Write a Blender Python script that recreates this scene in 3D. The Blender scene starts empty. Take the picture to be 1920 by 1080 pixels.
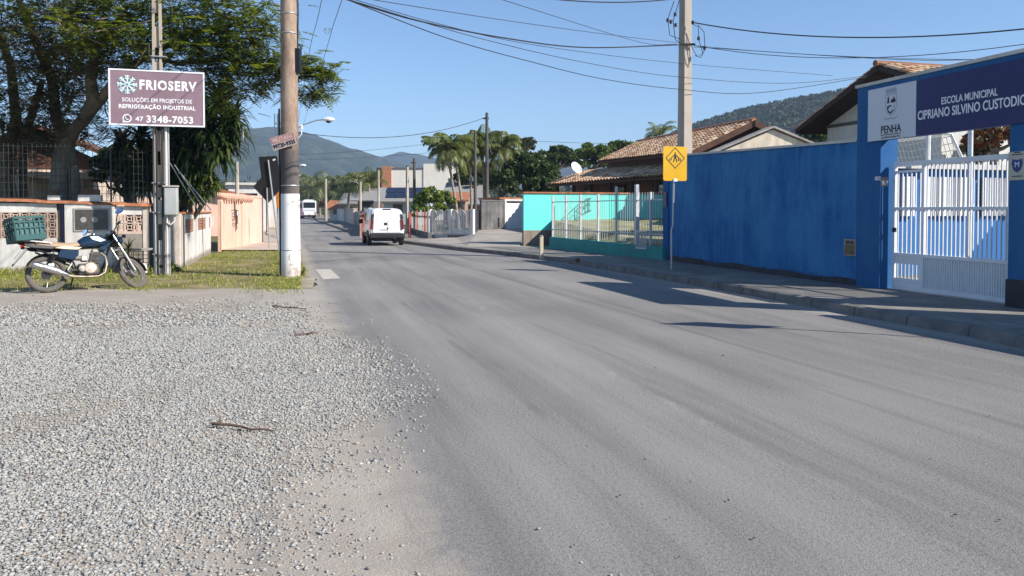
import bpy, bmesh, math, random
import numpy as np
from mathutils import Vector, Matrix, Euler
R = math.radians
random.seed(7)
rng = np.random.default_rng(7)
S = bpy.context.scene
COL = S.collection

# ------------------------------------------------------------------ camera
FOC, PITCH, CAMH, CPY = 1450.0, R(1.5), 1.55, 432.0
cd = bpy.data.cameras.new('camera')
cam = bpy.data.objects.new('camera', cd)
COL.objects.link(cam)
cam.location = (0, 0, CAMH)
cam.rotation_euler = (R(90) - PITCH, 0, 0)
cd.sensor_fit = 'HORIZONTAL'
cd.sensor_width = 36
cd.lens = 36 * FOC / 1920
cd.shift_y = (CPY - 540) / 1920
cd.clip_start, cd.clip_end = 0.1, 12000
S.camera = cam

# ------------------------------------------------------------------ sky, sun, exposure
SUNV = Vector((1.30, -0.56, 1.0)).normalized()
w = bpy.data.worlds.new('World')
S.world = w
w.use_nodes = True
nt = w.node_tree
bgn = nt.nodes['Background']
sky = nt.nodes.new('ShaderNodeTexSky')
sky.sky_type = 'NISHITA'
sky.sun_disc = False
sky.sun_elevation = math.asin(SUNV.z)
sky.sun_rotation = math.atan2(SUNV.x, SUNV.y)
sky.air_density, sky.dust_density, sky.ozone_density = 1.0, 0.0, 6.0
sky.altitude = 0
nt.links.new(sky.outputs[0], bgn.inputs[0])
bgn.inputs[1].default_value = 0.108
ld = bpy.data.lights.new('sun', 'SUN')
ld.energy = 5.0
ld.angle = R(0.5)
ld.color = (1.0, 0.94, 0.86)
sun = bpy.data.objects.new('sun', ld)
COL.objects.link(sun)
sun.rotation_euler = SUNV.to_track_quat('Z', 'Y').to_euler()
S.view_settings.view_transform = 'Standard'
S.view_settings.look = 'None'
S.view_settings.gamma = 1
S.view_settings.exposure = 0.65
S.cycles.max_bounces = 6
S.cycles.diffuse_bounces = 3
S.cycles.transparent_max_bounces = 8

# ------------------------------------------------------------------ measuring helpers: a point of the street from where it is seen
def ray(px, py):
    x = (px - 960) / FOC
    v = (CPY - py) / FOC
    return (x, math.cos(PITCH) + v * math.sin(PITCH), -math.sin(PITCH) + v * math.cos(PITCH))
def G(px, py, z=0.0):
    r = ray(px, py)
    t = (z - CAMH) / r[2]
    return (r[0] * t, r[1] * t)
def AT(px, py, Y):
    r = ray(px, py)
    t = Y / r[1]
    return Vector((r[0] * t, Y, CAMH + r[2] * t))
U = Vector((-0.28, 0.96, 0)).normalized()      # along the road, away
N = Vector((0.96, 0.28, 0)).normalized()       # across the road, to the right
ANG = math.atan2(U.y, U.x)                      # local x axis runs along the road

# ------------------------------------------------------------------ mesh helpers
class MB:
    def __init__(s):
        s.v, s.f = [], []
    def add(s, vs, fs):
        o = len(s.v)
        s.v += [tuple(p) for p in vs]
        s.f += [tuple(i + o for i in f) for f in fs]
        return s
    def bx(s, x0, x1, y0, y1, z0, z1, M=None):
        vs = [Vector((x, y, z)) for z in (z0, z1) for y in (y0, y1) for x in (x0, x1)]
        if M is not None:
            vs = [M @ p for p in vs]
        return s.add(vs, [(0, 2, 3, 1), (4, 5, 7, 6), (0, 1, 5, 4), (2, 6, 7, 3), (0, 4, 6, 2), (1, 3, 7, 5)])
    def quad(s, a, b, c, d):
        return s.add([a, b, c, d], [(0, 1, 2, 3)])
    def poly(s, ps):
        return s.add(ps, [tuple(range(len(ps)))])
    def slab(s, ps, t):
        """a flat polygon with thickness t downwards along its normal"""
        ps = [Vector(p) for p in ps]
        n = (ps[1] - ps[0]).cross(ps[2] - ps[0]).normalized()
        if n.z < -.3:
            n = -n
        k = len(ps)
        vs = ps + [p - n * t for p in ps]
        fs = [tuple(range(k)), tuple(reversed(range(k, 2 * k)))]
        for i in range(k):
            j = (i + 1) % k
            fs.append((i, i + k, j + k, j))
        return s.add(vs, fs)
    def ext(s, poly, plane, a, b):
        """extrude a 2d outline"""
        def P(u, v, w):
            return {'xz': (u, w, v), 'xy': (u, v, w), 'yz': (w, u, v)}[plane]
        k = len(poly)
        vs = [P(u, v, a) for u, v in poly] + [P(u, v, b) for u, v in poly]
        fs = [tuple(range(k)), tuple(reversed(range(k, 2 * k)))]
        for i in range(k):
            j = (i + 1) % k
            fs.append((i, i + k, j + k, j))
        return s.add(vs, fs)
    def tube(s, pts, r, n=8, cap=True, flat=1.0):
        pts = [Vector(p) for p in pts]
        if not isinstance(r, (list, tuple)):
            r = [r] * len(pts)
        o = len(s.v)
        up = Vector((0, 0, 1))
        prev = None
        for i, p in enumerate(pts):
            t = (pts[min(i + 1, len(pts) - 1)] - pts[max(i - 1, 0)])
            if t.length < 1e-9:
                t = Vector((0, 0, 1))
            t.normalize()
            if prev is None:
                a = t.cross(up)
                if a.length < 0.05:
                    a = t.cross(Vector((1, 0, 0)))
            else:
                a = prev - t * prev.dot(t)
            a.normalize()
            b = t.cross(a)
            prev = a
            for k in range(n):
                th = 2 * math.pi * k / n
                s.v.append(tuple(p + a * (math.cos(th) * r[i]) + b * (math.sin(th) * r[i] * flat)))
        for i in range(len(pts) - 1):
            for k in range(n):
                k2 = (k + 1) % n
                s.f.append((o + i * n + k, o + i * n + k2, o + (i + 1) * n + k2, o + (i + 1) * n + k))
        if cap:
            s.f.append(tuple(o + k for k in reversed(range(n))))
            e = o + (len(pts) - 1) * n
            s.f.append(tuple(e + k for k in range(n)))
        return s
    def cyl(s, p0, p1, r0, r1=None, n=12):
        return s.tube([p0, p1], [r0, r0 if r1 is None else r1], n)
    def lathe(s, prof, c=(0, 0, 0), axis='z', n=24, closed=False):
        """prof: list of (radius, height)"""
        o = len(s.v)
        c = Vector(c)
        for rr, h in prof:
            for k in range(n):
                th = 2 * math.pi * k / n
                a, b = rr * math.cos(th), rr * math.sin(th)
                p = {'z': (a, b, h), 'y': (a, h, b), 'x': (h, a, b)}[axis]
                s.v.append(tuple(c + Vector(p)))
        m = len(prof)
        rngm = range(m) if closed else range(m - 1)
        for i in rngm:
            i2 = (i + 1) % m
            for k in range(n):
                k2 = (k + 1) % n
                s.f.append((o + i * n + k, o + i * n + k2, o + i2 * n + k2, o + i2 * n + k))
        if not closed:
            s.f.append(tuple(o + k for k in reversed(range(n))))
            s.f.append(tuple(o + (m - 1) * n + k for k in range(n)))
        return s
    def torus(s, c, Rr, r, axis='y', n=36, m=10, sx=1.0):
        prof = [(Rr + r * math.cos(2 * math.pi * k / m), r * sx * math.sin(2 * math.pi * k / m)) for k in range(m)]
        return s.lathe(prof, c, axis, n, closed=True)
    def loft(s, rings, cap=True):
        o = len(s.v)
        k = len(rings[0])
        for rg in rings:
            s.v += [tuple(p) for p in rg]
        for i in range(len(rings) - 1):
            for a in range(k):
                b = (a + 1) % k
                s.f.append((o + i * k + a, o + i * k + b, o + (i + 1) * k + b, o + (i + 1) * k + a))
        if cap:
            s.f.append(tuple(o + a for a in reversed(range(k))))
            s.f.append(tuple(o + (len(rings) - 1) * k + a for a in range(k)))
        return s
    def xf(s, M):
        s.v = [tuple(M @ Vector(p)) for p in s.v]
        return s
    def build(s, name, m, parent=None, smooth=None, bevel=0, fix=True, bseg=2):
        me = bpy.data.meshes.new(name)
        me.from_pydata(s.v, [], s.f)
        if fix:
            b = bmesh.new()
            b.from_mesh(me)
            bmesh.ops.recalc_face_normals(b, faces=b.faces)
            b.to_mesh(me)
            b.free()
        if smooth is not None:
            me.polygons.foreach_set('use_smooth', [True] * len(me.polygons))
            me.set_sharp_from_angle(angle=R(smooth))
        me.materials.append(m)
        o = bpy.data.objects.new(name, me)
        COL.objects.link(o)
        if parent is not None:
            o.parent = parent
        if bevel:
            md = o.modifiers.new('bevel', 'BEVEL')
            md.width, md.segments, md.limit_method = bevel, bseg, 'ANGLE'
            md.angle_limit = R(40)
        return o

def np_mesh(name, V, F, m, parent=None):
    """quads or tris from numpy arrays"""
    V = np.asarray(V, dtype=np.float32)
    F = np.asarray(F, dtype=np.int32)
    k = F.shape[1]
    me = bpy.data.meshes.new(name)
    me.vertices.add(len(V))
    me.vertices.foreach_set('co', V.ravel())
    me.loops.add(F.size)
    me.loops.foreach_set('vertex_index', F.ravel())
    me.polygons.add(len(F))
    me.polygons.foreach_set('loop_start', np.arange(0, F.size, k, dtype=np.int32))
    me.update(calc_edges=True)
    me.validate()
    me.materials.append(m)
    o = bpy.data.objects.new(name, me)
    COL.objects.link(o)
    if parent is not None:
        o.parent = parent
    return o

def tag(o, label, cat, group=None):
    o['label'] = label
    o['category'] = cat
    if group:
        o['group'] = group
    return o
def thing(name, label, cat, loc=(0, 0, 0), rz=0.0, group=None):
    o = bpy.data.objects.new(name, None)
    COL.objects.link(o)
    o.empty_display_size = 0.2
    o.location = loc
    o.rotation_euler = (0, 0, rz)
    return tag(o, label, cat, group)
def struct(o, kind='structure'):
    o['kind'] = kind
    return o
def dup(root, loc, rz, label=None, scale=None):
    def rec(o, par):
        c = o.copy()
        COL.objects.link(c)
        c.parent = par
        for ch in list(o.children):
            rec(ch, c)
        return c
    r = rec(root, None)
    r.location = loc
    r.rotation_euler = (0, 0, rz)
    if label:
        r['label'] = label
    if scale:
        r.scale = (scale,) * 3
    return r

def text(s, size, m, parent, M, extr=0.002, bold=0.0, align='CENTER', width=None, name='lettering', space=1.0):
    """real raised letters as a mesh; M places text x/y/normal"""
    c = bpy.data.curves.new('t', 'FONT')
    c.body = s
    c.size = size
    c.extrude = extr
    c.offset = bold
    c.align_x = align
    c.align_y = 'CENTER'
    c.space_character = space
    c.resolution_u = 3
    o = bpy.data.objects.new('t', c)
    COL.objects.link(o)
    dg = bpy.context.evaluated_depsgraph_get()
    dg.update()
    me = bpy.data.meshes.new_from_object(o.evaluated_get(dg))
    bpy.data.objects.remove(o)
    bpy.data.curves.remove(c)
    co = np.empty(len(me.vertices) * 3)
    me.vertices.foreach_get('co', co)
    co = co.reshape(-1, 3)
    if width is not None:
        k = width / (co[:, 0].max() - co[:, 0].min())
        co[:, 0] *= k
    me.vertices.foreach_set('co', co.ravel())
    me.transform(M)
    me.materials.clear()
    me.materials.append(m)
    o = bpy.data.objects.new(name, me)
    COL.objects.link(o)
    o.parent = parent
    return o
def basis(o, x, y):
    """matrix with text x axis, y axis and origin"""
    x, y = Vector(x).normalized(), Vector(y).normalized()
    z = x.cross(y)
    M = Matrix((x, y, z)).transposed().to_4x4()
    M.translation = Vector(o)
    return M

# ------------------------------------------------------------------ materials
def srgb(r, g, b):
    f = lambda c: (c / 255 / 12.92) if c / 255 <= 0.04045 else ((c / 255 + 0.055) / 1.055) ** 2.4
    return (f(r), f(g), f(b))
class NT:
    def __init__(s, name):
        s.m = bpy.data.materials.new(name)
        s.m.use_nodes = True
        s.t = s.m.node_tree
        s.b = s.t.nodes['Principled BSDF']
        s.out = s.t.nodes['Material Output']
        s.tc = s.t.nodes.new('ShaderNodeTexCoord')
    def n(s, typ, **kw):
        o = s.t.nodes.new(typ)
        for k, v in kw.items():
            setattr(o, k, v)
        return o
    def l(s, a, b):
        s.t.links.new(a, b)
    def noise(s, scale, detail=4, rough=0.6, vec=None, stretch=None):
        n = s.n('ShaderNodeTexNoise')
        n.inputs['Scale'].default_value = scale
        n.inputs['Detail'].default_value = detail
        n.inputs['Roughness'].default_value = rough
        src = vec if vec is not None else s.tc.outputs['Object']
        if stretch:
            mp = s.n('ShaderNodeMapping')
            mp.inputs['Scale'].default_value = stretch
            s.l(src, mp.inputs['Vector'])
            src = mp.outputs[0]
        s.l(src, n.inputs['Vector'])
        return n.outputs['Fac']
    def ramp(s, fac, stops, mode='LINEAR'):
        r = s.n('ShaderNodeValToRGB')
        r.color_ramp.interpolation = mode
        e = r.color_ramp.elements
        while len(e) < len(stops):
            e.new(0.5)
        for i, (p, c) in enumerate(stops):
            e[i].position = p
            e[i].color = (c, c, c, 1) if isinstance(c, (int, float)) else (*c, 1)
        s.l(fac, r.inputs[0])
        return r.outputs[0]
    def mix(s, fac, a, b, mode='MIX'):
        m = s.n('ShaderNodeMix', data_type='RGBA', blend_type=mode)
        for sock, val in ((m.inputs[0], fac), (m.inputs[6], a), (m.inputs[7], b)):
            if isinstance(val, (int, float)):
                sock.default_value = val
            elif isinstance(val, (tuple, list)):
                sock.default_value = (*val[:3], 1)
            else:
                s.l(val, sock)
        return m.outputs[2]
    def math(s, op, a, b=None, c=None, clamp=False):
        m = s.n('ShaderNodeMath', operation=op, use_clamp=clamp)
        for i, val in enumerate((a, b, c)):
            if val is None:
                continue
            if isinstance(val, (int, float)):
                m.inputs[i].default_value = val
            else:
                s.l(val, m.inputs[i])
        return m.outputs[0]
    def bump(s, h, strength=0.3, dist=0.02):
        b = s.n('ShaderNodeBump')
        b.inputs['Strength'].default_value = strength
        b.inputs['Distance'].default_value = dist
        s.l(h, b.inputs['Height'])
        s.l(b.outputs[0], s.b.inputs['Normal'])
    def col(s, c):
        if isinstance(c, tuple):
            s.b.inputs['Base Color'].default_value = (*c, 1)
        else:
            s.l(c, s.b.inputs['Base Color'])
    def set(s, rough=0.7, metal=0.0, spec=0.4):
        s.b.inputs['Roughness'].default_value = rough
        s.b.inputs['Metallic'].default_value = metal
        s.b.inputs['Specular IOR Level'].default_value = spec
        return s.m

def M_basic(name, c, rough=0.6, metal=0.0, var=0.15, scale=3.0, spec=0.4, bump=0.0, bscale=40, c2=None, stretch=None):
    """a plain surface with uneven colour and a little relief"""
    k = NT(name)
    c2 = c2 or tuple(x * (1 - var * 2) for x in c)
    f = k.noise(scale, 6, 0.65, stretch=stretch)
    k.col(k.ramp(f, [(0.3, c2), (0.62, c)]))
    if bump:
        k.bump(k.noise(bscale, 4, 0.6), bump, 0.01)
    return k.set(rough, metal, spec)

def M_leaf(name, cols, rough=0.45, trans=0.35):
    k = NT(name)
    g = k.n('ShaderNodeNewGeometry')
    cols = cols if len(cols) > 1 else cols * 2
    stops = [((i + 0.5) / len(cols), c) for i, c in enumerate(cols)]
    c = k.ramp(g.outputs['Random Per Island'], stops)
    k.col(c)
    k.set(rough, 0, 0.35)
    tr = k.n('ShaderNodeBsdfTranslucent')
    k.l(k.mix(1.0, c, (1.0, 1.05, 0.55), 'MULTIPLY'), tr.inputs['Color'])
    mx = k.n('ShaderNodeMixShader')
    mx.inputs[0].default_value = trans
    k.l(k.b.outputs[0], mx.inputs[1])
    k.l(tr.outputs[0], mx.inputs[2])
    k.l(mx.outputs[0], k.out.inputs[0])
    return k.m

def M_wall(name, c, stain, rough=0.85, amount=0.6, streak=True, bump=0.25, base=None):
    """painted render with rain streaks and blotches"""
    k = NT(name)
    f1 = k.noise(0.9, 6, 0.7, stretch=(1, 1, 0.6))
    f2 = k.noise(5.0, 6, 0.7, stretch=(1, 1, 0.12))
    m = k.ramp(f1, [(0.38, 0.0), (0.62, amount)])
    cc = k.mix(m, c, stain)
    if streak:
        m2 = k.ramp(f2, [(0.46, 0.0), (0.68, amount * 0.8)])
        cc = k.mix(m2, cc, stain)
    f3 = k.noise(30, 3, 0.6)
    cc = k.mix(k.ramp(f3, [(0.3, 0.0), (0.8, 0.25)]), cc, tuple(x * 0.7 for x in c))
    if base:
        sp = k.n('ShaderNodeSeparateXYZ')
        k.l(k.tc.outputs['Object'], sp.inputs[0])
        hh = k.math('ADD', sp.outputs[2], k.math('MULTIPLY', k.noise(3, 5, 0.7), base[1]))
        cc = k.mix(k.ramp(hh, [(base[2], 1.0), (base[2] + 0.12, 0.0)]), cc, base[0])
    k.col(cc)
    k.bump(k.noise(60, 5, 0.6), bump, 0.008)
    return k.set(rough, 0, 0.25)

WHITE = M_basic('white_paint', (0.78, 0.77, 0.74), 0.5, var=0.06)
WHITEMETAL = M_basic('white_metal', (0.75, 0.76, 0.78), 0.4, var=0.05, scale=6)
CONC = M_basic('concrete', (0.40, 0.37, 0.33), 0.9, var=0.16, scale=2.2, bump=0.3)
CONCD = M_basic('dark_concrete', (0.17, 0.165, 0.16), 0.9, var=0.25, scale=1.5, bump=0.3)
STEEL = M_basic('galvanised_steel', (0.45, 0.46, 0.47), 0.45, 0.6, var=0.1)
DSTEEL = M_basic('dark_steel', (0.06, 0.06, 0.065), 0.5, 0.4, var=0.1)
BLACK = M_basic('black_plastic', (0.012, 0.012, 0.013), 0.45, var=0.1)
RUBBER = M_basic('rubber', (0.03, 0.028, 0.027), 0.8, var=0.15, scale=20)
CABLE = M_basic('cable_black', (0.02, 0.02, 0.022), 0.6, var=0.1)
CHROME = M_basic('chrome', (0.5, 0.49, 0.48), 0.32, 1.0, var=0.06, scale=9)
GLASS = M_basic('dark_glass', (0.02, 0.025, 0.03), 0.06, var=0.02, spec=0.7)
RUST = M_basic('rusty_iron', (0.14, 0.07, 0.04), 0.8, var=0.25, scale=8)
BARK = M_basic('bark', (0.20, 0.165, 0.125), 0.95, var=0.3, scale=4, bump=0.8, bscale=14)
TERRA = M_basic('terracotta', (0.43, 0.165, 0.075), 0.85, var=0.25, scale=5, bump=0.3)
LETTER = M_basic('white_letters', (0.8, 0.8, 0.82), 0.5, var=0.02)
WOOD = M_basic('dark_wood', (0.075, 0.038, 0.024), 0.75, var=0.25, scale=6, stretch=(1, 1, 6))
# ================================================================== THE SETTING
def np_noise(x, y, scale, seed=0, octv=3):
    """cheap value noise for scattering"""
    out = np.zeros_like(x)
    amp, tot = 1.0, 0.0
    for o in range(octv):
        X, Y = x * scale + seed * 17.3, y * scale + seed * 9.1
        xi, yi = np.floor(X), np.floor(Y)
        fx, fy = X - xi, Y - yi
        fx, fy = fx * fx * (3 - 2 * fx), fy * fy * (3 - 2 * fy)
        h = lambda a, b: np.modf(np.abs(np.sin(a * 127.1 + b * 311.7 + seed * 7.7 + o * 3.1) * 43758.5453))[0]
        v = (h(xi, yi) * (1 - fx) + h(xi + 1, yi) * fx) * (1 - fy) + (h(xi, yi + 1) * (1 - fx) + h(xi + 1, yi + 1) * fx) * fy
        out += v * amp
        tot += amp
        amp *= 0.5
        scale *= 2.03
    return out / tot

def pos_xyz(k):
    g = k.n('ShaderNodeNewGeometry')
    sp = k.n('ShaderNodeSeparateXYZ')
    k.l(g.outputs['Position'], sp.inputs[0])
    return g.outputs['Position'], sp.outputs[0], sp.outputs[1], sp.outputs[2]

# ---- far ground
k = NT('ground_earth')
k.col(k.ramp(k.noise(0.05, 8, 0.7), [(0.3, (0.07, 0.085, 0.03)), (0.5, (0.13, 0.13, 0.055)), (0.7, (0.2, 0.17, 0.11))]))
GROUND = k.set(0.95, 0, 0.1)
m = MB()
m.poly([(6000 * math.cos(i * math.pi / 24), 6000 * math.sin(i * math.pi / 24), -0.02) for i in range(48)])
struct(m.build('ground', GROUND))

# ---- asphalt
def sand_colour(k, pos):
    c = k.ramp(k.noise(1.3, 7, 0.7, pos), [(0.3, (0.34, 0.295, 0.24)), (0.55, (0.43, 0.383, 0.318)), (0.75, (0.49, 0.445, 0.38))])
    return k.mix(k.ramp(k.noise(80, 3, 0.75, pos), [(0.4, 0.55), (0.58, 0.0)]), c, (0.22, 0.185, 0.155))
ROADL = [(3.8, -11), (2.36, -6), (.62, 0), (-.33, 3.24), (-4.6, 17.9), (-8.06, 29.56), (-10.6, 37), (-14.8, 47), (-22, 68), (-33, 107), (-46.5, 150), (-69, 220), (-114, 350)]
ROADR = [(11.7, -11), (10.1, -6), (8.25, 0), (5.72, 8.5), (5.57, 9.57), (5.09, 11.15), (4.29, 14.11), (3.55, 16.6), (2.05, 21.18), (1.29, 23.39), (-.37, 26.74), (-2.04, 29.56), (-4.92, 35.68), (-8.85, 47), (-12.2, 56.6), (-20.4, 84.8), (-27.2, 108), (-38.5, 150), (-60, 220), (-104, 350)]
def interp(pl, y):
    for (x0, y0), (x1, y1) in zip(pl, pl[1:]):
        if y <= y1:
            return x0 + (x1 - x0) * (y - y0) / (y1 - y0)
    return pl[-1][0]
def k_rot(k, pos):
    mp = k.n('ShaderNodeMapping')
    mp.inputs['Rotation'].default_value = (0, 0, -ANG)
    k.l(pos, mp.inputs['Vector'])
    return mp.outputs[0]
k = NT('asphalt')
pos, px_, py_, pz_ = pos_xyz(k)
u = k.math('MULTIPLY', k.math('ADD', px_, k.math('MULTIPLY_ADD', py_, 0.29, -0.62)), 0.96)
wob = k.math('MULTIPLY_ADD', k.noise(0.35, 4, 0.6, pos), 0.7, -0.35)
uw = k.math('ADD', u, wob)
base = k.ramp(k.noise(0.45, 6, 0.6, pos, stretch=(1, 0.35, 1)), [(0.3, (0.15, 0.142, 0.131)), (0.7, (0.225, 0.213, 0.195))])
# wheel tracks polished darker, lanes between them paler
trk = k.ramp(k.math('DIVIDE', uw, 8.0), [(0.0, 0.55), (0.14, 0.05), (0.19, 0.75), (0.28, 0.1), (0.40, 0.85), (0.50, 0.2), (0.58, 0.6), (0.66, 0.1), (0.78, 0.65), (0.9, 0.05)])
base = k.mix(k.math('MULTIPLY', trk, 0.75), base, (0.112, 0.110, 0.109))
# fine aggregate
agg = k.noise(110, 3, 0.75, pos)
agg2 = k.noise(42, 3, 0.7, pos)
base = k.mix(k.ramp(agg, [(0.42, 0.0), (0.62, 0.55)]), base, (0.34, 0.325, 0.305))
base = k.mix(k.ramp(agg2, [(0.36, 0.65), (0.5, 0.0)]), base, (0.09, 0.09, 0.09))
# worn centre line: only crumbs of paint left
ln = k.math('ABSOLUTE', k.math('SUBTRACT', u, 2.32))
lnm = k.math('MULTIPLY', k.ramp(ln, [(0.03, 1.0), (0.14, 0.0)]), k.ramp(k.noise(5, 6, 0.75, pos, stretch=(1, 0.4, 1)), [(0.52, 0.0), (0.66, 0.4)]))
base = k.mix(lnm, base, (0.38, 0.37, 0.345))
# a paving joint running along the lane
js = k.math('ABSOLUTE', k.math('SUBTRACT', k.math('ADD', u, k.math('MULTIPLY_ADD', k.noise(1.2, 2, 0.5, pos), 0.06, -0.03)), k.math('MULTIPLY_ADD', py_, -0.022, 4.55)))
base = k.mix(k.ramp(js, [(0.02, 0.65), (0.09, 0.0)]), base, (0.10, 0.10, 0.10))
js2 = k.math('ABSOLUTE', k.math('SUBTRACT', u, 1.25))
base = k.mix(k.math('MULTIPLY', k.ramp(js2, [(0.015, 0.5), (0.05, 0.0)]), k.ramp(k.noise(0.8, 3, 0.6, pos), [(0.5, 0.0), (0.6, 1.0)])), base, (0.09, 0.09, 0.09))
# sand blown over the left margin and along the kerb
sandn = k.noise(2.2, 7, 0.72, pos)
sm = k.math('ADD', k.math('MULTIPLY', u, -1.9), k.math('MULTIPLY_ADD', sandn, 1.5, -0.25))
smask = k.ramp(sm, [(0.1, 0.0), (0.38, 0.55), (0.8, 1.0)])
base = k.mix(smask, base, sand_colour(k, pos))
rm = k.math('ADD', k.math('MULTIPLY', k.math('SUBTRACT', u, 6.9), 1.6), sandn)
base = k.mix(k.ramp(rm, [(0.55, 0.0), (1.3, 0.6)]), base, (0.36, 0.32, 0.27))
pat = k.noise(0.18, 3, 0.5, pos)
base = k.mix(k.ramp(pat, [(0.42, 0.0), (0.66, 0.45)]), base, (0.33, 0.305, 0.28))
st_ = k.noise(1.6, 6, 0.7, k_rot(k, pos), stretch=(0.06, 1, 1))
base = k.mix(k.ramp(st_, [(0.5, 0.0), (0.72, 0.4)]), base, (0.36, 0.335, 0.31))
base = k.mix(k.ramp(st_, [(0.3, 0.65), (0.47, 0.0)]), base, (0.11, 0.108, 0.107))
k.col(base)
k.bump(k.math('ADD', agg, k.math('MULTIPLY', agg2, 1.2)), 0.55, 0.012)
ASPHALT = k.set(0.88, 0, 0.25)
m = MB()
ys = sorted(set([p[1] for p in ROADL] + [p[1] for p in ROADR] + [-8, 5, 12, 26, 33, 41] + [1.5 + .13 * i for i in range(150)]))
jag = {y: (random.uniform(-.035, .035) + .05 * math.sin(y * 2.3) + .04 * math.sin(y * 5.1 + 1)) if 1 < y < 21 else 0 for y in ys}
for y0, y1 in zip(ys, ys[1:]):
    a0, a1, b0, b1 = interp(ROADL, y0), interp(ROADL, y1), interp(ROADR, y0), interp(ROADR, y1)
    k0, k1 = [(jag[q] if q > 14.9 else -1.6) for q in (y0, y1)]
    m.quad((a0 + k0, y0, 0), (b0 + .02, y0, 0), (b1 + .02, y1, 0), (a1 + k1, y1, 0))
struct(m.build('road', ASPHALT))

# pale concrete patch by the verge
k = NT('patch_concrete')
k.col(k.ramp(k.noise(6, 5, 0.7), [(0.3, (0.36, 0.32, 0.28)), (0.7, (0.52, 0.48, 0.43))]))
m = MB()
m.poly([(*G(591, 505), .004), (*G(620, 505), .004), (*G(638, 522), .004), (*G(606, 524), .004)])
struct(m.build('road_patch', k.set(0.9)))

# ---- gravel yard: sandy earth below, real stones on top
k = NT('sandy_earth')
pos, px_, py_, pz_ = pos_xyz(k)
f = k.noise(1.3, 7, 0.7, pos)
c = sand_colour(k, pos)
gv = k.n('ShaderNodeTexVoronoi')
gv.inputs['Scale'].default_value = 42
k.l(pos, gv.inputs['Vector'])
c = k.mix(k.ramp(gv.outputs['Distance'], [(0.3, 0.0), (0.7, 0.35)]), c, (0.16, 0.14, 0.12))
k.col(c)
k.bump(k.math('ADD', k.noise(60, 6, 0.75, pos), k.math('MULTIPLY', gv.outputs['Distance'], .4)), 0.3, 0.012)
EARTH = k.set(0.95, 0, 0.15)
m = MB()
m.poly([(5.5, -11, -.0026), (4.0, -5.8, -.0026), (2.2, 0, -.0026), (1.2, 3.24, -.0026), (-2.4, 15.5, -.0026), (-40, 15.0, -.0026), (-40, -11, -.0026)])
struct(m.build('gravel_yard', EARTH))

def stones(name, n, x0, x1, y0, y1, smin, smax, maskfn, mat, fine=True):
    x = rng.uniform(x0, x1, n)
    y = rng.uniform(y0, y1, n)
    keep = rng.random(n) < maskfn(x, y)
    x, y = x[keep], y[keep]
    n = len(x)
    bmm = bmesh.new()
    bmesh.ops.create_icosphere(bmm, subdivisions=1, radius=1)
    bv = np.array([v.co[:] for v in bmm.verts])
    bf = np.array([[v.index for v in f.verts] for f in bmm.faces])
    bmm.free()
    if not fine:
        bv = np.array([(1, 0, 0), (-1, 0, 0), (0, 1, 0), (0, -1, 0), (0, 0, 1), (0, 0, -1)], float) * 1.15
        bf = np.array([(0, 2, 4), (2, 1, 4), (1, 3, 4), (3, 0, 4), (2, 0, 5), (1, 2, 5), (3, 1, 5), (0, 3, 5)])
    s = rng.uniform(smin, smax, n) * rng.choice([0.5, 0.7, 0.9, 1.0, 1.1, 1.1, 1.35], n)
    sc = np.stack([s * rng.uniform(.75, 1.35, n), s * rng.uniform(.6, 1.0, n), s * rng.uniform(.35, .65, n)], 1)
    V = (bv[None] * (1 + rng.uniform(-.38, .38, (n, len(bv), 1))) + rng.uniform(-.22, .22, (n, len(bv), 3))) * sc[:, None, :]
    a, t = rng.uniform(0, 6.283, n), rng.uniform(-.5, .5, n)
    ca, sa, ct, st = np.cos(a)[:, None], np.sin(a)[:, None], np.cos(t)[:, None], np.sin(t)[:, None]
    X, Y, Z = V[..., 0], V[..., 1], V[..., 2]
    X, Z = X * ct - Z * st, X * st + Z * ct
    X, Y = X * ca - Y * sa, X * sa + Y * ca
    z0 = sc[:, 2] * rng.uniform(.25, .9, n)
    V = np.stack([X + x[:, None], Y + y[:, None], Z + z0[:, None]], 2).reshape(-1, 3)
    F = (bf[None] + (np.arange(n) * len(bv))[:, None, None]).reshape(-1, 3)
    return V, F
k = NT('gravel_stone')
g = k.n('ShaderNodeNewGeometry')
c = k.ramp(g.outputs['Random Per Island'], [(0.0, (0.17, 0.165, 0.155)), (0.22, (0.26, 0.257, 0.24)), (0.55, (0.335, 0.332, 0.312)), (0.8, (0.39, 0.382, 0.36)), (0.9, (0.35, 0.295, 0.235)), (1.0, (0.44, 0.43, 0.40))])
k.col(c)
STONE = k.set(0.85, 0, 0.2)
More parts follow.
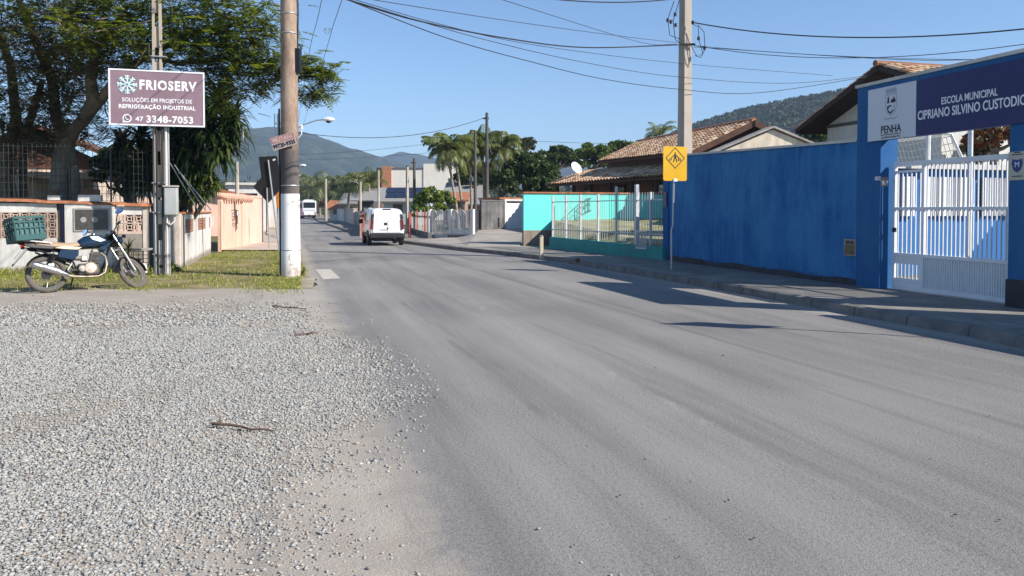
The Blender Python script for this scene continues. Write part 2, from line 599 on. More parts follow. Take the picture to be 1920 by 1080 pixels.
def gmask(x, y):
    u = (x + 0.29 * y - 0.62) * 0.96          # metres right of the asphalt's edge
    edge = np_noise(x, y, .55, 3)
    wide = 0.6 * np.exp(-((y - 7.6) / 1.9) ** 2)     # where cars have thrown stones onto the road
    side = np.clip((wide + (edge - .5) * .9 + .05 - u) / .9, 0, 1) ** 1.6
    nz = np_noise(x, y, .8, 5)
    nz2 = np_noise(x, y, 2.5, 8)
    sand = np.clip((nz * .65 + nz2 * .35 - .25) / .22, .25, 1)
    # bare sandy patches beside the asphalt, as in the photograph
    for (cx, cy, rx, ry, a) in ((-1.02, 4.15, .5, .42, .9), (-1.9, 5.3, .55, .5, .65), (-.75, 3.3, .6, .3, .75), (-1.6, 3.5, .5, .3, .5), (-.72, 5.4, .35, .9, .55)):
        sand = sand * (1 - a * np.exp(-(((x - cx) / rx) ** 2 + ((y - cy) / ry) ** 2)))
    far = np.clip((13.2 + (edge - .5) * 2.2 - y) / 2.2, .03, 1)
    farsand = 1 - .6 * np.clip((y - 10.5) / 2.5, 0, 1)
    tail = .05 * np.clip((.75 - u) / .7, 0, 1) * (np_noise(x, y, 1.7, 31) > .5)      # loose stones thrown wide
    return np.clip(np.maximum(side * sand, tail) * far * farsand, 0, 1)
VS, FS, off = [], [], 0
for (n, x0, x1, y0, y1, s0, s1, fn) in ((95000, -4.2, .9, 2.4, 4.6, .0055, .0105, True), (105000, -5.8, .4, 4.6, 7.2, .0065, .0118, False), (85000, -8, -.2, 7.2, 10.2, .0085, .0145, False), (38000, -11.5, -.8, 10.2, 14.2, .013, .022, False)):
    V, F = stones('s', n, x0, x1, y0, y1, s0, s1, gmask, STONE, fn)
    VS.append(V)
    FS.append(F + off)
    off += len(V)
struct(np_mesh('gravel', np.concatenate(VS), np.concatenate(FS), STONE), 'stuff')

# ---- verge on the left: worn turf
k = NT('verge_earth')
pos, px_, py_, pz_ = pos_xyz(k)
c = k.ramp(k.noise(1.1, 7, 0.7, pos), [(0.3, (0.10, 0.115, 0.03)), (0.5, (0.20, 0.17, 0.075)), (0.66, (0.33, 0.27, 0.17))])
u = k.math('MULTIPLY', k.math('ADD', px_, k.math('MULTIPLY_ADD', py_, 0.29, -0.62)), 0.96)
vn = k.noise(1.6, 6, 0.7, pos)
e1 = k.math('SUBTRACT', k.math('MULTIPLY', vn, 1.6), k.math('SUBTRACT', py_, 14.9))
e2 = k.math('ADD', k.math('MULTIPLY', vn, 1.2), u)
c = k.mix(k.ramp(e1, [(0.3, 0.0), (0.75, 1.0)]), c, sand_colour(k, pos))
c = k.mix(k.ramp(e2, [(0.2, 0.0), (0.6, 1.0)]), c, sand_colour(k, pos))
k.col(c)
k.bump(k.noise(40, 4, 0.7, pos), 0.5, 0.02)
m = MB()
m.poly([(-3.95, 15.25, -.0012), (-4.9, 19.5, -.0012), (-7.7, 29.4, -.0012), (-10.9, 29.4, -.0012), (-9.0, 19.9, -.0012), (-40, 12, -.0012), (-40, 8.5, -.0012), (-11, 14.0, -.0012), (-7, 14.9, -.0012)])
struct(m.build('verge', k.set(0.95, 0, 0.1)))

def grass(name, n, poly, maskfn, h0, h1, mat):
    P = np.array(poly)
    x = rng.uniform(P[:, 0].min(), P[:, 0].max(), n)
    y = rng.uniform(P[:, 1].min(), P[:, 1].max(), n)
    ins = np.zeros(n, bool)
    j = len(P) - 1
    for i in range(len(P)):
        c = ((P[i, 1] > y) != (P[j, 1] > y)) & (x < (P[j, 0] - P[i, 0]) * (y - P[i, 1]) / (P[j, 1] - P[i, 1] + 1e-9) + P[i, 0])
        ins ^= c
        j = i
    ins &= rng.random(n) < maskfn(x, y)
    x, y = x[ins], y[ins]
    n = len(x)
    h = rng.uniform(h0, h1, n) * (.6 + .8 * np_noise(x, y, 1.6, 2))
    a = rng.uniform(0, 6.283, n)
    wd = rng.uniform(.006, .012, n)
    lean = rng.uniform(.1, .75, n) * h
    la = rng.uniform(0, 6.283, n)
    dx, dy = np.cos(a) * wd, np.sin(a) * wd
    tx, ty = np.cos(la) * lean, np.sin(la) * lean
    z = np.full(n, .004)
    V = np.stack([np.stack([x - dx, y - dy, z], 1), np.stack([x + dx, y + dy, z], 1),
                  np.stack([x + tx * .45 + dx * .6, y + ty * .45 + dy * .6, h * .65], 1), np.stack([x + tx, y + ty, h], 1)], 1).reshape(-1, 3)
    F = (np.array([[0, 1, 2, 3]])[None] + (np.arange(n) * 4)[:, None, None]).reshape(-1, 4)
    return np_mesh(name, V, F, mat)
GRASS = M_leaf('grass_blade', [(0.13, 0.18, 0.025), (0.22, 0.26, 0.035), (0.34, 0.35, 0.06), (0.45, 0.39, 0.14), (0.17, 0.22, 0.035)], 0.6, 0.3)
def turf(x, y):
    n1 = np_noise(x, y, .55, 11)
    path = np.exp(-((x + 0.29 * y - 0.62 + 1.55) / .45) ** 2) * (y > 15.3)     # trodden line along the verge
    n3 = np_noise(x, y, 1.4, 21)
    front = np.clip((y - 14.75 + (n1 - .5) * 1.6 + (n3 - .5) * 1.6 + np.clip(-x - 8.5, 0, 3) * .3) / .9, 0.0, 1) ** 1.3
    return np.clip((n1 - .3) * 2.8, .06, 1) * (1 - .72 * path) * front
struct(grass('grass', 90000, [(-3.7, 13.9), (-4.3, 15.6), (-5.2, 19.6), (-8.4, 29.4), (-10.9, 29.4), (-9.0, 19.9), (-16, 17.8), (-16, 12.9), (-9, 13.2)], turf, .025, .075, GRASS), 'stuff')
def wallfoot(x, y):
    d = np.abs((x + 9.0) * .28 - (y - 19.6) * .96)
    return np.clip(1 - d / .9, 0, 1)
struct(grass('tall_grass', 9000, [(-8.4, 18.6), (-8.4, 20.1), (-16, 18.0), (-16, 16.4)], wallfoot, .08, .24, GRASS), 'stuff')

# ---- right pavement, kerb, plots
k = NT('pavement_slabs')
pos, px_, py_, pz_ = pos_xyz(k)
mp = k.n('ShaderNodeMapping')
mp.inputs['Rotation'].default_value = (0, 0, -ANG)
k.l(pos, mp.inputs['Vector'])
br = k.n('ShaderNodeTexBrick')
br.inputs['Scale'].default_value = 1.0
br.inputs['Mortar Size'].default_value = 0.012
br.inputs['Brick Width'].default_value = 1.3
br.inputs['Row Height'].default_value = 1.1
k.l(mp.outputs[0], br.inputs['Vector'])
c = k.ramp(k.noise(0.8, 7, 0.7, pos), [(0.3, (0.15, 0.14, 0.128)), (0.7, (0.32, 0.295, 0.255))])
c = k.mix(k.ramp(k.noise(7, 5, 0.7, pos), [(0.45, 0), (0.75, 0.5)]), c, (0.08, 0.078, 0.072))
c = k.mix(k.math('MULTIPLY', br.outputs['Fac'], 0.7), c, (0.10, 0.095, 0.08))
k.col(c)
k.bump(k.noise(45, 5, 0.7, pos), 0.4, 0.01)
PAVE = k.set(0.92, 0, 0.2)
RK = [p for p in ROADR]
def offs(pl, d, i):
    a, b = Vector(pl[max(i - 1, 0)]), Vector(pl[min(i + 1, len(pl) - 1)])
    t = (b - a).normalized()
    nrm = Vector((t.y, -t.x))
    return Vector(pl[i]) + nrm * d
m, mk, my = MB(), MB(), MB()
PZ = .13
for i in range(len(RK) - 1):
    a, b = offs(RK, .14, i), offs(RK, .14, i + 1)
    c_, d_ = offs(RK, 4.6, i), offs(RK, 4.6, i + 1)
    m.quad((*a, PZ), (*c_, PZ), (*d_, PZ), (*b, PZ))
    e_, f_ = offs(RK, 60, i), offs(RK, 60, i + 1)
    my.quad((*offs(RK, 3.9, i), .118), (*e_, .118), (*f_, .118), (*offs(RK, 3.9, i + 1), .118))
struct(m.build('pavement', PAVE, fix=False))
struct(my.build('plot_ground', M_basic('plot_turf', (0.24, 0.21, 0.10), 0.95, var=0.2, scale=0.7, spec=0.1), fix=False))
# kerb as a chain of worn stones, lowered at the driveway
k = NT('kerb_stone')
pos, px_, py_, pz_ = pos_xyz(k)
c = k.ramp(k.noise(2.5, 7, 0.7, pos), [(0.3, (0.11, 0.105, 0.10)), (0.7, (0.24, 0.225, 0.205))])
mp = k.n('ShaderNodeMapping')
mp.inputs['Rotation'].default_value = (0, 0, -ANG)
k.l(pos, mp.inputs['Vector'])
sp = k.n('ShaderNodeSeparateXYZ')
k.l(mp.outputs[0], sp.inputs[0])
jt = k.math('ABSOLUTE', k.math('SUBTRACT', k.math('FRACT', sp.outputs[0]), 0.5))
c = k.mix(k.ramp(jt, [(0.008, 0.7), (0.02, 0.0)]), c, (0.05, 0.05, 0.047))
k.col(c)
k.bump(k.noise(30, 5, 0.7, pos), 0.5, 0.012)
KERB = k.set(0.9, 0, 0.2)
rings = []
for i in range(len(RK)):
    a0, a1, a2, a3 = [offs(RK, d, i) for d in (0.0, .03, .11, .145)]
    rings.append([(*a0, -.02), (*a1, PZ - .005), (*a2, PZ + .014), (*a3, PZ + .002), (*a3, -.02)])
mk.loft(rings, cap=False)
struct(mk.build('kerb', KERB))

# left pavement past the verge
m = MB()
m.poly([(-8.2, 29.2, .05), (-8.4, 29.8, .05), (-10.8, 37, .05), (-15, 47, .05), (-22.2, 68, .05), (-33.2, 107, .05), (-36, 107, .05), (-25, 68, .05), (-17.6, 47, .05), (-13.2, 37, .05), (-11.1, 29.2, .05)])
struct(m.build('left_pavement', M_basic('left_slabs', (0.50, 0.41, 0.33), 0.92, var=0.15, scale=1.2)))

# ---- hills
k = NT('forest_hill')
pos, px_, py_, pz_ = pos_xyz(k)
c = k.ramp(k.noise(0.028, 8, 0.72, pos), [(0.3, (0.010, 0.018, 0.008)), (0.5, (0.035, 0.050, 0.018)), (0.66, (0.11, 0.115, 0.05))])
c = k.mix(k.ramp(k.noise(0.006, 4, 0.6, pos), [(0.55, 0), (0.75, 0.4)]), c, (0.11, 0.085, 0.05))
k.col(c)
k.bump(k.noise(0.06, 6, 0.75, pos), 1.0, 14)
FOREST = k.set(0.95, 0, 0.1)
def hill(name, ridge, Y, depth, mat, seed, rough):
    """ridge: list of image points of the skyline at distance Y"""
    pts = [AT(px, py, Y) for px, py in ridge]
    xs = np.array([p.x for p in pts])
    zs = np.array([p.z for p in pts])
    nx, ny = 260, 60
    X = np.linspace(xs[0], xs[-1], nx)
    H = np.interp(X, xs, zs)
    T = np.linspace(-1, 1, ny)
    xx, tt = np.meshgrid(X, T)
    yy = Y + tt * depth
    prof = np.clip(1 - np.abs(tt) ** 1.35, 0, 1)
    nz = np_noise(xx, yy, 1 / (depth * .32), seed, 5) - .5
    zz = np.maximum(H, 0)[None] * prof + nz * rough * (prof * (1 - prof) * 4) * 1.4
    zz += (np_noise(xx, yy, 1 / 26., seed + 3, 2) - .5) * rough * .16 * np.clip(prof * 3, 0, 1)
    zz[prof < .02] = -6
    V = np.stack([xx, yy, zz], 2).reshape(-1, 3)
    i = np.arange(nx * ny).reshape(ny, nx)
    F = np.stack([i[:-1, :-1], i[:-1, 1:], i[1:, 1:], i[1:, :-1]], 2).reshape(-1, 4)
    o = np_mesh(name, V, F, mat)
    o.data.polygons.foreach_set('use_smooth', [True] * len(o.data.polygons))
    return struct(o)
hill('hill', [(-700, 396), (-300, 350), (0, 330), (250, 300), (360, 275), (420, 256), (470, 244), (512, 239), (545, 243), (565, 248), (595, 254), (625, 265), (657, 278), (701, 289), (722, 297), (780, 318), (860, 345), (960, 370), (1060, 396)], 1750, 560, FOREST, 1, 60)
hill('hill', [(500, 396), (600, 340), (690, 303), (727, 292), (755, 286), (784, 288), (812, 296), (900, 304), (980, 298), (1040, 294), (1120, 305), (1250, 330), (1400, 396)], 2400, 620, FOREST, 5, 60)
hill('hill', [(1010, 396), (1100, 330), (1200, 285), (1310, 240), (1400, 212), (1480, 197), (1565, 181), (1660, 160), (1800, 140), (2000, 150), (2300, 220), (2700, 396)], 620, 230, FOREST, 9, 26)

def leaf_quads(P, size, aspect=0.45, droop=0.0, nrm_bias=None):
    """one rhombic leaf per point"""
    n = len(P)
    d = rng.normal(size=(n, 3))
    if droop:
        d[:, 2] -= droop
    d /= np.linalg.norm(d, axis=1)[:, None]
    q = rng.normal(size=(n, 3))
    if nrm_bias is not None:
        q += nrm_bias
    b = np.cross(d, q)
    b /= np.linalg.norm(b, axis=1)[:, None] + 1e-9
    s = (rng.uniform(.65, 1.3, n) * size)[:, None]
    V = np.stack([P - d * s * .5, P + b * s * aspect * .5, P + d * s * .5, P - b * s * aspect * .5], 1).reshape(-1, 3)
    F = np.arange(n * 4).reshape(-1, 4)
    return V, F
HILLLEAF = M_leaf('hill_foliage', [(0.018, 0.03, 0.012), (0.03, 0.045, 0.016), (0.05, 0.065, 0.022), (0.075, 0.075, 0.03)], 0.7, 0.15)
# separate crowns along the near hill's skyline and flank read as one far wood
n = 1500
px = rng.uniform(1240, 1800, n)
tt = rng.uniform(-1, 0.02, n) ** 3 * .8
cs = []
rd = [(1010, 396), (1100, 330), (1200, 285), (1310, 240), (1400, 212), (1480, 197), (1565, 181), (1660, 160), (1800, 140)]
for a, t in zip(px, tt):
    yy = np.interp(a, [p[0] for p in rd], [p[1] for p in rd])
    p = AT(a, yy, 620)
    cs.append((p.x, 620 + t * 230, p.z * (1 - abs(t) ** 1.35) + 1.5))
cs = np.array(cs)
rad = rng.uniform(2.0, 4.6, n)
per = 26
dirs = rng.normal(size=(n, per, 3))
dirs /= np.linalg.norm(dirs, axis=2)[..., None]
P = (cs[:, None] + dirs * rad[:, None, None] * np.array([1, 1, .85])).reshape(-1, 3)
V, F = leaf_quads(P, 2.3, .7)
struct(np_mesh('hillside_wood', V, F, HILLLEAF), 'stuff')
# ================================================================== RIGHT SIDE: school wall, portal, gate
def V2(p, z=0):
    return Vector((p[0], p[1], z))
WA, WB = V2(G(1650, 542, PZ)), V2(G(1245, 487, PZ))
WD = (WB - WA).normalized()
WN = Vector((-WD.y, WD.x, 0))            # towards the road
WROT = math.atan2(WD.y, WD.x)
WLEN = (WB - WA).length
def along(px, O=None, D=None):
    """distance along a line of walls where it is seen at image column px"""
    O = O or WA
    D = D or WD
    k = (px - 960) / FOC
    return (k * O.y - O.x) / (D.x - k * D.y)
def zat(t, py, O=None, D=None):
    O = O or WA
    D = D or WD
    return AT(960, py, (O + D * t).y).z
def frame(t=0.0, off=0.0, z=0.0):
    p = WA + WD * t + WN * off
    return (p.x, p.y, z)

BLUE = M_wall('blue_paint', (0.010, 0.105, 0.32), (0.05, 0.225, 0.45), 0.8, 1.0, base=((.02, .07, .18), .5, .42))
BLUE_L = M_wall('blue_paint_portal', (0.014, 0.095, 0.27), (0.035, 0.14, 0.30), 0.8, 0.9)
PLINTH = M_wall('plinth', (0.085, 0.08, 0.085), (0.04, 0.04, 0.045), 0.95, 0.8)
COPING = M_wall('coping', (0.66, 0.63, 0.58), (0.3, 0.28, 0.25), 0.85, 0.5)
NAVY = M_basic('navy_sheet', (0.012, 0.018, 0.11), 0.35, var=0.05)
GREYSHEET = M_basic('pale_sheet', (0.60, 0.62, 0.66), 0.4, var=0.03)

tP = along(1607)
zl0, zl1 = zat(tP, 266), zat(WLEN, 295)
bw = thing('boundary_wall', 'long blue rendered school wall with white coping and rough dark base', 'wall', frame(), WROT)
m = MB()
m.add([(tP, -.15, 0), (WLEN, -.15, 0), (WLEN, 0, 0), (tP, 0, 0), (tP, -.15, zl0), (WLEN, -.15, zl1), (WLEN, 0, zl1), (tP, 0, zl0)],
      [(0, 1, 2, 3), (4, 5, 6, 7), (0, 1, 5, 4), (1, 2, 6, 5), (2, 3, 7, 6), (3, 0, 4, 7)])
m.build('wall', BLUE, bw)
m = MB()
m.add([(tP - .0, -.19, zl0), (WLEN + .03, -.19, zl1), (WLEN + .03, .045, zl1), (tP, .045, zl0), (tP, -.19, zl0 + .05), (WLEN + .03, -.19, zl1 + .05), (WLEN + .03, .045, zl1 + .05), (tP, .045, zl0 + .05)],
      [(0, 1, 2, 3), (4, 5, 6, 7), (0, 1, 5, 4), (1, 2, 6, 5), (2, 3, 7, 6), (3, 0, 4, 7)])
m.build('coping', COPING, bw)
m = MB()
xs = [tP + .02 + (WLEN - tP) * i / 30 for i in range(31)]
tops = [PZ + .10 + .02 * math.sin(i * .9) + random.uniform(-.018, .018) + .05 * (i / 30) for i in range(31)]
for i in range(30):
    m.add([(xs[i], .002, .1), (xs[i + 1], .002, .1), (xs[i + 1], .03, .1), (xs[i], .03, .1), (xs[i], .002, tops[i]), (xs[i + 1], .002, tops[i + 1]), (xs[i + 1], .022, tops[i + 1]), (xs[i], .022, tops[i])],
          [(4, 5, 6, 7), (3, 2, 6, 7), (0, 1, 5, 4)])
m.build('plinth', PLINTH, bw)
m = MB()
m.bx(WLEN - .30, WLEN + .02, -.2, .03, .1, zat(WLEN, 338))
m.build('end_pier', BLUE_L, bw)
m = MB()
m.bx(WLEN - .26, WLEN - .08, .032, .07, zat(WLEN, 388), zat(WLEN, 360))
m.build('letter_slot', NAVY, bw)

tG0, tG1 = along(1656), along(1893)
zL = zat(tG0, 262)                       # underside of lintel
zT = zat(tP, 166)
T_END = -3.4
gp = thing('gate_portal', 'blue portal over the school gate, two piers and deep lintel', 'portal', frame(), WROT)
m = MB()
m.bx(tG0 + .06, tP - .001, -.35, .02, .1, zT)
m.build('pier', BLUE_L, gp)
m = MB()
m.bx(T_END, tG1, -.2, .02, .1, zL - .001)
m.build('pier', BLUE_L, gp)
m = MB()
m.bx(T_END, tG0 + .059, -.14, .02, zL, zT)
m.build('lintel', BLUE_L, gp)
m = MB()
m.bx(T_END - .03, tP + .03, -.2, .05, zT, zT + .055)
m.build('coping', COPING, gp)
m = MB()
m.bx(T_END - .02, tG1 + .02, -.36, .05, .1, zat(tG1, 523))
m.build('plinth', PLINTH, gp, bevel=.015)
# school wall running on past the portal, out of the frame's right side
bw2 = thing('boundary_wall', 'blue school wall carrying on past the portal at the frame edge', 'wall', frame(), WROT)
MB().bx(T_END - 9, min(tG1 - 1.401, T_END - .002), -.15, 0, 0, 2.45).build('wall', BLUE, bw2)

# ---- signboard on the lintel
sg = thing('school_sign', 'wide navy and white signboard naming the municipal school on the portal', 'sign', frame(), WROT)
tS0, tSm = along(1630), along(1720)
tS1 = T_END + .05
sz0, sz1 = zat(tS0, 266), zat(tS0, 170)
MB().bx(tSm + .002, tS0, .022, .06, sz0, sz1).build('white_panel', GREYSHEET, sg, bevel=.004)
MB().bx(tS1, tSm, .022, .055, sz0, sz1).build('navy_panel', NAVY, sg, bevel=.004)
def face(t, z, off):
    return basis((t, off, z), (-1, 0, 0), (0, 0, 1))
cW = (tS0 + tSm) / 2
wW = tS0 - tSm
DARK = M_basic('print_dark', (0.012, 0.014, 0.03), 0.6, var=0.02)
PRINTG = M_basic('print_grey', (0.36, 0.38, 0.44), 0.6, var=0.02)
t1a, t1b = along(1767), along(1872)
text('ESCOLA MUNICIPAL', .16, LETTER, sg, face((t1a + t1b) / 2, zat((t1a + t1b) / 2, 182), .056), bold=.0025, width=t1a - t1b)
t2a, t2b = along(1722), along(1929)
text('CIPRIANO SILVINO CUSTODIO', .21, LETTER, sg, face((t2a + t2b) / 2, zat((t2a + t2b) / 2, 204), .056), bold=.0035, width=t2a - t2b - .03)
text('PENHA', .19, DARK, sg, face(cW, zat(cW, 242.5), .061), bold=.0035, width=wW * .42)
MB().bx(cW - wW * .21, cW + wW * .21, .061, .063, zat(cW, 252.5), zat(cW, 251)).build('underline', DARK, sg)
text('GOVERNO MUNICIPAL', .05, DARK, sg, face(cW, zat(cW, 257), .061), width=wW * .4)
# coat of arms: mural crown, shield with tower and ship, ribbon
def shape(pts, mat, name, off=.061, th=.002):
    MB().ext([(cW - x * wW, sz0 + (sz1 - sz0) * z) for x, z in pts], 'xz', off, off + th).build(name, mat, sg)
shape([(-.115, .86), (-.115, .93), (-.08, .96), (-.04, .94), (0, .965), (.04, .94), (.08, .96), (.115, .93), (.115, .86)], PRINTG, 'crest_crown')
sh = [(-.115, .84), (.115, .84), (.115, .58), (.09, .5), (.05, .46), (0, .435), (-.05, .46), (-.09, .5), (-.115, .58)]
shape(sh, PRINTG, 'crest_shield', .0605, .0008)
shape([(x * .9, .64 + (z - .64) * .92) for x, z in sh], GREYSHEET, 'crest_field', .0613, .0008)
shape([(-.085, .68), (-.03, .68), (-.04, .72), (-.04, .78), (-.055, .81), (-.07, .78), (-.07, .72)], DARK, 'crest_tower', .0621)
shape([(.0, .68), (.09, .68), (.1, .74), (.075, .74), (.075, .77), (.05, .8), (.05, .75), (.02, .75), (.02, .73), (-.005, .73)], DARK, 'crest_ship', .0621)
shape([(-.08, .62), (.0, .64), (.02, .62), (-.04, .6), (-.06, .55), (0, .5), (.03, .55), (.05, .52), (.0, .47), (-.05, .5), (-.08, .56)], DARK, 'crest_wave', .0621)
shape([(.06, .63), (.08, .63), (.075, .53), (.05, .5), (.045, .52), (.06, .56)], PRINTG, 'crest_branch', .0621)
shape([(-.14, .42), (-.08, .395), (.0, .405), (.08, .395), (.14, .42), (.13, .395), (.08, .37), (0, .38), (-.08, .37), (-.13, .395)], PRINTG, 'crest_ribbon')

# ---- gate
gw0, gw1 = along(1676, WA - WN * .22), along(1897, WA - WN * .22)
gz0, gz1 = PZ + .02, zat(gw0, 305, WA - WN * .22)
gt = thing('school_gate', 'white metal slatted sliding gate with inset wicket under the portal', 'gate', frame(0, -.22), WROT)
FR = .05
def rail(z, x0, x1, h=.05, d=.05, name='rail', y=0):
    MB().bx(x0, x1, y - d / 2, y + d / 2, z - h / 2, z + h / 2).build(name, WHITEMETAL, gt, bevel=.004)
m = MB()
m.bx(gw0 - FR, gw0, -.03, .03, gz0, gz1)
m.bx(gw1, gw1 + FR, -.03, .03, gz0, gz1)
m.bx(gw1 + FR, gw0 - FR, -.03, .03, gz1 - .08, gz1)
m.bx(gw1 + FR, gw0 - FR, -.03, .03, gz0, gz0 + .07)
m.build('frame', WHITEMETAL, gt, bevel=.004)
wk = along(1732, WA - WN * .22)                  # wicket mullion
zr1, zr2 = zat(gw0, 391, WA - WN * .22), zat(gw0, 476, WA - WN * .22)
MB().bx(wk - .03, wk + .03, -.03, .03, gz0 + .07, gz1 - .08).build('mullion', WHITEMETAL, gt, bevel=.004)
rail(zr1, gw1 + FR, wk - .03)
rail(zr1, wk + .03, gw0 - FR)
rail(zr2, gw1 + FR, wk - .03, .06)
rail(zr2, wk + .03, gw0 - FR, .06)
rail(gz1 - .17, wk + .03, gw0 - FR, .04)
nb = 19
for i in range(nb):
    x = gw1 + FR + (wk - .03 - gw1 - FR) * (i + .5) / nb
    for (za, zb) in ((zr2 + .03, zr1 - .025), (zr1 + .025, gz1 - .08)):
        MB().bx(x - .009, x + .009, -.010, .010, za, zb).build('bar', WHITEMETAL, gt)
for i in range(6):
    x = wk + .03 + (gw0 - FR - wk - .03) * (i + .5) / 6
    for (za, zb) in ((zr2 + .03, zr1 - .025), (zr1 + .025, gz1 - .19)):
        MB().bx(x - .009, x + .009, -.010, .010, za, zb).build('bar', WHITEMETAL, gt)
# ribbed lower sheet
m = MB()
nr = 34
x0, x1 = gw1 + FR, wk - .03
for i in range(nr):
    a, b = x0 + (x1 - x0) * i / nr, x0 + (x1 - x0) * (i + 1) / nr
    m.quad((a, -.008, gz0 + .07), (a + (b - a) * .55, -.008, gz0 + .07), (a + (b - a) * .55, -.008, zr2 - .03), (a, -.008, zr2 - .03))
    m.quad((a + (b - a) * .55, -.008, gz0 + .07), (a + (b - a) * .62, .012, gz0 + .07), (a + (b - a) * .62, .012, zr2 - .03), (a + (b - a) * .55, -.008, zr2 - .03))
    m.quad((a + (b - a) * .62, .012, gz0 + .07), (a + (b - a) * .93, .012, gz0 + .07), (a + (b - a) * .93, .012, zr2 - .03), (a + (b - a) * .62, .012, zr2 - .03))
    m.quad((a + (b - a) * .93, .012, gz0 + .07), (b, -.008, gz0 + .07), (b, -.008, zr2 - .03), (a + (b - a) * .93, .012, zr2 - .03))
m.build('ribbed_panel', WHITEMETAL, gt, fix=False)
m = MB()
m.bx(wk + .03, gw0 - FR, -.006, .006, gz0 + .07, gz0 + .2)
m.bx(wk + .03, gw0 - FR, -.006, .006, zr2 - .16, zr2 - .03)
for i in range(7):
    x = wk + .03 + (gw0 - FR - wk - .03) * (i + .5) / 7
    m.bx(x - .018, x + .018, -.006, .006, gz0 + .2, zr2 - .16)
m.build('wicket_panel', WHITEMETAL, gt)
m = MB()
m.bx(gw0 - .10, gw0 - .02, .03, .05, zr1 - .42, zr1 - .34)
m.tube([(gw0 - .06, .05, zr1 - .38), (gw0 - .06, .09, zr1 - .38), (gw0 - .16, .09, zr1 - .38)], .01, 6)
m.build('lock', DSTEEL, gt)
m = MB()
m.bx(gw1 - .1, gw0 + .1, -.05, .05, PZ - .002, PZ + .012)
m.build('track', STEEL, gt)

# ---- things on the wall
t = along(1596)
mb_ = thing('meter_box', 'small brownish electricity meter box set low in the blue wall', 'meter box', frame(t, 0, 0), WROT)
zc = zat(t, 464)
MB().bx(-.16, .16, .001, .03, zc - .16, zc + .16).build('box_frame', M_basic('box_grey', (0.33, 0.31, 0.27), .6), mb_, bevel=.006)
MB().bx(-.13, .13, .031, .036, zc - .13, zc + .05).build('window', M_basic('box_window', (0.11, 0.085, 0.055), .25, var=.3, scale=12), mb_)
for q in (-.06, .06):
    MB().bx(q - .045, q + .045, .031, .04, zc + .065, zc + .13).build('meter_dial', DSTEEL, mb_)
t = along(1661)
ic = thing('intercom', 'grey intercom under a small hood on the gate pier', 'intercom', frame(t, 0, 0), WROT)
zc = zat(t, 342)
MB().bx(-.07, .07, .021, .06, zc - .07, zc + .07).build('body', M_basic('ic_grey', (0.3, 0.29, 0.28), .5), ic, bevel=.008)
MB().bx(-.09, .09, .021, .11, zc + .07, zc + .085).build('hood', M_basic('ic_hood', (0.35, 0.25, 0.2), .5), ic)
MB().bx(-.03, .03, .061, .066, zc - .04, zc + .03).build('speaker_plate', LETTER, ic)
t = along(1647)
pl_ = MB().bx(-.07, .07, .021, .028, zat(t, 338), zat(t, 331)).build('number_plate', GREYSHEET)
pl_.location, pl_.rotation_euler = frame(t, 0, 0), (0, 0, WROT)
tag(pl_, 'tiny pale plate on the blue pier beside the intercom', 'plate')
t = along(1909)
pq = thing('wall_plaque', 'cream plaque with a blue shield on the pier right of the gate', 'plaque', frame(t, 0, 0), WROT)
za, zb = zat(t, 338), zat(t, 284)
MB().bx(-.15, .15, .021, .034, za, zb).build('plate', M_basic('plaque_cream', (0.5, 0.47, 0.38), .5, var=.06), pq, bevel=.008)
zm = (za + zb) / 2 + .01
SHB = M_basic('shield_blue', (0.02, 0.05, 0.22), .5)
MB().ext([(-.08, zm + .09), (0, zm + .075), (.08, zm + .09), (.09, zm + .02), (.06, zm - .07), (0, zm - .11), (-.06, zm - .07), (-.09, zm + .02)], 'xz', .0345, .037).build('shield', SHB, pq)
text('M', .11, LETTER, pq, face(0, zm + .005, .038))
for dz, ww in ((.185, .10), (.155, .18), (-.16, .17)):
    MB().bx(-ww / 2, ww / 2, .0345, .036, zm + dz - .007, zm + dz + .007).build('text_line', DARK, pq)

# ---- school yard seen through the gate
yd = thing('school_building', 'blue school block with white slatted windows close behind the gate', 'building', frame(0, 0, 0), WROT)
MB().bx(2.4, 8.5, -9.5, -.75, .1, 2.45).build('wall', M_wall('blue_yard', (0.03, 0.16, 0.46), (0.05, 0.16, 0.36), 0.8, 0.5), yd)
for i in range(4):
    y0 = -2.9 - i * 1.55
    wn_ = MB().bx(2.36, 2.399, y0, y0 + 1.3, 1.45, 2.25).build('window', GLASS, yd)
    g_ = MB()
    for q in range(9):
        g_.bx(2.29, 2.355, y0 + q * 1.3 / 9 + .02, y0 + q * 1.3 / 9 + .08, 1.42, 2.28)
    g_.build('grille', WHITEMETAL, wn_)
MB().bx(2.2, 8.7, -9.7, -.6, 2.451, 2.56).build('roof_slab', COPING, yd)
iw = thing('sun_block_wall', 'unseen blue wall added behind the right gate pier to block sun', 'wall', frame(0, 0, 0), WROT)
MB().bx(T_END, T_END + .15, -7, -.37, .1, 2.5).build('wall', BLUE_L, iw)  # out-of-view wall, added to keep sun glare off the gate's right part
MB().bx(T_END - .03, T_END + .18, -7, -.37, 2.501, 2.55).build('coping', COPING, iw)
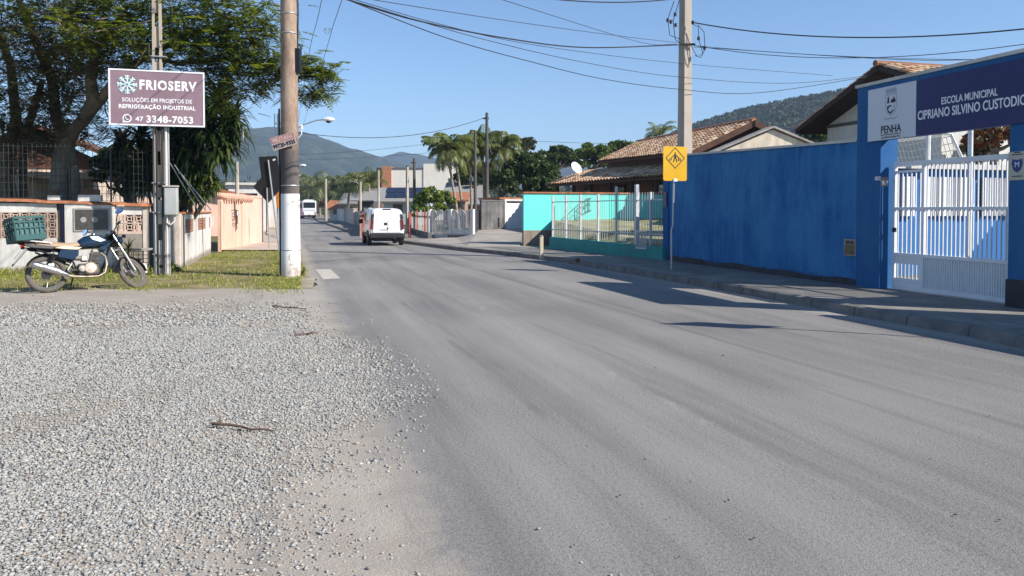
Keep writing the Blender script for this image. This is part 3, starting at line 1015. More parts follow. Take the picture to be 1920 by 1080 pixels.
# goal with net
gl = thing('football_goal', 'white goal frame with pale net showing above the school gate', 'goal', frame(3.6, -3.4, 0), WROT)
WT = M_basic('goal_white', (0.7, 0.7, 0.68), .5)
MB().tube([(1.5, 0, .1), (1.5, 0, 3.3), (-1.1, 0, 3.3), (-1.1, 0, .1)], .05, 8).build('goal_frame', WT, gl)
MB().tube([(-1.1, 0, 3.3), (-1.1, -.6, 3.25), (-1.25, -.9, 2.5)], .035, 6).build('brace', WT, gl)
MB().tube([(1.5, 0, 3.3), (1.5, -.6, 3.25), (1.65, -.9, 2.5)], .035, 6).build('brace', WT, gl)
m = MB()
for i in range(22):
    q = -1.1 + 2.6 * i / 21
    m.tube([(q, -.02, 3.27), (q, -.6, 3.2), (q, -1.2, 1.6), (q, -1.6, .12)], .008, 4)
for i in range(20):
    z = .3 + 2.9 * i / 19
    y = -.6 - (3.2 - z) / 3.1
    m.tube([(-1.1, y, z), (.2, y - .08, z - .08), (1.5, y, z)], .008, 4)
m.build('net', M_basic('net', (0.55, 0.54, 0.5), .8), gl)
sp_ = thing('yard_post', 'slim white post standing behind the school gate', 'post', frame(1.48, -3.5, 0), WROT)
MB().cyl((0, 0, .1), (0, 0, 3.6), .05, .05, 10).build('pole', WT, sp_)
MB().cyl((0, 0, 3.6), (0, 0, 3.66), .065, .04, 10).build('cap', WT, sp_)

# ---- yellow crossing sign
bx_, by_ = G(1259, 505, PZ)
ys_ = thing('crossing_sign', 'yellow pedestrian crossing sign on thin grey post by the blue wall', 'traffic sign', (bx_, by_, PZ), ANG - R(90))
YEL = M_basic('sign_yellow', (0.72, 0.40, 0.015), .4, var=.06)
sc_ = by_ / FOC
zc = AT(1264, 307, by_).z - PZ
hw, hh = 24.5 * sc_, 32 * sc_
def rrect(w_, h_, r_, n_=5):
    o = []
    for cx, cy, a0 in ((w_ - r_, h_ - r_, 0), (-w_ + r_, h_ - r_, 90), (-w_ + r_, -h_ + r_, 180), (w_ - r_, -h_ + r_, 270)):
        for i in range(n_ + 1):
            a = R(a0 + 90 * i / n_)
            o.append((cx + r_ * math.cos(a), cy + r_ * math.sin(a)))
    return o
dx_ = 5.0 * sc_
MB().ext([(x + dx_, z + zc) for x, z in rrect(hw, hh, .05)], 'xz', -.035, -.031).build('panel', YEL, ys_)
m = MB()
dz_ = zc + hh * .33
o_, i_ = hh * .63, hh * .565
for k4 in range(4):
    a0, a1 = R(90 * k4), R(90 * k4 + 90)
    P = [(o_ * math.cos(a0), o_ * math.sin(a0)), (o_ * math.cos(a1), o_ * math.sin(a1)), (i_ * math.cos(a1), i_ * math.sin(a1)), (i_ * math.cos(a0), i_ * math.sin(a0))]
    m.ext([(x + dx_, z + dz_) for x, z in P], 'xz', -.038, -.0352)
m.build('diamond_border', DARK, ys_)
m = MB()
sI = i_
def sy(pts):
    m.ext([(x * sI + dx_, z * sI + dz_) for x, z in pts], 'xz', -.038, -.0352)
sy([(.09 * math.cos(a * .785), .52 + .09 * math.sin(a * .785)) for a in range(8)])
sy([(-.1, .4), (.1, .4), (.14, .0), (-.14, .0)])
sy([(-.12, .0), (.0, .0), (-.14, -.42), (-.26, -.42)])
sy([(.02, .0), (.13, .0), (.27, -.42), (.15, -.42)])
sy([(-.1, .38), (-.1, .26), (-.3, .06), (-.38, .1)])
sy([(.1, .38), (.1, .26), (.3, .06), (.38, .1)])
for q in (-.62, -.42, .3, .5):
    sy([(q, .1 if abs(q) < .55 else -.02), (q + .1, .1 if abs(q) < .45 else -.02), (q + .2 * (1 if q > 0 else -.2), -.28), (q + .06 * (1 if q > 0 else -2.2), -.28)])
m.build('walker_symbol', DARK, ys_)
MB().tube([(0, 0, 0), (-.005, 0, .95), (.03, 0, 1.05), (dx_, 0, zc + hh * .9)], .024, 8).build('post', STEEL, ys_, smooth=40)
MB().bx(dx_ - .05, dx_ + .05, -.06, -.0385, zc - hh - .02, zc - hh + .05).build('clamp', WHITEMETAL, ys_, bevel=.004)

dup(ys_, (6.2, 8.9, PZ), ANG - R(90), 'second yellow crossing sign, on the pavement past the right edge of the view')

# ---- bollard
bx_, by_ = G(1015, 484, PZ)
bo = thing('bollard', 'short cream square post at the kerb before the turquoise fence', 'bollard', (bx_, by_, PZ), ANG)
hb = (484 - 442) * by_ / FOC
MB().bx(-.05, .05, -.05, .05, -.03, hb - .03).build('post', M_wall('cream_post', (0.58, 0.50, 0.36), (0.3, 0.24, 0.17), .8, .5), bo, bevel=.006)
MB().lathe([(.001, hb - .03), (.06, hb - .03), (.06, hb), (.03, hb + .015), (.001, hb + .017)], n=4).build('cap', CONC, bo)
bx_, by_ = G(1083, 492, PZ)
st = thing('stump', 'dark low stump on the kerb near the turquoise wall', 'stump', (bx_, by_, PZ))
MB().lathe([(.001, 0), (.07, 0), (.06, .06), (.065, .1), (.001, .11)], n=10).build('stub', RUST, st)

# ================================================================== TURQUOISE HOUSE PLOT
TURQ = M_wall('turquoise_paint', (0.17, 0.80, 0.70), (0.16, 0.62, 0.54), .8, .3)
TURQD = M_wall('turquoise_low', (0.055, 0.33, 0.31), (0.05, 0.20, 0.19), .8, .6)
TA, TB = V2(G(1243, 488, PZ)), V2(G(1030, 466, PZ))
TD = (TB - TA).normalized()
TN = Vector((-TD.y, TD.x, 0))
TROT = math.atan2(TD.y, TD.x)
TL = (TB - TA).length
tf = thing('railing_fence', 'low turquoise wall with tall white metal railing on top', 'fence', TA, TROT)
m = MB()
z0a, z1a = .50, .57
m.add([(.03, -.14, 0), (TL, -.14, 0), (TL, 0, 0), (.03, 0, 0), (.03, -.14, z0a), (TL, -.14, z1a), (TL, 0, z1a), (.03, 0, z0a)],
      [(0, 1, 2, 3), (4, 5, 6, 7), (0, 1, 5, 4), (1, 2, 6, 5), (2, 3, 7, 6), (3, 0, 4, 7)])
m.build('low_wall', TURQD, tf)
ztop = 2.08
RAIL = M_basic('rail_white', (0.55, 0.57, 0.57), .5, var=.1)
posts = [1033, 1058, 1085, 1118, 1152, 1190, 1216]
for q in posts:
    x = along(q, TA, TD)
    hgt = {1190: 2.32, 1152: 2.3}.get(q, ztop)
    w_ = .05 if q == 1190 else .03
    MB().bx(x - w_, x + w_, -.07 - w_, -.07 + w_, .5, hgt).build('post', RAIL, tf)
edges = [TL - .05] + [along(q, TA, TD) for q in posts] + [.06]
edges = sorted(set(edges))
for a, b in zip(edges, edges[1:]):
    if b - a < .2:
        continue
    m = MB()
    for z in (.85, 1.85):
        m.bx(a + .03, b - .03, -.085, -.055, z - .015, z + .015)
    nbar = max(2, int((b - a) / .13))
    for i in range(1, nbar):
        x = a + (b - a) * i / nbar
        m.bx(x - .0075, x + .0075, -.075, -.065, .58, ztop)
    m.build('picket_bay', RAIL, tf)
x0 = along(1212, TA, TD)
x1 = along(1194, TA, TD)
m = MB()
for i in range(7):
    x = x0 + (x1 - x0) * i / 6
    m.bx(x - .012, x + .012, .002, .02, .42, .92)
m.bx(x0 - .03, x1 + .03, .002, .03, .40, .44)
m.bx(x0 - .03, x1 + .03, .002, .03, .9, .94)
m.build('basket_grille', RAIL, tf)
# cross wall, sunlit, at the plot's far side
CA = V2(AT(982, 400, 31.0))
CA.z = 0
cw = thing('garden_wall', 'bright turquoise garden wall with orange tile coping and stone base', 'wall', CA, math.atan2(N.y, N.x))
zc = AT(982, 363, 31).z
MB().bx(0, 9.5, 0, .15, .74, zc).build('wall', TURQ, cw)
MB().bx(-.03, 9.53, -.05, .2, zc, zc + .07).build('coping', TERRA, cw, bevel=.02)
STONEW = M_wall('stone_base', (0.36, 0.30, 0.24), (0.18, 0.14, 0.11), .95, .8, bump=.6)
MB().bx(-.02, 2.1, -.06, .16, .05, .739).build('stone_base', STONEW, cw)
MB().bx(1.25, 1.31, -.03, -.001, 1.1, 1.7).build('hinge_strip', DSTEEL, cw)
m = MB()
cB, cE = CA + N * 1.2, CA + N * 9.0
p1, p2 = TB - TN * .2, TA - TN * .2
m.add([(p1.x, p1.y, .55), (p2.x, p2.y, .5), (p2.x + 3.5, p2.y + 1.1, .75), (cE.x, cE.y, 1.25), (cB.x, cB.y, 1.15)], [(0, 1, 2, 3, 4)])
k = NT('garden_turf')
pos, _, _, _ = pos_xyz(k)
k.col(k.ramp(k.noise(1.5, 7, .7, pos), [(.3, (.14, .15, .05)), (.5, (.25, .24, .11)), (.65, (.36, .32, .22))]))
struct(m.build('front_garden', k.set(.95)))
# ornate stair rail inside
sr = thing('stair_railing', 'black wrought iron railing sloping up inside the turquoise plot', 'railing', TB + Vector((1.1, 2.2, 0)), TROT - R(60))
m = MB()
m.tube([(0, 0, 1.45), (.9, 0, 2.0), (1.4, 0, 2.05)], .02, 6)
m.tube([(0, 0, 1.0), (.9, 0, 1.5), (1.4, 0, 1.55)], .02, 6)
for i in range(8):
    x = i * .2
    zt = 1.45 + min(x, .9) * .61
    m.tube([(x, 0, zt - .5), (x, 0, zt)], .012, 5)
m.build('rail', DSTEEL, sr)
m = MB()
for i in range(6):
    x = .1 + i * .2
    zt = 1.22 + min(x, .9) * .59
    m.tube([(x + .08 * math.cos(a * .7) * (1 - a / 14), .0, zt + .1 * math.sin(a * .7) * (1 - a / 14)) for a in range(12)], .008, 4)
m.build('scrolls', DSTEEL, sr)

# ---- corrugated clay roof planes
def roof_mat():
    k = NT('clay_tiles')
    g = k.n('ShaderNodeNewGeometry')
    c = k.ramp(g.outputs['Random Per Island'], [(0, (.30, .15, .08)), (.3, (.55, .31, .17)), (.6, (.70, .47, .29)), (.85, (.76, .57, .39)), (1, (.42, .27, .18))])
    c = k.mix(k.ramp(k.noise(1.2, 6, .7), [(.48, 0), (.72, .5)]), c, (.20, .15, .11))
    k.col(c)
    return k.set(.9, 0, .15)
TILES = roof_mat()
def tiled(name, P00, P10, P11, P01, nu, nv, parent, r=None, mat=None):
    """barrel tiles laid over a 4-cornered roof plane: rows run P00->P10 (eave), courses up to P01/P11 (ridge)"""
    P00, P10, P11, P01 = map(Vector, (P00, P10, P11, P01))
    nrm = (P10 - P00).cross(P01 - P00).normalized()
    if nrm.z < 0:
        nrm = -nrm
    V, F = [], []
    seg = 5
    for j in range(nv):
        for i in range(nu):
            u0, u1 = i / nu, (i + 1) / nu
            v0, v1 = j / nv, min(1, (j + 1.15) / nv)
            def pt(u, v):
                return P00 * (1 - u) * (1 - v) + P10 * u * (1 - v) + P11 * u * v + P01 * (1 - u) * v
            o = len(V)
            lift = random.uniform(0, .012)
            for v, tk in ((v0, .035), (v1, .005)):
                a, b = pt(u0, v), pt(u1, v)
                wdt = (b - a).length
                for s_ in range(seg + 1):
                    th = math.pi * s_ / seg
                    q = a + (b - a) * (.5 - .5 * math.cos(th)) + nrm * (math.sin(th) * wdt * .32 + tk + lift)
                    V.append(tuple(q))
            for s_ in range(seg):
                F.append((o + s_, o + s_ + 1, o + seg + 1 + s_ + 1, o + seg + 1 + s_))
    o = np_mesh(name, V, F, mat or TILES, parent)
    return o
def roof_slab(name, P, mat, parent, t=.08):
    return MB().slab(P, t).build(name, mat, parent)

th = thing('tiled_house', 'house with stepped clay tile roof and deep veranda behind turquoise wall', 'house', (6, 36, 0))
thI = Matrix.Translation(Vector((-6, -36, 0)))
def L(p):
    return tuple(thI @ Vector(p))
R1, R2 = AT(1195, 268, 41.4), AT(1414, 228, 31)
E1, E2 = AT(1123, 303, 41), AT(1296, 285, 31.2)
R1w, R2w, E1w, E2w = R1, R2, E1, E2
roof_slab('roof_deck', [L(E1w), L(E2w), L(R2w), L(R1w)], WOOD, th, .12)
tiled('roof_tiles', L(E1w), L(E2w), L(R2w), L(R1w), 40, 11, th)
B1, B2 = R1w + (R1w - E1w) * 1.0, R2w + (R2w - E2w) * 1.0
B1.z, B2.z = E1w.z, E2w.z
roof_slab('roof_deck', [L(R1w), L(R2w), L(B2), L(B1)], WOOD, th, .12)
tiled('roof_tiles', L(B2), L(B1), L(R1w), L(R2w), 40, 11, th)
m = MB()
m.tube([L(R1w + Vector((0, 0, .05))), L(R2w + Vector((0, 0, .05)))], .11, 8)
m.build('ridge_tiles', TERRA, th)
m = MB()
for a, b in ((E2w, R2w), (B2, R2w)):
    d_ = (b - a).normalized()
    s_ = Vector((.02, -.06, 0))
    m.slab([L(a + s_ + Vector((0, 0, .06))), L(a + s_ + Vector((0, 0, -.2))), L(b + s_ + Vector((0, 0, -.2))), L(b + s_ + Vector((0, 0, .06)))], .04)
m.build('barge_board', M_basic('barge', (.16, .08, .05), .7, var=.2), th)
v1, v2 = AT(1023, 348, 43), AT(1300, 327, 30)
w1, w2 = AT(1098, 322, 43.5), AT(1371, 296, 30.5)
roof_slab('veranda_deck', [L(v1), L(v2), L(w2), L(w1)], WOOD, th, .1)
tiled('veranda_tiles', L(v1), L(v2), L(w2), L(w1), 46, 8, th)
m = MB()
q1, q2 = v1 + N * 1.7, v2 + N * 1.7
q3, q4 = q2 + N * 5.5, q1 + N * 5.5
for z0_, nm in ((1.0, 'wall'),):
    m.add([L((q1.x, q1.y, .1)), L((q2.x, q2.y, .1)), L((q3.x, q3.y, .1)), L((q4.x, q4.y, .1)), L((q1.x, q1.y, 3.5)), L((q2.x, q2.y, 3.5)), L((q3.x, q3.y, 3.5)), L((q4.x, q4.y, 3.5))],
          [(0, 1, 5, 4), (1, 2, 6, 5), (2, 3, 7, 6), (3, 0, 4, 7), (4, 5, 6, 7)])
m.build('wall', M_wall('house_wood', (.17, .10, .07), (.09, .05, .035), .8, .6), th)
up1, up2 = E1w + N * .9, E2w + N * .9
m = MB()
g2 = E2w + U * .5 + N * .6
e_ = B2 + U * .5 - N * .6
m.add([L((g2.x, g2.y, 3.0)), L((e_.x, e_.y, 3.0)), L((e_.x, e_.y, e_.z)), L((R2w.x + U.x * .5, R2w.y + U.y * .5, R2w.z - .15)), L((g2.x, g2.y, g2.z))], [(0, 1, 2, 3, 4)])
f1 = E1w + N * .5
f2 = E2w + N * .5
m.quad(L((f1.x, f1.y, 3.0)), L((f2.x, f2.y, 3.0)), L((f2.x, f2.y, 4.2)), L((f1.x, f1.y, 4.3)))
m.build('upper_wall', WOOD, th)
for i in range(7):
    p = v1 + (v2 - v1) * ((i + .4) / 7) + N * .35
    MB().bx(-.09, .09, -.09, .09, .1, 2.95, Matrix.Translation(Vector(L((p.x, p.y, 0))))).build('veranda_post', WOOD, th)
for i in range(4):
    p = q1 + (q2 - q1) * ((i + .5) / 4) - N * .01
    M_ = Matrix.Translation(Vector(L((p.x, p.y, 0)))) @ Matrix.Rotation(ANG, 4, 'Z')
    MB().bx(-.5, .5, -.01, .04, 1.9, 2.8, M_).build('window', GLASS, th)
sd = AT(1079, 316, 42.2)
dish = thing('satellite_dish', 'white satellite dish on the corner of the veranda roof', 'satellite dish', sd, R(20))
m = MB()
m.lathe([(.001, 0), (.13, .012), (.25, .045), (.35, .10), (.36, .105), (.35, .09), (.25, .03), (.13, -.004), (.001, -.015)], n=24)
m.xf(Matrix.Rotation(R(-70), 4, 'Z') @ Matrix.Rotation(R(62), 4, 'Y'))
m.build('reflector', WHITE, dish, smooth=40)
MB().tube([(0, 0, -.02), (-.05, .1, -.3), (-.05, .1, -.95)], .03, 6).build('mast', STEEL, dish)
MB().tube([(0.1, -.3, -.2), (.15, -.5, .15)], .015, 5).build('feed_arm', STEEL, dish)
# beige gabled shed
gp0, gpk, gp1 = AT(1318, 298, 24.4), AT(1449, 243, 24.8), AT(1560, 288, 25.2)
gs = thing('gabled_shed', 'weathered cream gable wall of a low building behind the blue wall', 'building', (gp0.x, gp0.y, 0))
def Lg(p):
    return Vector(p) - Vector((gp0.x, gp0.y, 0))
CREAM = M_wall('cream_weathered', (.66, .57, .44), (.2, .165, .125), .9, .6)
bk = U * .35
m = MB()
P5 = [Lg((gp0.x, gp0.y, .1)), Lg((gp1.x, gp1.y, .1)), Lg(gp1), Lg(gpk), Lg(gp0)]
k5 = [p + bk for p in P5]
m.add(P5 + k5, [(0, 1, 2, 3, 4), (9, 8, 7, 6, 5), (0, 1, 6, 5), (1, 2, 7, 6), (4, 0, 5, 9)])
m.build('wall', CREAM, gs)
m = MB()
m.slab([P5[4] + Vector((-.1, -.12, .0)), P5[3] + Vector((0, -.12, .05)), k5[3] + Vector((0, 0, .05)), k5[4] + Vector((-.1, 0, 0))], -.06)
m.slab([P5[3] + Vector((0, -.12, .05)), P5[2] + Vector((.2, -.12, -.05)), k5[2] + Vector((.2, 0, -.05)), k5[3] + Vector((0, 0, .05))], -.06)
m.build('roof', M_basic('fibre_roof', (.33, .30, .27), .9, var=.2), gs)

# ---- white school house with dark eaves
hr = AT(1645, 122, 26.5)
tt_ = 4.45
ov = thing('school_house', 'white gabled house with dark brown eaves rising behind the school wall', 'house', (hr.x, hr.y, 0), ANG)
zr = hr.z
ze = AT(1490, 244, (hr + U * tt_).y).z
# local: x along the road, y towards the road (-N), ridge runs along -y (away from the road)
dk = 10
NS = 2.3
A0, A1, A2 = Vector((tt_, 0, ze)), Vector((0, 0, zr)), Vector((-NS, 0, zr - (zr - ze) * NS / tt_))
off_ = Vector((0, -dk, 0))
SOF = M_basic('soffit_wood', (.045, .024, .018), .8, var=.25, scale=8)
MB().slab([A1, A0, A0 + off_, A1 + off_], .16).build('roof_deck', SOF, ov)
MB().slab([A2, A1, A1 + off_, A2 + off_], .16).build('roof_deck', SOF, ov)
OT = M_basic('old_tile', (.27, .14, .085), .9, var=.3, scale=6)
tiled('roof_tiles', A0 + off_, A0, A1, A1 + off_, 34, 13, ov)
tiled('roof_tiles', A2, A2 + off_, A1 + off_, A1, 34, 7, ov)
MB().tube([A1 + Vector((0, .1, .06)), A1 + off_ + Vector((0, 0, .06))], .11, 8).build('ridge_tiles', OT, ov)
WW = M_wall('house_white', (.66, .65, .60), (.42, .41, .37), .85, .45)
ins = .95
wx = tt_ - .75
zs = zr - .12 - (zr - ze) * (wx / tt_)
m = MB()
nx_ = NS - .5
P5 = [Vector((wx, -ins, .1)), Vector((-nx_, -ins, .1)), Vector((-nx_, -ins, zr - .18 - (zr - ze) * nx_ / tt_)), Vector((0, -ins, zr - .2)), Vector((wx, -ins, zs - .06))]
k5 = [p + Vector((0, -dk + 1.6, 0)) for p in P5]
m.add(P5 + k5, [(0, 1, 2, 3, 4), (9, 8, 7, 6, 5), (1, 2, 7, 6), (0, 4, 9, 5)])
m.build('wall', WW, ov)
MB().bx(-nx_, wx, -ins + .001, -ins + .05, zs - .16, zs - .04).build('string_course', M_basic('trim_green', (.10, .12, .10), .7), ov)
for q in (2.2,):
    f_ = MB().bx(q - .6, q + .6, -ins + .001, -ins + .03, 3.2 - .5, 3.2 + .45).build('window', GLASS, ov)
    MB().bx(q - .68, q + .68, -ins + .001, -ins + .06, 3.2 + .46, 3.2 + .54).build('frame', DSTEEL, f_)
# ================================================================== LEFT SIDE
LR = ANG - R(90)                         # local x across the road to the right, local y away
LC = V2(G(338, 507))
def alongF(px, O=None):
    return along(px, O or LC, N)
WHITEW = M_wall('white_wall', (.72, .70, .66), (.34, .30, .26), .85, .55, base=((.28, .24, .19), .25, .22))
PEEL = M_wall('peeling_wall', (.66, .58, .50), (.30, .24, .19), .95, 1.0, bump=.6)
COBO = M_wall('cobogo_clay', (.62, .47, .38), (.30, .20, .15), .9, .7)
BRICKR = M_wall('brick_insert', (.42, .22, .15), (.24, .13, .09), .9, .7, bump=.5)
fw = thing('front_wall', 'white garden wall with pierced clay blocks and orange tile cap behind the motorcycle', 'wall', LC, LR)
zA = 1.66
def ztop_(x):
    return 1.62 - x * .035
def wallpiece(x0, x1, y0, y1, z0, z1, name, mat, par=None, **kw):
    return MB().bx(x0, x1, y0, y1, z0, z1).build(name, mat, par or fw, **kw)
xa, xb, xc, xd = alongF(106), alongF(122), alongF(216), alongF(268)
XL = -11.0
wallpiece(XL, xa, 0, .14, -.1, .86, 'low_wall', WHITEW)
wallpiece(xc + .001, xd, .0, .14, .95, 1.0, 'block_sill', COBO)
wallpiece(XL, xa, 0, .14, 1.50, ztop_(xa), 'head_band', WHITEW)
wallpiece(xb, xc, -.06, .2, -.1, ztop_(xb), 'meter_pillar', WHITEW, bevel=.01)
wallpiece(xc + .001, xd, .0, .14, 1.44, ztop_(xd), 'head_band', WHITEW)
wallpiece(xd + .001, xd + .14, -.02, .16, -.1, ztop_(xd), 'pillar', PEEL)
wallpiece(-.34, .02, -.02, .34, -.1, 1.46, 'corner_pillar', PEEL, bevel=.03)
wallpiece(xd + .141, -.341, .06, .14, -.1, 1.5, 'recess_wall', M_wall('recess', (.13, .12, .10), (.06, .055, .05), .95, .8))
def cobogo(x0, x1, z0, z1, name, cell=.2):
    m = MB()
    nx, nz = max(1, round((x1 - x0) / cell)), max(1, round((z1 - z0) / cell))
    cx, cz = (x1 - x0) / nx, (z1 - z0) / nz
    for i in range(nx + 1):
        q = x0 + i * cx
        m.bx(q - .016, q + .016, .0, .13, z0, z1)
    for j in range(nz + 1):
        q = z0 + j * cz
        for i in range(nx):
            m.bx(x0 + i * cx + .0161, x0 + (i + 1) * cx - .0161, .002, .128, max(z0, q - .014), min(z1, q + .014))
    for i in range(nx):
        for j in range(nz):
            ox, oz = x0 + (i + .5) * cx, z0 + (j + .5) * cz
            ring = []
            for s_ in range(12):
                a0, a1 = s_ * math.pi / 6, (s_ + 1) * math.pi / 6
                for (ra, rb) in ((.040, .058),):
                    ps = [(ox + ra * math.cos(a0), oz + ra * math.sin(a0)), (ox + rb * math.cos(a0), oz + rb * math.sin(a0)), (ox + rb * math.cos(a1), oz + rb * math.sin(a1)), (ox + ra * math.cos(a1), oz + ra * math.sin(a1))]
                    m.ext(ps, 'xz', .012, .11)
            for s_ in range(4):
                a = math.pi / 4 + s_ * math.pi / 2
                c_, s2 = math.cos(a), math.sin(a)
                m.add([(ox + c_ * .055 - s2 * .012, y, oz + s2 * .055 + c_ * .012) for y in (.015, .1)] + [(ox + c_ * .055 + s2 * .012, y, oz + s2 * .055 - c_ * .012) for y in (.015, .1)] +
                      [(ox + c_ * cx * .64 - s2 * .012, y, oz + s2 * cz * .64 + c_ * .012) for y in (.015, .1)] + [(ox + c_ * cx * .64 + s2 * .012, y, oz + s2 * cz * .64 - c_ * .012) for y in (.015, .1)],
                      [(0, 2, 6, 4), (1, 3, 7, 5), (0, 1, 5, 4), (2, 3, 7, 6)])
    return m.build(name, COBO, fw)
cobogo(XL, xa, .86, 1.50, 'pierced_blocks')
cobogo(xc + .01, xd, 1.0, 1.44, 'pierced_blocks')
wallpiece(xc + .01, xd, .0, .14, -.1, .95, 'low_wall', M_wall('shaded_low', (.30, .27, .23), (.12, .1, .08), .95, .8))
m = MB()
nt_ = 40
for i in range(nt_):
    a = XL + (0 - XL) * i / nt_ - .17
    b = XL + (0 - XL) * (i + 1.04) / nt_ - .17
    za, zb = ztop_(a), ztop_(b)
    P = [(-.10, .0), (-.04, .055), (.07, .075), (.18, .055), (.24, 0)]
    dz = random.uniform(-.008, .012)
    m.loft([[(a, y, za + z + dz) for y, z in P], [(b, y, zb + z + dz) for y, z in P]])
m.build('tile_cap', TERRA, fw)
for pa, pb, h in ((90, 113, .12), (147, 190, .16)):
    a, b = alongF(pa), alongF(pb)
    wallpiece(a, b, -.02, .2, ztop_(a) + .07, ztop_(a) + .07 + h, 'stub', WHITEW)
    wallpiece(a + .05, b - .05, .03, .17, ztop_(a) + .0705 + h, ztop_(a) + .2 + h, 'stub_cap', RUST)
gm = thing('wall_meter', 'wide glazed meter cabinet in the white pillar above the motorcycle', 'meter box', LC, LR)
a, b = alongF(143), alongF(204)
za, zb = AT(170, 431, 19.0).z, AT(170, 393, 19.0).z
MB().bx(a - .04, b + .04, -.085, -.062, za - .04, zb + .04).build('frame', CONC, gm)
MB().bx(a, b, -.095, -.086, za, zb).build('glass_front', M_basic('meter_glass', (.09, .085, .08), .25, var=.3, scale=9), gm)
for q in (.25, .6):
    MB().lathe([(.001, 0), (.07, 0), (.07, .03), (.001, .035)], (a + (b - a) * q, -.097, (za + zb) / 2), 'y', 14).build('dial', M_basic('dial', (.35, .34, .33), .5), gm)
dg = thing('dark_gate', 'narrow dark metal gate between pierced wall and white pillar', 'gate', LC, LR)
m = MB()
m.bx(xa + .002, xb - .002, .05, .08, 0, 1.75)
m.build('panel', DSTEEL, dg)
MB().bx(xb - .07, xb - .04, .03, .049, .0, 1.8).build('frame', M_basic('violet_bar', (.10, .08, .18), .5), dg)

# wire mesh on the wall
mf = thing('mesh_fence', 'dark wire mesh panels standing on the white garden wall', 'fence', LC, LR)
MESH = M_basic('mesh_wire', (.05, .055, .055), .7, .2)
ph = 1.35
xs_ = [XL, XL + 2.5, XL + 5.0, xb + .1, xc - .1, xd + .1]
for a, b in zip(xs_, xs_[1:]):
    m = MB()
    zb_ = ztop_((a + b) / 2) + .06
    n_ = int((b - a) / .1)
    for i in range(n_ + 1):
        q = a + (b - a) * i / n_
        m.tube([(q, .08, zb_), (q, .08, zb_ + ph)], .0055, 4)
    for j in range(8):
        q = zb_ + ph * j / 7.5 + .03
        m.tube([(a, .086, q), (b, .086, q)], .006, 4)
    m.build('mesh_panel', MESH, mf)
    MB().bx(a - .02, a + .02, .06, .1, zb_ - .05, zb_ + ph + .03).build('post', MESH, mf)
m = MB()
zq = 1.5
for q, l_ in ((.05, 0), (.2, .12), (.32, .3)):
    m.tube([(-.35 + q, .3, zq + 1.35 - l_), (.30 + q * 1.2, .8, zq + .05)], .013, 5)
m.build('brace', STEEL, mf)

# side wall along the verge
sw = thing('side_wall', 'white wall with square brick inserts running beside the grass verge', 'wall', LC, ANG)
SWL = (V2(G(419, 474)) - LC).length
m = MB()
ins_ = [(along(347, LC, U), along(363, LC, U)), (along(371, LC, U), along(386, LC, U)), (along(392, LC, U), along(401, LC, U))]
x = .35
segs = []
z0i, z1i, zt_ = .92, 1.30, 1.44
for a, b in ins_:
    segs.append((x, a))
    x = b
segs.append((x, SWL))
for a, b in segs:
    m.bx(a, b, 0, .15, z0i + .0005, z1i - .0005)
m.bx(.35, SWL, .0, .15, -.1, z0i)
m.bx(.35, SWL, .0, .15, z1i, zt_)
m.build('wall', WHITEW, sw)
for a, b in ins_:
    MB().bx(a + .002, b - .002, .03, .12, z0i + .002, z1i - .002).build('brick_insert', BRICKR, sw)
    m = MB()
    for q in range(4):
        zz = z0i + (z1i - z0i) * (q + .5) / 4
        m.bx(a + .004, b - .004, .008, .0298, zz - .032, zz + .032)
    m.build('brick_course', BRICKR, sw)
MB().bx(.33, SWL + .02, -.04, .19, zt_, zt_ + .06).build('tile_cap', TERRA, sw, bevel=.02)
PT = along(317, LC, U)
MB().tube([(.55, -.03, 0), (.55, -.03, 1.55)], .018, 6).build('drain_pipe', DSTEEL, sw)

# pink wall further along
PK0 = V2(G(419, 471))
PK1 = V2(G(494, 455))
PKD = (PK1 - PK0).normalized()
PKL = (PK1 - PK0).length
PINK = M_wall('pink_paint', (.76, .52, .41), (.52, .34, .27), .85, .4)
pk = thing('pink_wall', 'salmon pink wall with tiled head and board gate beside the pavement', 'wall', PK0, math.atan2(PKD.y, PKD.x))
xg = along(455, PK0, PKD)
MB().bx(xg, PKL, 0, .2, -.1, 2.12).build('wall', PINK, pk)
MB().bx(.0, xg - .001, .08, .2, -.1, 1.95).build('gate_board', M_wall('pink_board', (.76, .50, .38), (.55, .35, .26), .8, .5), pk)
m = MB()
for i in range(9):
    q = xg * i / 9
    m.bx(q - .012, q + .012, .062, .0798, .05, 1.9)
m.build('board_ribs', PINK, pk)
m = MB()
for i in range(12):
    a = (xg + 1.6) * i / 12
    m.tube([(a + .4, -.1, 2.0), (a + .4, .35, 2.14)], .11, 8)
m.build('tile_head', M_basic('pink_tile', (.66, .40, .29), .85, var=.15), pk)
MB().bx(xg + 1.7, PKL, -.03, .23, 2.121, 2.2).build('coping', PINK, pk)
p = V2(G(437, 466))
ts = thing('litter_basket', 'dark iron litter basket with scrolls on a thin pole by pink wall', 'litter basket', p, ANG)
m = MB()
m.tube([(0, 0, 0), (0, 0, 1.0)], .022, 6)
m.build('pole', DSTEEL, ts)
m = MB()
for z in (1.0, 1.28, 1.55):
    w_ = .28 + (z - 1) * .32
    m.tube([(-w_, -.16, z), (w_, -.16, z), (w_, .16, z), (-w_, .16, z), (-w_, -.16, z)], .014, 5)
for i in range(7):
    q = -1 + 2 * i / 6
    for y in (-.16, .16):
        m.tube([(q * .28, y, 1.0), (q * .456, y, 1.55)], .011, 4)
m.build('basket', DSTEEL, ts)
m = MB()
for q in (-.25, 0, .25):
    m.tube([(q + .09 * math.cos(a * .6), -.19, 1.42 + .09 * math.sin(a * .6)) for a in range(11)], .012, 4)
m.build('scrolls', WHITEMETAL, ts)
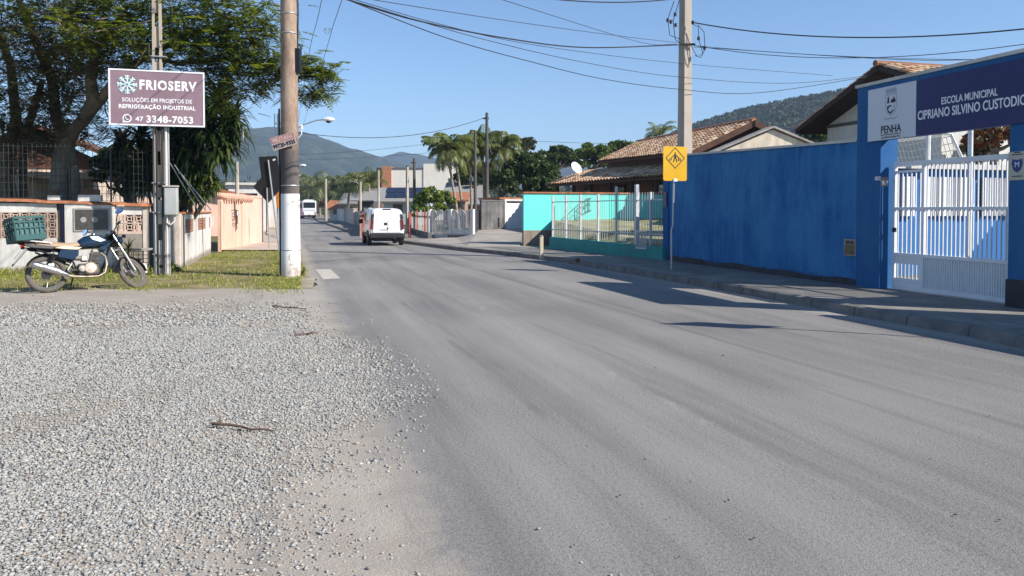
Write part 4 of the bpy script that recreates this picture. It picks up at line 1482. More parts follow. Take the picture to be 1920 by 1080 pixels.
# small trash cage by the front wall
tc_ = thing('wire_cage', 'low rusty wire cage with pipes at the foot of the garden wall', 'cage', LC + N * alongF(254) - U * .45, LR)
m = MB()
for i in range(8):
    q = -.4 + .8 * i / 7
    m.tube([(q, -.2, .05), (q, -.2, .55)], .007, 4)
for j in range(6):
    q = .08 + .46 * j / 5
    m.tube([(-.4, -.2, q), (.4, -.2, q)], .007, 4)
m.build('grid', DSTEEL, tc_)
MB().bx(-.43, .43, -.24, .2, .56, .6).build('lid', CONC, tc_)
m = MB()
m.tube([(-.3, -.24, .3), (.15, -.24, .3)], .03, 7)
m.tube([(.0, -.26, .22), (.3, -.26, .22), (.34, -.26, .18), (.34, -.26, .0)], .03, 7)
m.build('pipes', WHITE, tc_)

# ---- service pole with the company sign
spx, spy = G(300, 515)
PAINTW = M_wall('limewash', (.70, .68, .64), (.35, .31, .27), .9, .7)
POLEC = M_wall('pole_concrete', (.50, .43, .35), (.26, .21, .17), .9, .7, bump=.5)
sp = thing('service_pole', 'slim concrete pole with pipes behind the company sign, limewashed foot', 'pole', (spx, spy, 0), LR)
def ibeam(z0, z1, w0, w1, mat, name):
    m = MB()
    for s_ in (-1, 1):
        m.loft([[(s_ * w * .5 - s_ * (0 if q < 2 else .05), y * (.09 if z == z0 else .08), z) for q, y in ((0, -1), (1, 1), (2, 1), (3, -1))] for z, w in ((z0, w0), (z1, w1))])
    nsl = max(1, int((z1 - z0) / .8))
    m.bx(-w0 * .5 + .0505, w0 * .5 - .0505, -.03, .03, z0, z0 + .25)
    for i in range(nsl):
        za = z0 + (z1 - z0) * (i + .35) / nsl
        ww = w0 + (w1 - w0) * (i + .5) / nsl
        m.bx(-ww * .5 + .0505, ww * .5 - .0505, -.03, .03, za, za + (z1 - z0) / nsl * .6)
    return m.build(name, mat, sp)
ibeam(-.1, 1.85, .24, .235, PAINTW, 'painted_foot')
ibeam(1.8501, 7.6, .235, .18, POLEC, 'shaft')
for q, r_, zt, mt, y in ((.18, .032, 3.9, PAINTW, -.02), (.10, .024, 4.4, CABLE, -.06), (.235, .018, 3.8, STEEL, .0), (-.02, .02, 4.6, CABLE, -.07)):
    MB().tube([(q, y - .09, .0), (q, y - .09, zt)], r_, 8).build('conduit_or_shade', mt, sp, smooth=40)
m = MB()
m.bx(.13, .44, -.24, -.02, 1.42, 2.1)
m.build('meter_box', M_basic('grey_box', (.38, .39, .38), .55, var=.12), sp, bevel=.04, bseg=3)
m = MB()
m.bx(.12, .45, -.26, -.01, 2.101, 2.14)
m.build('box_lid', M_basic('box_lid', (.45, .40, .34), .6), sp)
MB().tube([(.2, -.14, 1.42), (.18, -.15, 1.25), (.28, -.16, 1.2), (.36, -.15, 1.3), (.36, -.14, 1.42)], .022, 7).build('hose', PAINTW, sp, smooth=60)
for z in (.5, 1.5, 2.2, 3.9, 5.2):
    MB().bx(-.14, .22, -.13, .1, z - .012, z + .012).build('strap', STEEL, sp)
m = MB()
m.tube([(-.12, -.1, 5.1), (-.16, -.14, 5.2), (-.16, -.14, 5.5)], .02, 6)
m.tube([(.2, -.1, 4.9), (.3, -.14, 4.9)], .02, 6)
m.build('hooks', CABLE, sp)
# the sign
sc0 = Vector((spx, spy, 0)) - U * .22
sx0, sx1 = along(207, sc0, N), along(386, sc0, N)
zT0, zB0 = AT(207, 128, (sc0 + N * sx0).y).z, AT(207, 234, (sc0 + N * sx0).y).z
cs_ = thing('company_sign', 'mauve banner sign of a refrigeration company in a white frame on service pole', 'sign', sc0, LR)
MAUVE = M_basic('mauve_banner', (.255, .165, .195), .55, var=.1, scale=1.5)
MB().bx(sx0 + .03, sx1 - .03, -.012, .012, zB0 + .03, zT0 - .03).build('banner', MAUVE, cs_)
m = MB()
m.bx(sx0, sx1, -.022, .022, zT0 - .035, zT0)
m.bx(sx0, sx1, -.022, .022, zB0, zB0 + .035)
m.bx(sx0, sx0 + .035, -.022, .022, zB0 + .0351, zT0 - .0351)
m.bx(sx1 - .035, sx1, -.022, .022, zB0 + .0351, zT0 - .0351)
m.build('frame', WHITEMETAL, cs_)
SWd, SHt = sx1 - sx0, zT0 - zB0
def FP(u_, v_):
    return basis((sx0 + u_ * SWd, -.0135, zB0 + v_ * SHt), (1, 0, 0), (0, 0, 1))
SL = M_basic('sign_letters', (.78, .78, .78), .5, var=.02)
SLC = M_basic('sign_letters_cyan', (.55, .80, .82), .5, var=.02)
text('FRIOSERV', .3, SL, cs_, FP(.61, .725), bold=.012, width=SWd * .60, space=1.18)
text('SOLUÇÕES EM PROJETOS DE', .13, SL, cs_, FP(.50, .455), bold=.0015, width=SWd * .73)
text('REFRIGERAÇÃO INDUSTRIAL', .13, SL, cs_, FP(.50, .335), bold=.004, width=SWd * .80, space=1.08)
text('47', .15, SL, cs_, FP(.31, .115), bold=.002, width=SWd * .085)
text('3348-7053', .22, SL, cs_, FP(.63, .115), bold=.007, width=SWd * .49, space=1.1)
# serifs for the slab letters: small feet under and over the stems
m = MB()
ox, oz = sx0 + .19 * SWd, zB0 + .725 * SHt
rs = SHt * .165
for k6 in range(8):
    a = k6 * math.pi / 4
    d_ = Vector((math.cos(a), 0, math.sin(a)))
    e_ = Vector((-math.sin(a), 0, math.cos(a)))
    c_ = Vector((ox, -.0155, oz))
    m.tube([c_ + d_ * rs * .12, c_ + d_ * rs], .016, 4)
    for f_ in (.5, .75):
        for s_ in (-1, 1):
            m.tube([c_ + d_ * rs * f_, c_ + d_ * rs * (f_ + .22) + e_ * s_ * rs * .2], .012, 4)
m.build('snowflake', SLC, cs_)
m = MB()
ox, oz = sx0 + .185 * SWd, zB0 + .125 * SHt
ro, ri = SHt * .075, SHt * .056
for s_ in range(20):
    a0, a1 = s_ * math.pi / 10, (s_ + 1) * math.pi / 10
    m.ext([(ox + ri * math.cos(a0), oz + ri * math.sin(a0)), (ox + ro * math.cos(a0), oz + ro * math.sin(a0)), (ox + ro * math.cos(a1), oz + ro * math.sin(a1)), (ox + ri * math.cos(a1), oz + ri * math.sin(a1))], 'xz', -.017, -.0125)
m.ext([(ox - ro, oz - ro * 1.05), (ox - ro * .95, oz - ro * .3), (ox - ro * .3, oz - ro * .95)], 'xz', -.0172, -.0125)
m.tube([(ox - ri * .45, -.015, oz + ri * .45), (ox - ri * .45, -.015, oz), (ox, -.015, oz - ri * .45), (ox + ri * .45, -.015, oz - ri * .45)], .012, 5)
m.build('phone_logo', SL, cs_)

# ---- big round utility pole
pxx, pyy = G(545, 518)
up = thing('utility_pole', 'thick round concrete pole with white painted foot at the road edge', 'utility pole', (pxx, pyy, 0))
h_, r0, r1 = 9.6, .222, .165
def rad(z):
    return r0 + (r1 - r0) * z / h_
k = NT('round_pole')
pos, _, _, pz_ = pos_xyz(k)
c = k.ramp(k.noise(1.6, 7, .7, stretch=(1, 1, .35)), [(.36, (.11, .075, .055)), (.5, (.27, .19, .14)), (.64, (.42, .32, .24))])
c = k.mix(k.ramp(k.math('ADD', pz_, k.math('MULTIPLY', k.noise(2.5, 6, .8), 1.6)), [(0.0, 1.0), (1.0, 1.0)]), c, c)
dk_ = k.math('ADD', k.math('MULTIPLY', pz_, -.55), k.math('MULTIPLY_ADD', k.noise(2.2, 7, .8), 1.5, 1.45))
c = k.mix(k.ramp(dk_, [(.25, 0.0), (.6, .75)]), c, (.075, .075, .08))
k.col(c)
k.bump(k.noise(35, 6, .7), .5, .01)
RPOLE = k.set(.9, 0, .2)
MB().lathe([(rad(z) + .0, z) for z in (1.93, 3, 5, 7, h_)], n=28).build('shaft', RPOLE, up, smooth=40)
k = NT('chipped_white')
pos, _, _, pz_ = pos_xyz(k)
chip = k.ramp(k.noise(3.5, 7, .75, stretch=(1, 1, .45)), [(.55, 0), (.60, 1)])
foot = k.ramp(k.math('ADD', pz_, k.math('MULTIPLY', k.noise(3, 5, .7), .6)), [(.35, .7), (.75, 0)])
c = k.mix(chip, (.78, .76, .73), (.30, .24, .20))
c = k.mix(foot, c, (.42, .35, .29))
k.col(c)
k.bump(k.noise(30, 6, .7), .4, .008)
CHIP = k.set(.85, 0, .25)
MB().lathe([(rad(z) + .006, z) for z in (-.1, .6, 1.3, 1.93)], n=28).build('painted_foot', CHIP, up, smooth=40)
for z in (.62, 2.12, 5.65, 6.1):
    MB().lathe([(rad(z) + .009, z - .012), (rad(z) + .014, z), (rad(z) + .009, z + .012)], n=28).build('strap', STEEL, up)
m = MB()
m.tube([(-.2, -.12, .0), (-.21, -.1, 3.9)], .022, 6)
m.build('conduit_or_shade', CABLE, up)  # dark tube added for the shade down the pole's left side
m = MB()
m.bx(.14, .27, -.1, .1, 4.75, 5.3)
m.tube([(.2, 0, 5.3), (.22, .0, 6.2), (.18, 0, 7)], .018, 6)
m.build('cable_box', BLACK, up)
m = MB()
m.bx(-.36, -.22, -.03, .03, 3.15, 3.19)
m.bx(-.36, -.22, -.03, .03, 3.55, 3.59)
for q in (-.35, -.28):
    m.tube([(q, 0, 3.05), (q, 0, 3.8)], .015, 5)
m.build('bracket', WHITEMETAL, up)
m = MB()
m.tube([(.17, 0, 3.2), (.28, 0, 3.32), (.28, 0, 3.45)], .014, 5)
m.lathe([(.02, 3.42), (.035, 3.45), (.02, 3.48), (.035, 3.51), (.015, 3.54)], (.28, 0, 0), n=10)
m.build('insulator', WHITEMETAL, up)
ns = thing('pole_notice', 'small faded notice with red and black writing tied aslant to the round pole', 'notice', (pxx, pyy, 0), R(4))
ns_c = AT(530, 265, pyy - .25)
M_ = Matrix.Translation((ns_c.x - pxx, -.25, ns_c.z)) @ Matrix.Rotation(R(-17), 4, 'Y')
MB().bx(-.28, .28, -.006, .006, -.15, .15, M_).build('board', M_basic('notice', (.48, .38, .34), .7, var=.15), ns, bevel=.003)
MB().bx(-.27, .27, -.0075, -.0062, .0, .14, M_).build('red_band', M_basic('notice_red', (.42, .2, .18), .7, var=.2), ns)
def NP(x, z):
    return M_ @ basis((x, -.008, z), (1, 0, 0), (0, 0, 1))
text('MUTANI', .13, M_basic('notice_white', (.55, .42, .4), .6), ns, NP(.0, .065), bold=.003, width=.46)
text('99720-9355', .13, DARK, ns, NP(0, -.075), bold=.005, width=.52)

# ---- backs of traffic signs on leaning posts
def signback(px, py, top, name, label, lean, shapes, Yp=None):
    x_, y_ = G(px, py)
    t = thing(name, label, 'traffic sign', (x_, y_, 0), 0)
    s_ = y_ / FOC
    zt = AT(px, top, y_).z
    MB().tube([(0, 0, 0), (lean * s_, 0, zt)], .028, 8).build('post', STEEL, t, smooth=40)
    for nm, P, mt, y in shapes:
        MB().ext([((a - px) * s_, AT(px, b, y_).z) for a, b in P], 'xz', y, y + .004).build(nm, mt, t)
    return t
BACK = M_basic('sign_back', (.022, .022, .024), .5, var=.1)
signback(526, 487, 300, 'traffic_sign', 'black back of a rectangular road sign on a leaning post by the round pole', -22,
         [('panel', [(486, 294), (520, 292), (529, 350), (526, 352), (493, 352)], BACK, .03), ('sticker', [(512, 299), (517, 297), (518, 300), (513, 302)], LETTER, .02)])
signback(505, 467, 345, 'traffic_sign', 'black back of a diamond road sign on upright grey post near the pink wall', -4,
         [('panel', [(503, 318), (531, 350), (503, 381), (475, 350)], BACK, .04)])
x_, y_ = G(522, 462)
t = thing('orange_sign', 'small orange sign partly hidden behind the round pole', 'sign', (x_, y_, 0))
s_ = y_ / FOC
MB().ext([((a - 522) * s_, AT(522, b, y_).z) for a, b in [(517, 362), (526, 357), (531, 372), (530, 386), (519, 390)]], 'xz', 0, .01).build('panel', M_basic('orange_sign', (.6, .22, .04), .5), t)
MB().cyl((0, .03, 0), (0, .03, AT(522, 370, y_).z), .025, n=8).build('post', STEEL, t)
# ================================================================== MOTORCYCLE
def motorcycle():
    rx, ry = G(88, 549)
    h = R(38)
    sc = 1.15
    t = thing('motorcycle', 'dusty dark blue motorcycle with tan seat leaning on its stand by the wall', 'motorcycle', (rx, ry, 0), h)
    t.scale = (sc,) * 3
    t.rotation_euler = (R(-16), R(2), h)
    t.rotation_mode = 'XYZ'
    WB_ = 1.29
    TYRE = M_basic('dusty_tyre', (.13, .115, .10), .95, var=.2, scale=15)
    RIM = M_basic('rim', (.55, .52, .46), .35, .7, var=.1)
    PAINT = M_basic('bike_paint', (.006, .022, .045), .12, var=.1, spec=.8)
    ALU = M_basic('engine_alu', (.26, .24, .215), .5, .5, var=.2, scale=9)
    ENG = M_basic('engine_dark', (.09, .085, .08), .6, .4, var=.3, scale=9)
    TAN = M_basic('tan_vinyl', (.36, .25, .16), .6, var=.12, scale=5)
    CRM = M_basic('cream_panel', (.62, .50, .30), .45, var=.1)
    def wheel(par, M, front):
        w_ = MB().torus((0, 0, 0), .262, .046, 'y', 40, 10, .9).xf(M).build('tyre', TYRE, par, smooth=50)
        MB().lathe([(.232, -.028), (.222, -.018), (.216, 0), (.222, .018), (.232, .028), (.244, .02), (.244, -.02)], (0, 0, 0), 'y', 40, closed=True).xf(M).build('rim', RIM, w_, smooth=50)
        m = MB()
        m.lathe([(.001, -.075), (.03, -.075), (.04, -.05), (.075, -.045), (.08, 0), (.075, .045), (.04, .05), (.03, .075), (.001, .075)], (0, 0, 0), 'y', 20)
        m.xf(M).build('hub', ALU, w_, smooth=40)
        m = MB()
        for i in range(20):
            a = i * 2 * math.pi / 20
            b = a + (.5 if i % 2 else -.5)
            y = .04 if (i // 2) % 2 else -.04
            m.tube([(.07 * math.cos(b), y, .07 * math.sin(b)), (.22 * math.cos(a), 0, .22 * math.sin(a))], .0035, 4)
        m.xf(M).build('spokes', CHROME, w_)
        return w_
    AX = .308
    wheel(t, Matrix.Translation((0, 0, AX)), False)
    # front end turns about the steering axis
    H0 = Vector((.965, 0, .90))                      # steering head
    ax = Vector((WB_ - .965, 0, AX - .90)).normalized()
    ST = Matrix.Translation(H0) @ Matrix.Rotation(R(40), 4, -ax) @ Matrix.Translation(-H0)
    wheel(t, ST @ Matrix.Translation((WB_, 0, AX)), True)
    m = MB()
    for y in (-.085, .085):
        m.tube([(WB_ - .02, y, AX), (WB_ - .02 - .17, y, AX + .34)], .027, 10)
    m.xf(ST).build('fork_leg', M_basic('fork_grey', (.28, .27, .26), .45, .5), t, smooth=40)
    m = MB()
    for y in (-.085, .085):
        m.tube([(WB_ - .02 - .17, y, AX + .34), (.945, y, .955)], .018, 10)
    m.xf(ST).build('fork_tube', CHROME, t, smooth=40)
    m = MB()
    m.bx(.90, 1.02, -.11, .11, .945, .965)
    m.bx(.93, 1.06, -.11, .11, .80, .82)
    m.xf(ST).build('fork_clamp', BLACK, t)
    m = MB()
    rr = [(WB_ + .33 * math.cos(R(a)), AX + .33 * math.sin(R(a))) for a in range(20, 190, 12)]
    for (xa, za), (xb, zb) in zip(rr, rr[1:]):
        m.add([(xa, -.065, za - .025), (xa, 0, za), (xa, .065, za - .025), (xb, .065, zb - .025), (xb, 0, zb), (xb, -.065, zb - .025)], [(0, 1, 4, 5), (1, 2, 3, 4)])
    m.xf(ST).build('front_fender', M_basic('fender_dark', (.02, .025, .03), .3), t, fix=False)
    m = MB()
    m.lathe([(.001, -.10), (.05, -.09), (.085, -.04), (.095, .03), (.098, .05)], (0, 0, 0), 'x', 20)
    m.xf(ST @ Matrix.Translation((1.09, 0, .91)))
    hl = m.build('headlight', PAINT, t, smooth=40)
    MB().lathe([(.001, .05), (.09, .048), (.094, .04)], (0, 0, 0), 'x', 20).xf(ST @ Matrix.Translation((1.092, 0, .91))).build('lens', M_basic('lens', (.5, .5, .5), .1), hl, smooth=40)
    for y in (-.06, .06):
        MB().lathe([(.001, -.05), (.042, -.04), (.045, .0), (.001, .005)], (0, 0, 0), 'x', 14).xf(ST @ Matrix.Translation((1.0, y, 1.03)) @ Matrix.Rotation(R(-50), 4, 'Y')).build('gauge', BLACK, t, smooth=40)
    m = MB()
    m.tube([(.84, -.37, 1.03), (.90, -.25, 1.055), (.95, -.10, 1.0), (.95, .10, 1.0), (.90, .25, 1.055), (.84, .37, 1.03)], .012, 8)
    m.xf(ST).build('handlebar', CHROME, t, smooth=50)
    for s_ in (-1, 1):
        MB().tube([(.835, s_ * .385, 1.027), (.887, s_ * .27, 1.05)], .018, 8).xf(ST).build('grip', BLACK, t, smooth=40)
        m = MB()
        m.tube([(.90, s_ * .27, 1.06), (1.0, s_ * .36, 1.04)], .007, 5)
        m.xf(ST).build('lever', ALU, t)
        mm = MB()
        mm.tube([(.89, s_ * .24, 1.06), (.90, s_ * .27, 1.17), (.88, s_ * .34, 1.23)], .007, 6)
        ms = mm.xf(ST).build('mirror_stem', BLACK, t)
        mm = MB()
        mm.lathe([(.001, -.018), (.045, -.015), (.062, .0), (.058, .006), (.001, .006)], (0, 0, 0), 'x', 16)
        mm.xf(ST @ Matrix.Translation((.87, s_ * .385, 1.25)) @ Matrix.Rotation(R(180 + s_ * -12), 4, 'Z') @ Matrix.Diagonal((1, 1.3, .8, 1)))
        mm.build('mirror_shell', BLACK, ms, smooth=40)
        mm = MB()
        mm.lathe([(.001, .0), (.055, .0), (.055, .004), (.001, .004)], (0, 0, 0), 'x', 16)
        mm.xf(ST @ Matrix.Translation((.862, s_ * .385, 1.25)) @ Matrix.Rotation(R(180 + s_ * -12), 4, 'Z') @ Matrix.Diagonal((1, 1.25, .75, 1)))
        mm.build('mirror_glass', M_basic('mirror', (.8, .85, .95), .03, 1.0, var=.0), ms)
        mm = MB()
        mm.tube([(1.02, s_ * .09, .87), (1.03, s_ * .2, .87)], .009, 5)
        mm.lathe([(.001, -.03), (.03, -.02), (.032, .015), (.001, .025)], (1.03, s_ * .225, .87), 'x', 12)
        mm.xf(ST).build('indicator', BLACK, t, smooth=40)
    for s_ in (-1, 1):
        m = MB()
        m.tube([(.89, s_ * .26, 1.05), (1.0, s_ * .2, 1.12), (1.06, s_ * .08, 1.0), (.98, s_ * .05, .82), (.9, s_ * .04, .7)], .006, 5)
        m.xf(ST).build('control_cable', BLACK, t)
    m = MB()
    m.tube([(.35, -.13, .46), (.28, -.17, .34), (.30, -.2, .30)], .012, 6)
    m.bx(.0, .08, -.20, -.17, .40, .44)
    m.build('brake_pedal', STEEL, t)
    # frame and swingarm
    m = MB()
    m.tube([(.95, 0, .87), (.62, 0, .78), (.2, 0, .70), (-.12, 0, .72)], .022, 8)
    m.tube([(.95, 0, .83), (.85, 0, .45), (.80, 0, .33)], .02, 8)
    m.tube([(.3, .09, .70), (.42, .09, .36), (.80, .05, .30)], .016, 6)
    m.tube([(.3, -.09, .70), (.42, -.09, .36), (.80, -.05, .30)], .016, 6)
    m.tube([(-.15, .1, .70), (.4, .09, .45)], .014, 6)
    m.tube([(-.15, -.1, .70), (.4, -.09, .45)], .014, 6)
    m.build('frame', BLACK, t, smooth=40)
    m = MB()
    for y in (-.085, .085):
        m.tube([(-.03, y, AX), (.45, y, .36)], .02, 7)
    m.build('swingarm', ENG, t, smooth=40)
    for y in (-.115, .115):
        m = MB()
        m.tube([(-.02, y, AX + .03), (.10, y, .66)], .014, 8)
        sh_ = m.build('shock', CHROME, t, smooth=40)
        m = MB()
        for i in range(9):
            f = .3 + .6 * i / 9
            c_ = Vector((-.02 + .12 * f, y, AX + .03 + .325 * f))
            m.torus(c_, .028, .007, 'z', 14, 5)
        m.build('spring', BLACK, sh_)
    # engine
    m = MB()
    m.bx(.44, .76, -.10, .10, .27, .47)
    e_ = m.build('crankcase', ENG, t, bevel=.035, bseg=3)
    MB().lathe([(.001, -.155), (.085, -.15), (.105, -.13), (.11, -.1), (.001, -.1)], (.62, 0, .38), 'y', 24).build('clutch_cover', M_basic('clutch_tan', (.40, .33, .26), .5, .2, var=.25, scale=12), e_, smooth=40)
    MB().lathe([(.001, -.145), (.05, -.14), (.062, -.12), (.065, -.1), (.001, -.1)], (.50, 0, .37), 'y', 20).build('sprocket_cover', ALU, e_, smooth=40)
    m = MB()
    for i in range(8):
        z = .48 + i * .022
        x = .68 + i * .006
        m.bx(x - .075, x + .075, -.085, .085, z, z + .012)
    m.bx(.64, .76, -.06, .06, .47, .67)
    m.build('cylinder', ENG, t)
    m = MB()
    m.bx(.66, .80, -.07, .07, .655, .73)
    m.build('cylinder_head', ALU, t, bevel=.02)
    m = MB()
    m.bx(.50, .60, -.05, .05, .52, .62)
    m.tube([(.52, 0, .57), (.40, 0, .58)], .04, 10)
    m.build('carburettor', ALU, t, bevel=.01)
    m = MB()
    m.tube([(.79, -.05, .66), (.86, -.08, .58), (.875, -.10, .45), (.84, -.12, .30), (.74, -.135, .235), (.55, -.145, .225), (.35, -.15, .235), (.25, -.155, .26)], .021, 9)
    m.build('exhaust_pipe', M_basic('exhaust_tan', (.33, .27, .21), .45, .6, var=.3, scale=10), t, smooth=50)
    m = MB()
    a, b = Vector((.30, -.155, .255)), Vector((-.22, -.19, .435))
    d = (b - a).normalized()
    m.tube([a, a + d * .06, a + d * .14, a + d * .48, b - d * .03, b], [.022, .038, .054, .06, .058, .05], 16)
    m.build('muffler', CHROME, t, smooth=40)
    m = MB()
    q0, q1 = a + d * .16, a + d * .40
    m.tube([q0 + Vector((0, -.012, .006)), q1 + Vector((0, -.014, .006))], .056, 12)
    m.build('heat_shield', M_basic('shield_metal', (.6, .6, .6), .3, .9), t, smooth=40)
    # tank
    rings = []
    for x, w_, z0, z1 in ((.92, .05, .80, .86), (.88, .10, .775, .925), (.78, .135, .755, .975), (.66, .135, .745, .98), (.54, .115, .735, .945), (.46, .085, .735, .885), (.44, .05, .74, .85)):
        rg = []
        for i in range(16):
            a_ = 2 * math.pi * i / 16
            cy, cz = math.cos(a_), math.sin(a_)
            rg.append((x, w_ * math.copysign(abs(cy) ** .7, cy), (z0 + z1) / 2 + (z1 - z0) / 2 * math.copysign(abs(cz) ** .75, cz)))
        rings.append(rg)
    tk = MB().loft(rings).build('tank', PAINT, t, smooth=60)
    MB().lathe([(.04, 0), (.04, .015), (.03, .02), (.001, .02)], (.70, 0, .978), 'z', 16).build('fuel_cap', CHROME, tk, smooth=40)
    m = MB()
    m.ext([(.86, .86), (.74, .93), (.62, .92), (.66, .87), (.78, .83)], 'xz', -.142, -.132)
    m.build('tank_glare', M_basic('glare_pale', (.62, .66, .68), .25), tk)  # pale patch painted on as the tank's glare
    for s_ in (-1, 1):
        m = MB()
        m.ext([(.90, .80), (.98, .86), (.86, .70), (.80, .68), (.76, .74)], 'xz', s_ * .12 - .012, s_ * .12 + .012)
        m.build('tank_shroud', PAINT, t, bevel=.008)
    # seat: tan cover
    rings = []
    for x, w_, z0, z1 in ((.50, .075, .775, .81), (.44, .10, .765, .835), (.30, .125, .745, .815), (.12, .13, .745, .825), (.0, .125, .755, .845), (-.12, .12, .77, .85), (-.16, .10, .78, .835)):
        rings.append([(x, w_ * cy, z) for cy, z in ((-1, z0), (-1.02, (z0 + z1) / 2), (-.8, z1), (0, z1 + .012), (.8, z1), (1.02, (z0 + z1) / 2), (1, z0))])
    MB().loft(rings).build('seat', TAN, t, smooth=50)
    for s_ in (-1, 1):
        m = MB()
        m.ext([(.46, .745), (.20, .73), (.14, .57), (.36, .52), (.45, .60)], 'xz', s_ * .115 - .015, s_ * .115 + .015)
        m.build('side_panel', PAINT, t, bevel=.01)
        m = MB()
        m.ext([(.50, .735), (.24, .755), (.10, .72), (.30, .70), (.44, .695)], 'xz', s_ * .135 - .006, s_ * .135 + .006)
        m.build('side_strip', CRM, t)
        m = MB()
        m.ext([(.12, .755), (-.28, .79), (-.34, .765), (-.2, .72), (.08, .70)], 'xz', s_ * .115 - .015, s_ * .115 + .015)
        m.build('tail_cover', BLACK, t, bevel=.01)
        m = MB()
        m.tube([(.06, s_ * .15, .80), (-.1, s_ * .155, .82), (-.36, s_ * .14, .845), (-.42, 0, .85)], .012, 7)
        m.build('rack_rail', CHROME if s_ < 0 else BLACK, t, smooth=40)
    m = MB()
    m.bx(-.42, -.06, -.15, .15, .857, .868)
    m.build('rack_plate', BLACK, t)
    m = MB()
    rr = [(.02 + .345 * math.cos(R(a_)), AX + .345 * math.sin(R(a_))) for a_ in range(40, 176, 12)]
    for (xa_, za_), (xb_, zb_) in zip(rr, rr[1:]):
        m.add([(xa_, -.08, za_ - .03), (xa_, -.05, za_), (xa_, .05, za_), (xa_, .08, za_ - .03), (xb_, .08, zb_ - .03), (xb_, .05, zb_), (xb_, -.05, zb_), (xb_, -.08, zb_ - .03)], [(0, 1, 6, 7), (1, 2, 5, 6), (2, 3, 4, 5)])
    m.build('rear_fender', BLACK, t, fix=False)
    m = MB()
    m.add([(-.30, -.07, .74), (-.30, .07, .74), (-.48, .09, .47), (-.48, -.09, .47), (-.27, -.07, .72), (-.27, .07, .72), (-.46, .09, .46), (-.46, -.09, .46)], [(0, 1, 2, 3), (4, 5, 6, 7), (0, 1, 5, 4), (1, 2, 6, 5), (2, 3, 7, 6), (3, 0, 4, 7)])
    pf = m.build('plate_holder', M_basic('plate_grey', (.16, .16, .165), .5), t)
    m = MB()
    m.add([(-.345, -.085, .70), (-.345, .085, .70), (-.445, .085, .55), (-.445, -.085, .55)], [(0, 1, 2, 3)])
    m.xf(Matrix.Translation((-.012, 0, .006))).build('number_plate', M_basic('plate', (.42, .43, .44), .4), pf)
    MB().lathe([(.001, -.03), (.05, -.02), (.05, .03), (.001, .03)], (-.34, 0, .78), 'x', 14).xf(Matrix.Diagonal((1, 1.4, 1, 1))).build('tail_light', M_basic('red_lens', (.35, .01, .01), .15), t, smooth=40)
    for s_ in (-1, 1):
        m = MB()
        m.tube([(.44, s_ * .1, .33), (.44, s_ * .23, .33)], .014, 7)
        m.tube([(.12, s_ * .1, .42), (.10, s_ * .2, .42)], .012, 7)
        m.build('foot_peg', BLACK, t)
    m = MB()
    m.tube([(.40, .10, .30), (.36, .30, .02), (.40, .33, .0)], .013, 7)
    m.build('kickstand', BLACK, t)
    m = MB()
    m.bx(.0, .5, .085, .115, .335, .41)
    m.build('chain_cover', BLACK, t, bevel=.02)
    # plastic crate on the rack
    cr = thing('plastic_crate', 'teal plastic crate tied on the rear rack of the motorcycle', 'crate', (0, 0, 0))
    cr.matrix_world = Matrix.Identity(4)
    Mw = Matrix.Translation((rx, ry, 0)) @ Matrix.Rotation(h, 4, 'Z') @ Matrix.Rotation(R(-16), 4, 'X') @ Matrix.Diagonal((sc, sc, sc, 1))
    base = Mw @ Vector((-.24, 0, .869))
    cr.location = base
    cr.rotation_euler = (R(-11), R(-3), h + R(16))
    cr.scale = (sc,) * 3
    TEAL = M_leaf('teal_plastic', [(.015, .105, .105)], .45, .35)
    TEALD = M_basic('teal_dark', (.012, .05, .05), .5)
    lx, ly, lz = .225, .19, .39
    def side(nx, horizontal, c, lab):
        m = MB()
        l_ = lx if horizontal else ly
        def B(a0, a1, z0, z1, th=.007):
            if horizontal:
                m.bx(a0, a1, c - th, c + th, z0, z1)
            else:
                m.bx(c - th, c + th, a0, a1, z0, z1)
        B(-l_, l_, .0, .09)
        B(-l_, l_, lz - .04, lz, .014)
        B(-l_, l_, .19, .215)
        B(-l_, l_, .285, .305)
        for i in range(nx + 1):
            a_ = -l_ + 2 * l_ * i / nx
            B(max(-l_, a_ - .011), min(l_, a_ + .011), .0901, lz - .0401, .0065)
        return m.build(lab, TEAL, cr, fix=True)
    side(6, True, -ly, 'crate_side')
    side(6, True, ly, 'crate_side')
    side(5, False, -lx, 'crate_end')
    side(5, False, lx, 'crate_end')
    MB().bx(-lx + .015, lx - .015, -ly + .015, ly - .015, .0, .012).build('crate_floor', TEALD, cr)
    m = MB()
    m.tube([(-lx - .01, 0, .02), (-lx - .015, 0, lz + .01), (lx + .015, 0, lz + .01), (lx + .01, 0, .02)], .006, 5)
    m.build('strap', BLACK, cr)
    li = thing('crate_liner', 'dark green sheeting lining the teal crate', 'liner', base, h + R(16))
    li.rotation_euler = cr.rotation_euler
    li.scale = cr.scale
    LN = M_basic('liner_teal', (.03, .12, .12), .5, var=.3, scale=8)
    m = MB()
    m.bx(-lx + .02, lx - .02, -ly + .02, ly - .02, .014, .30)
    m.build('sheet', LN, li, bevel=.02)
    m = MB()
    m.lathe([(.001, .35), (.06, .34), (.10, .31), (.12, .301)], (.02, -.02, 0), 'z', 10)
    m.build('bundle', M_basic('bundle', (.35, .45, .42), .7, var=.3, scale=20), li, smooth=40)
motorcycle()

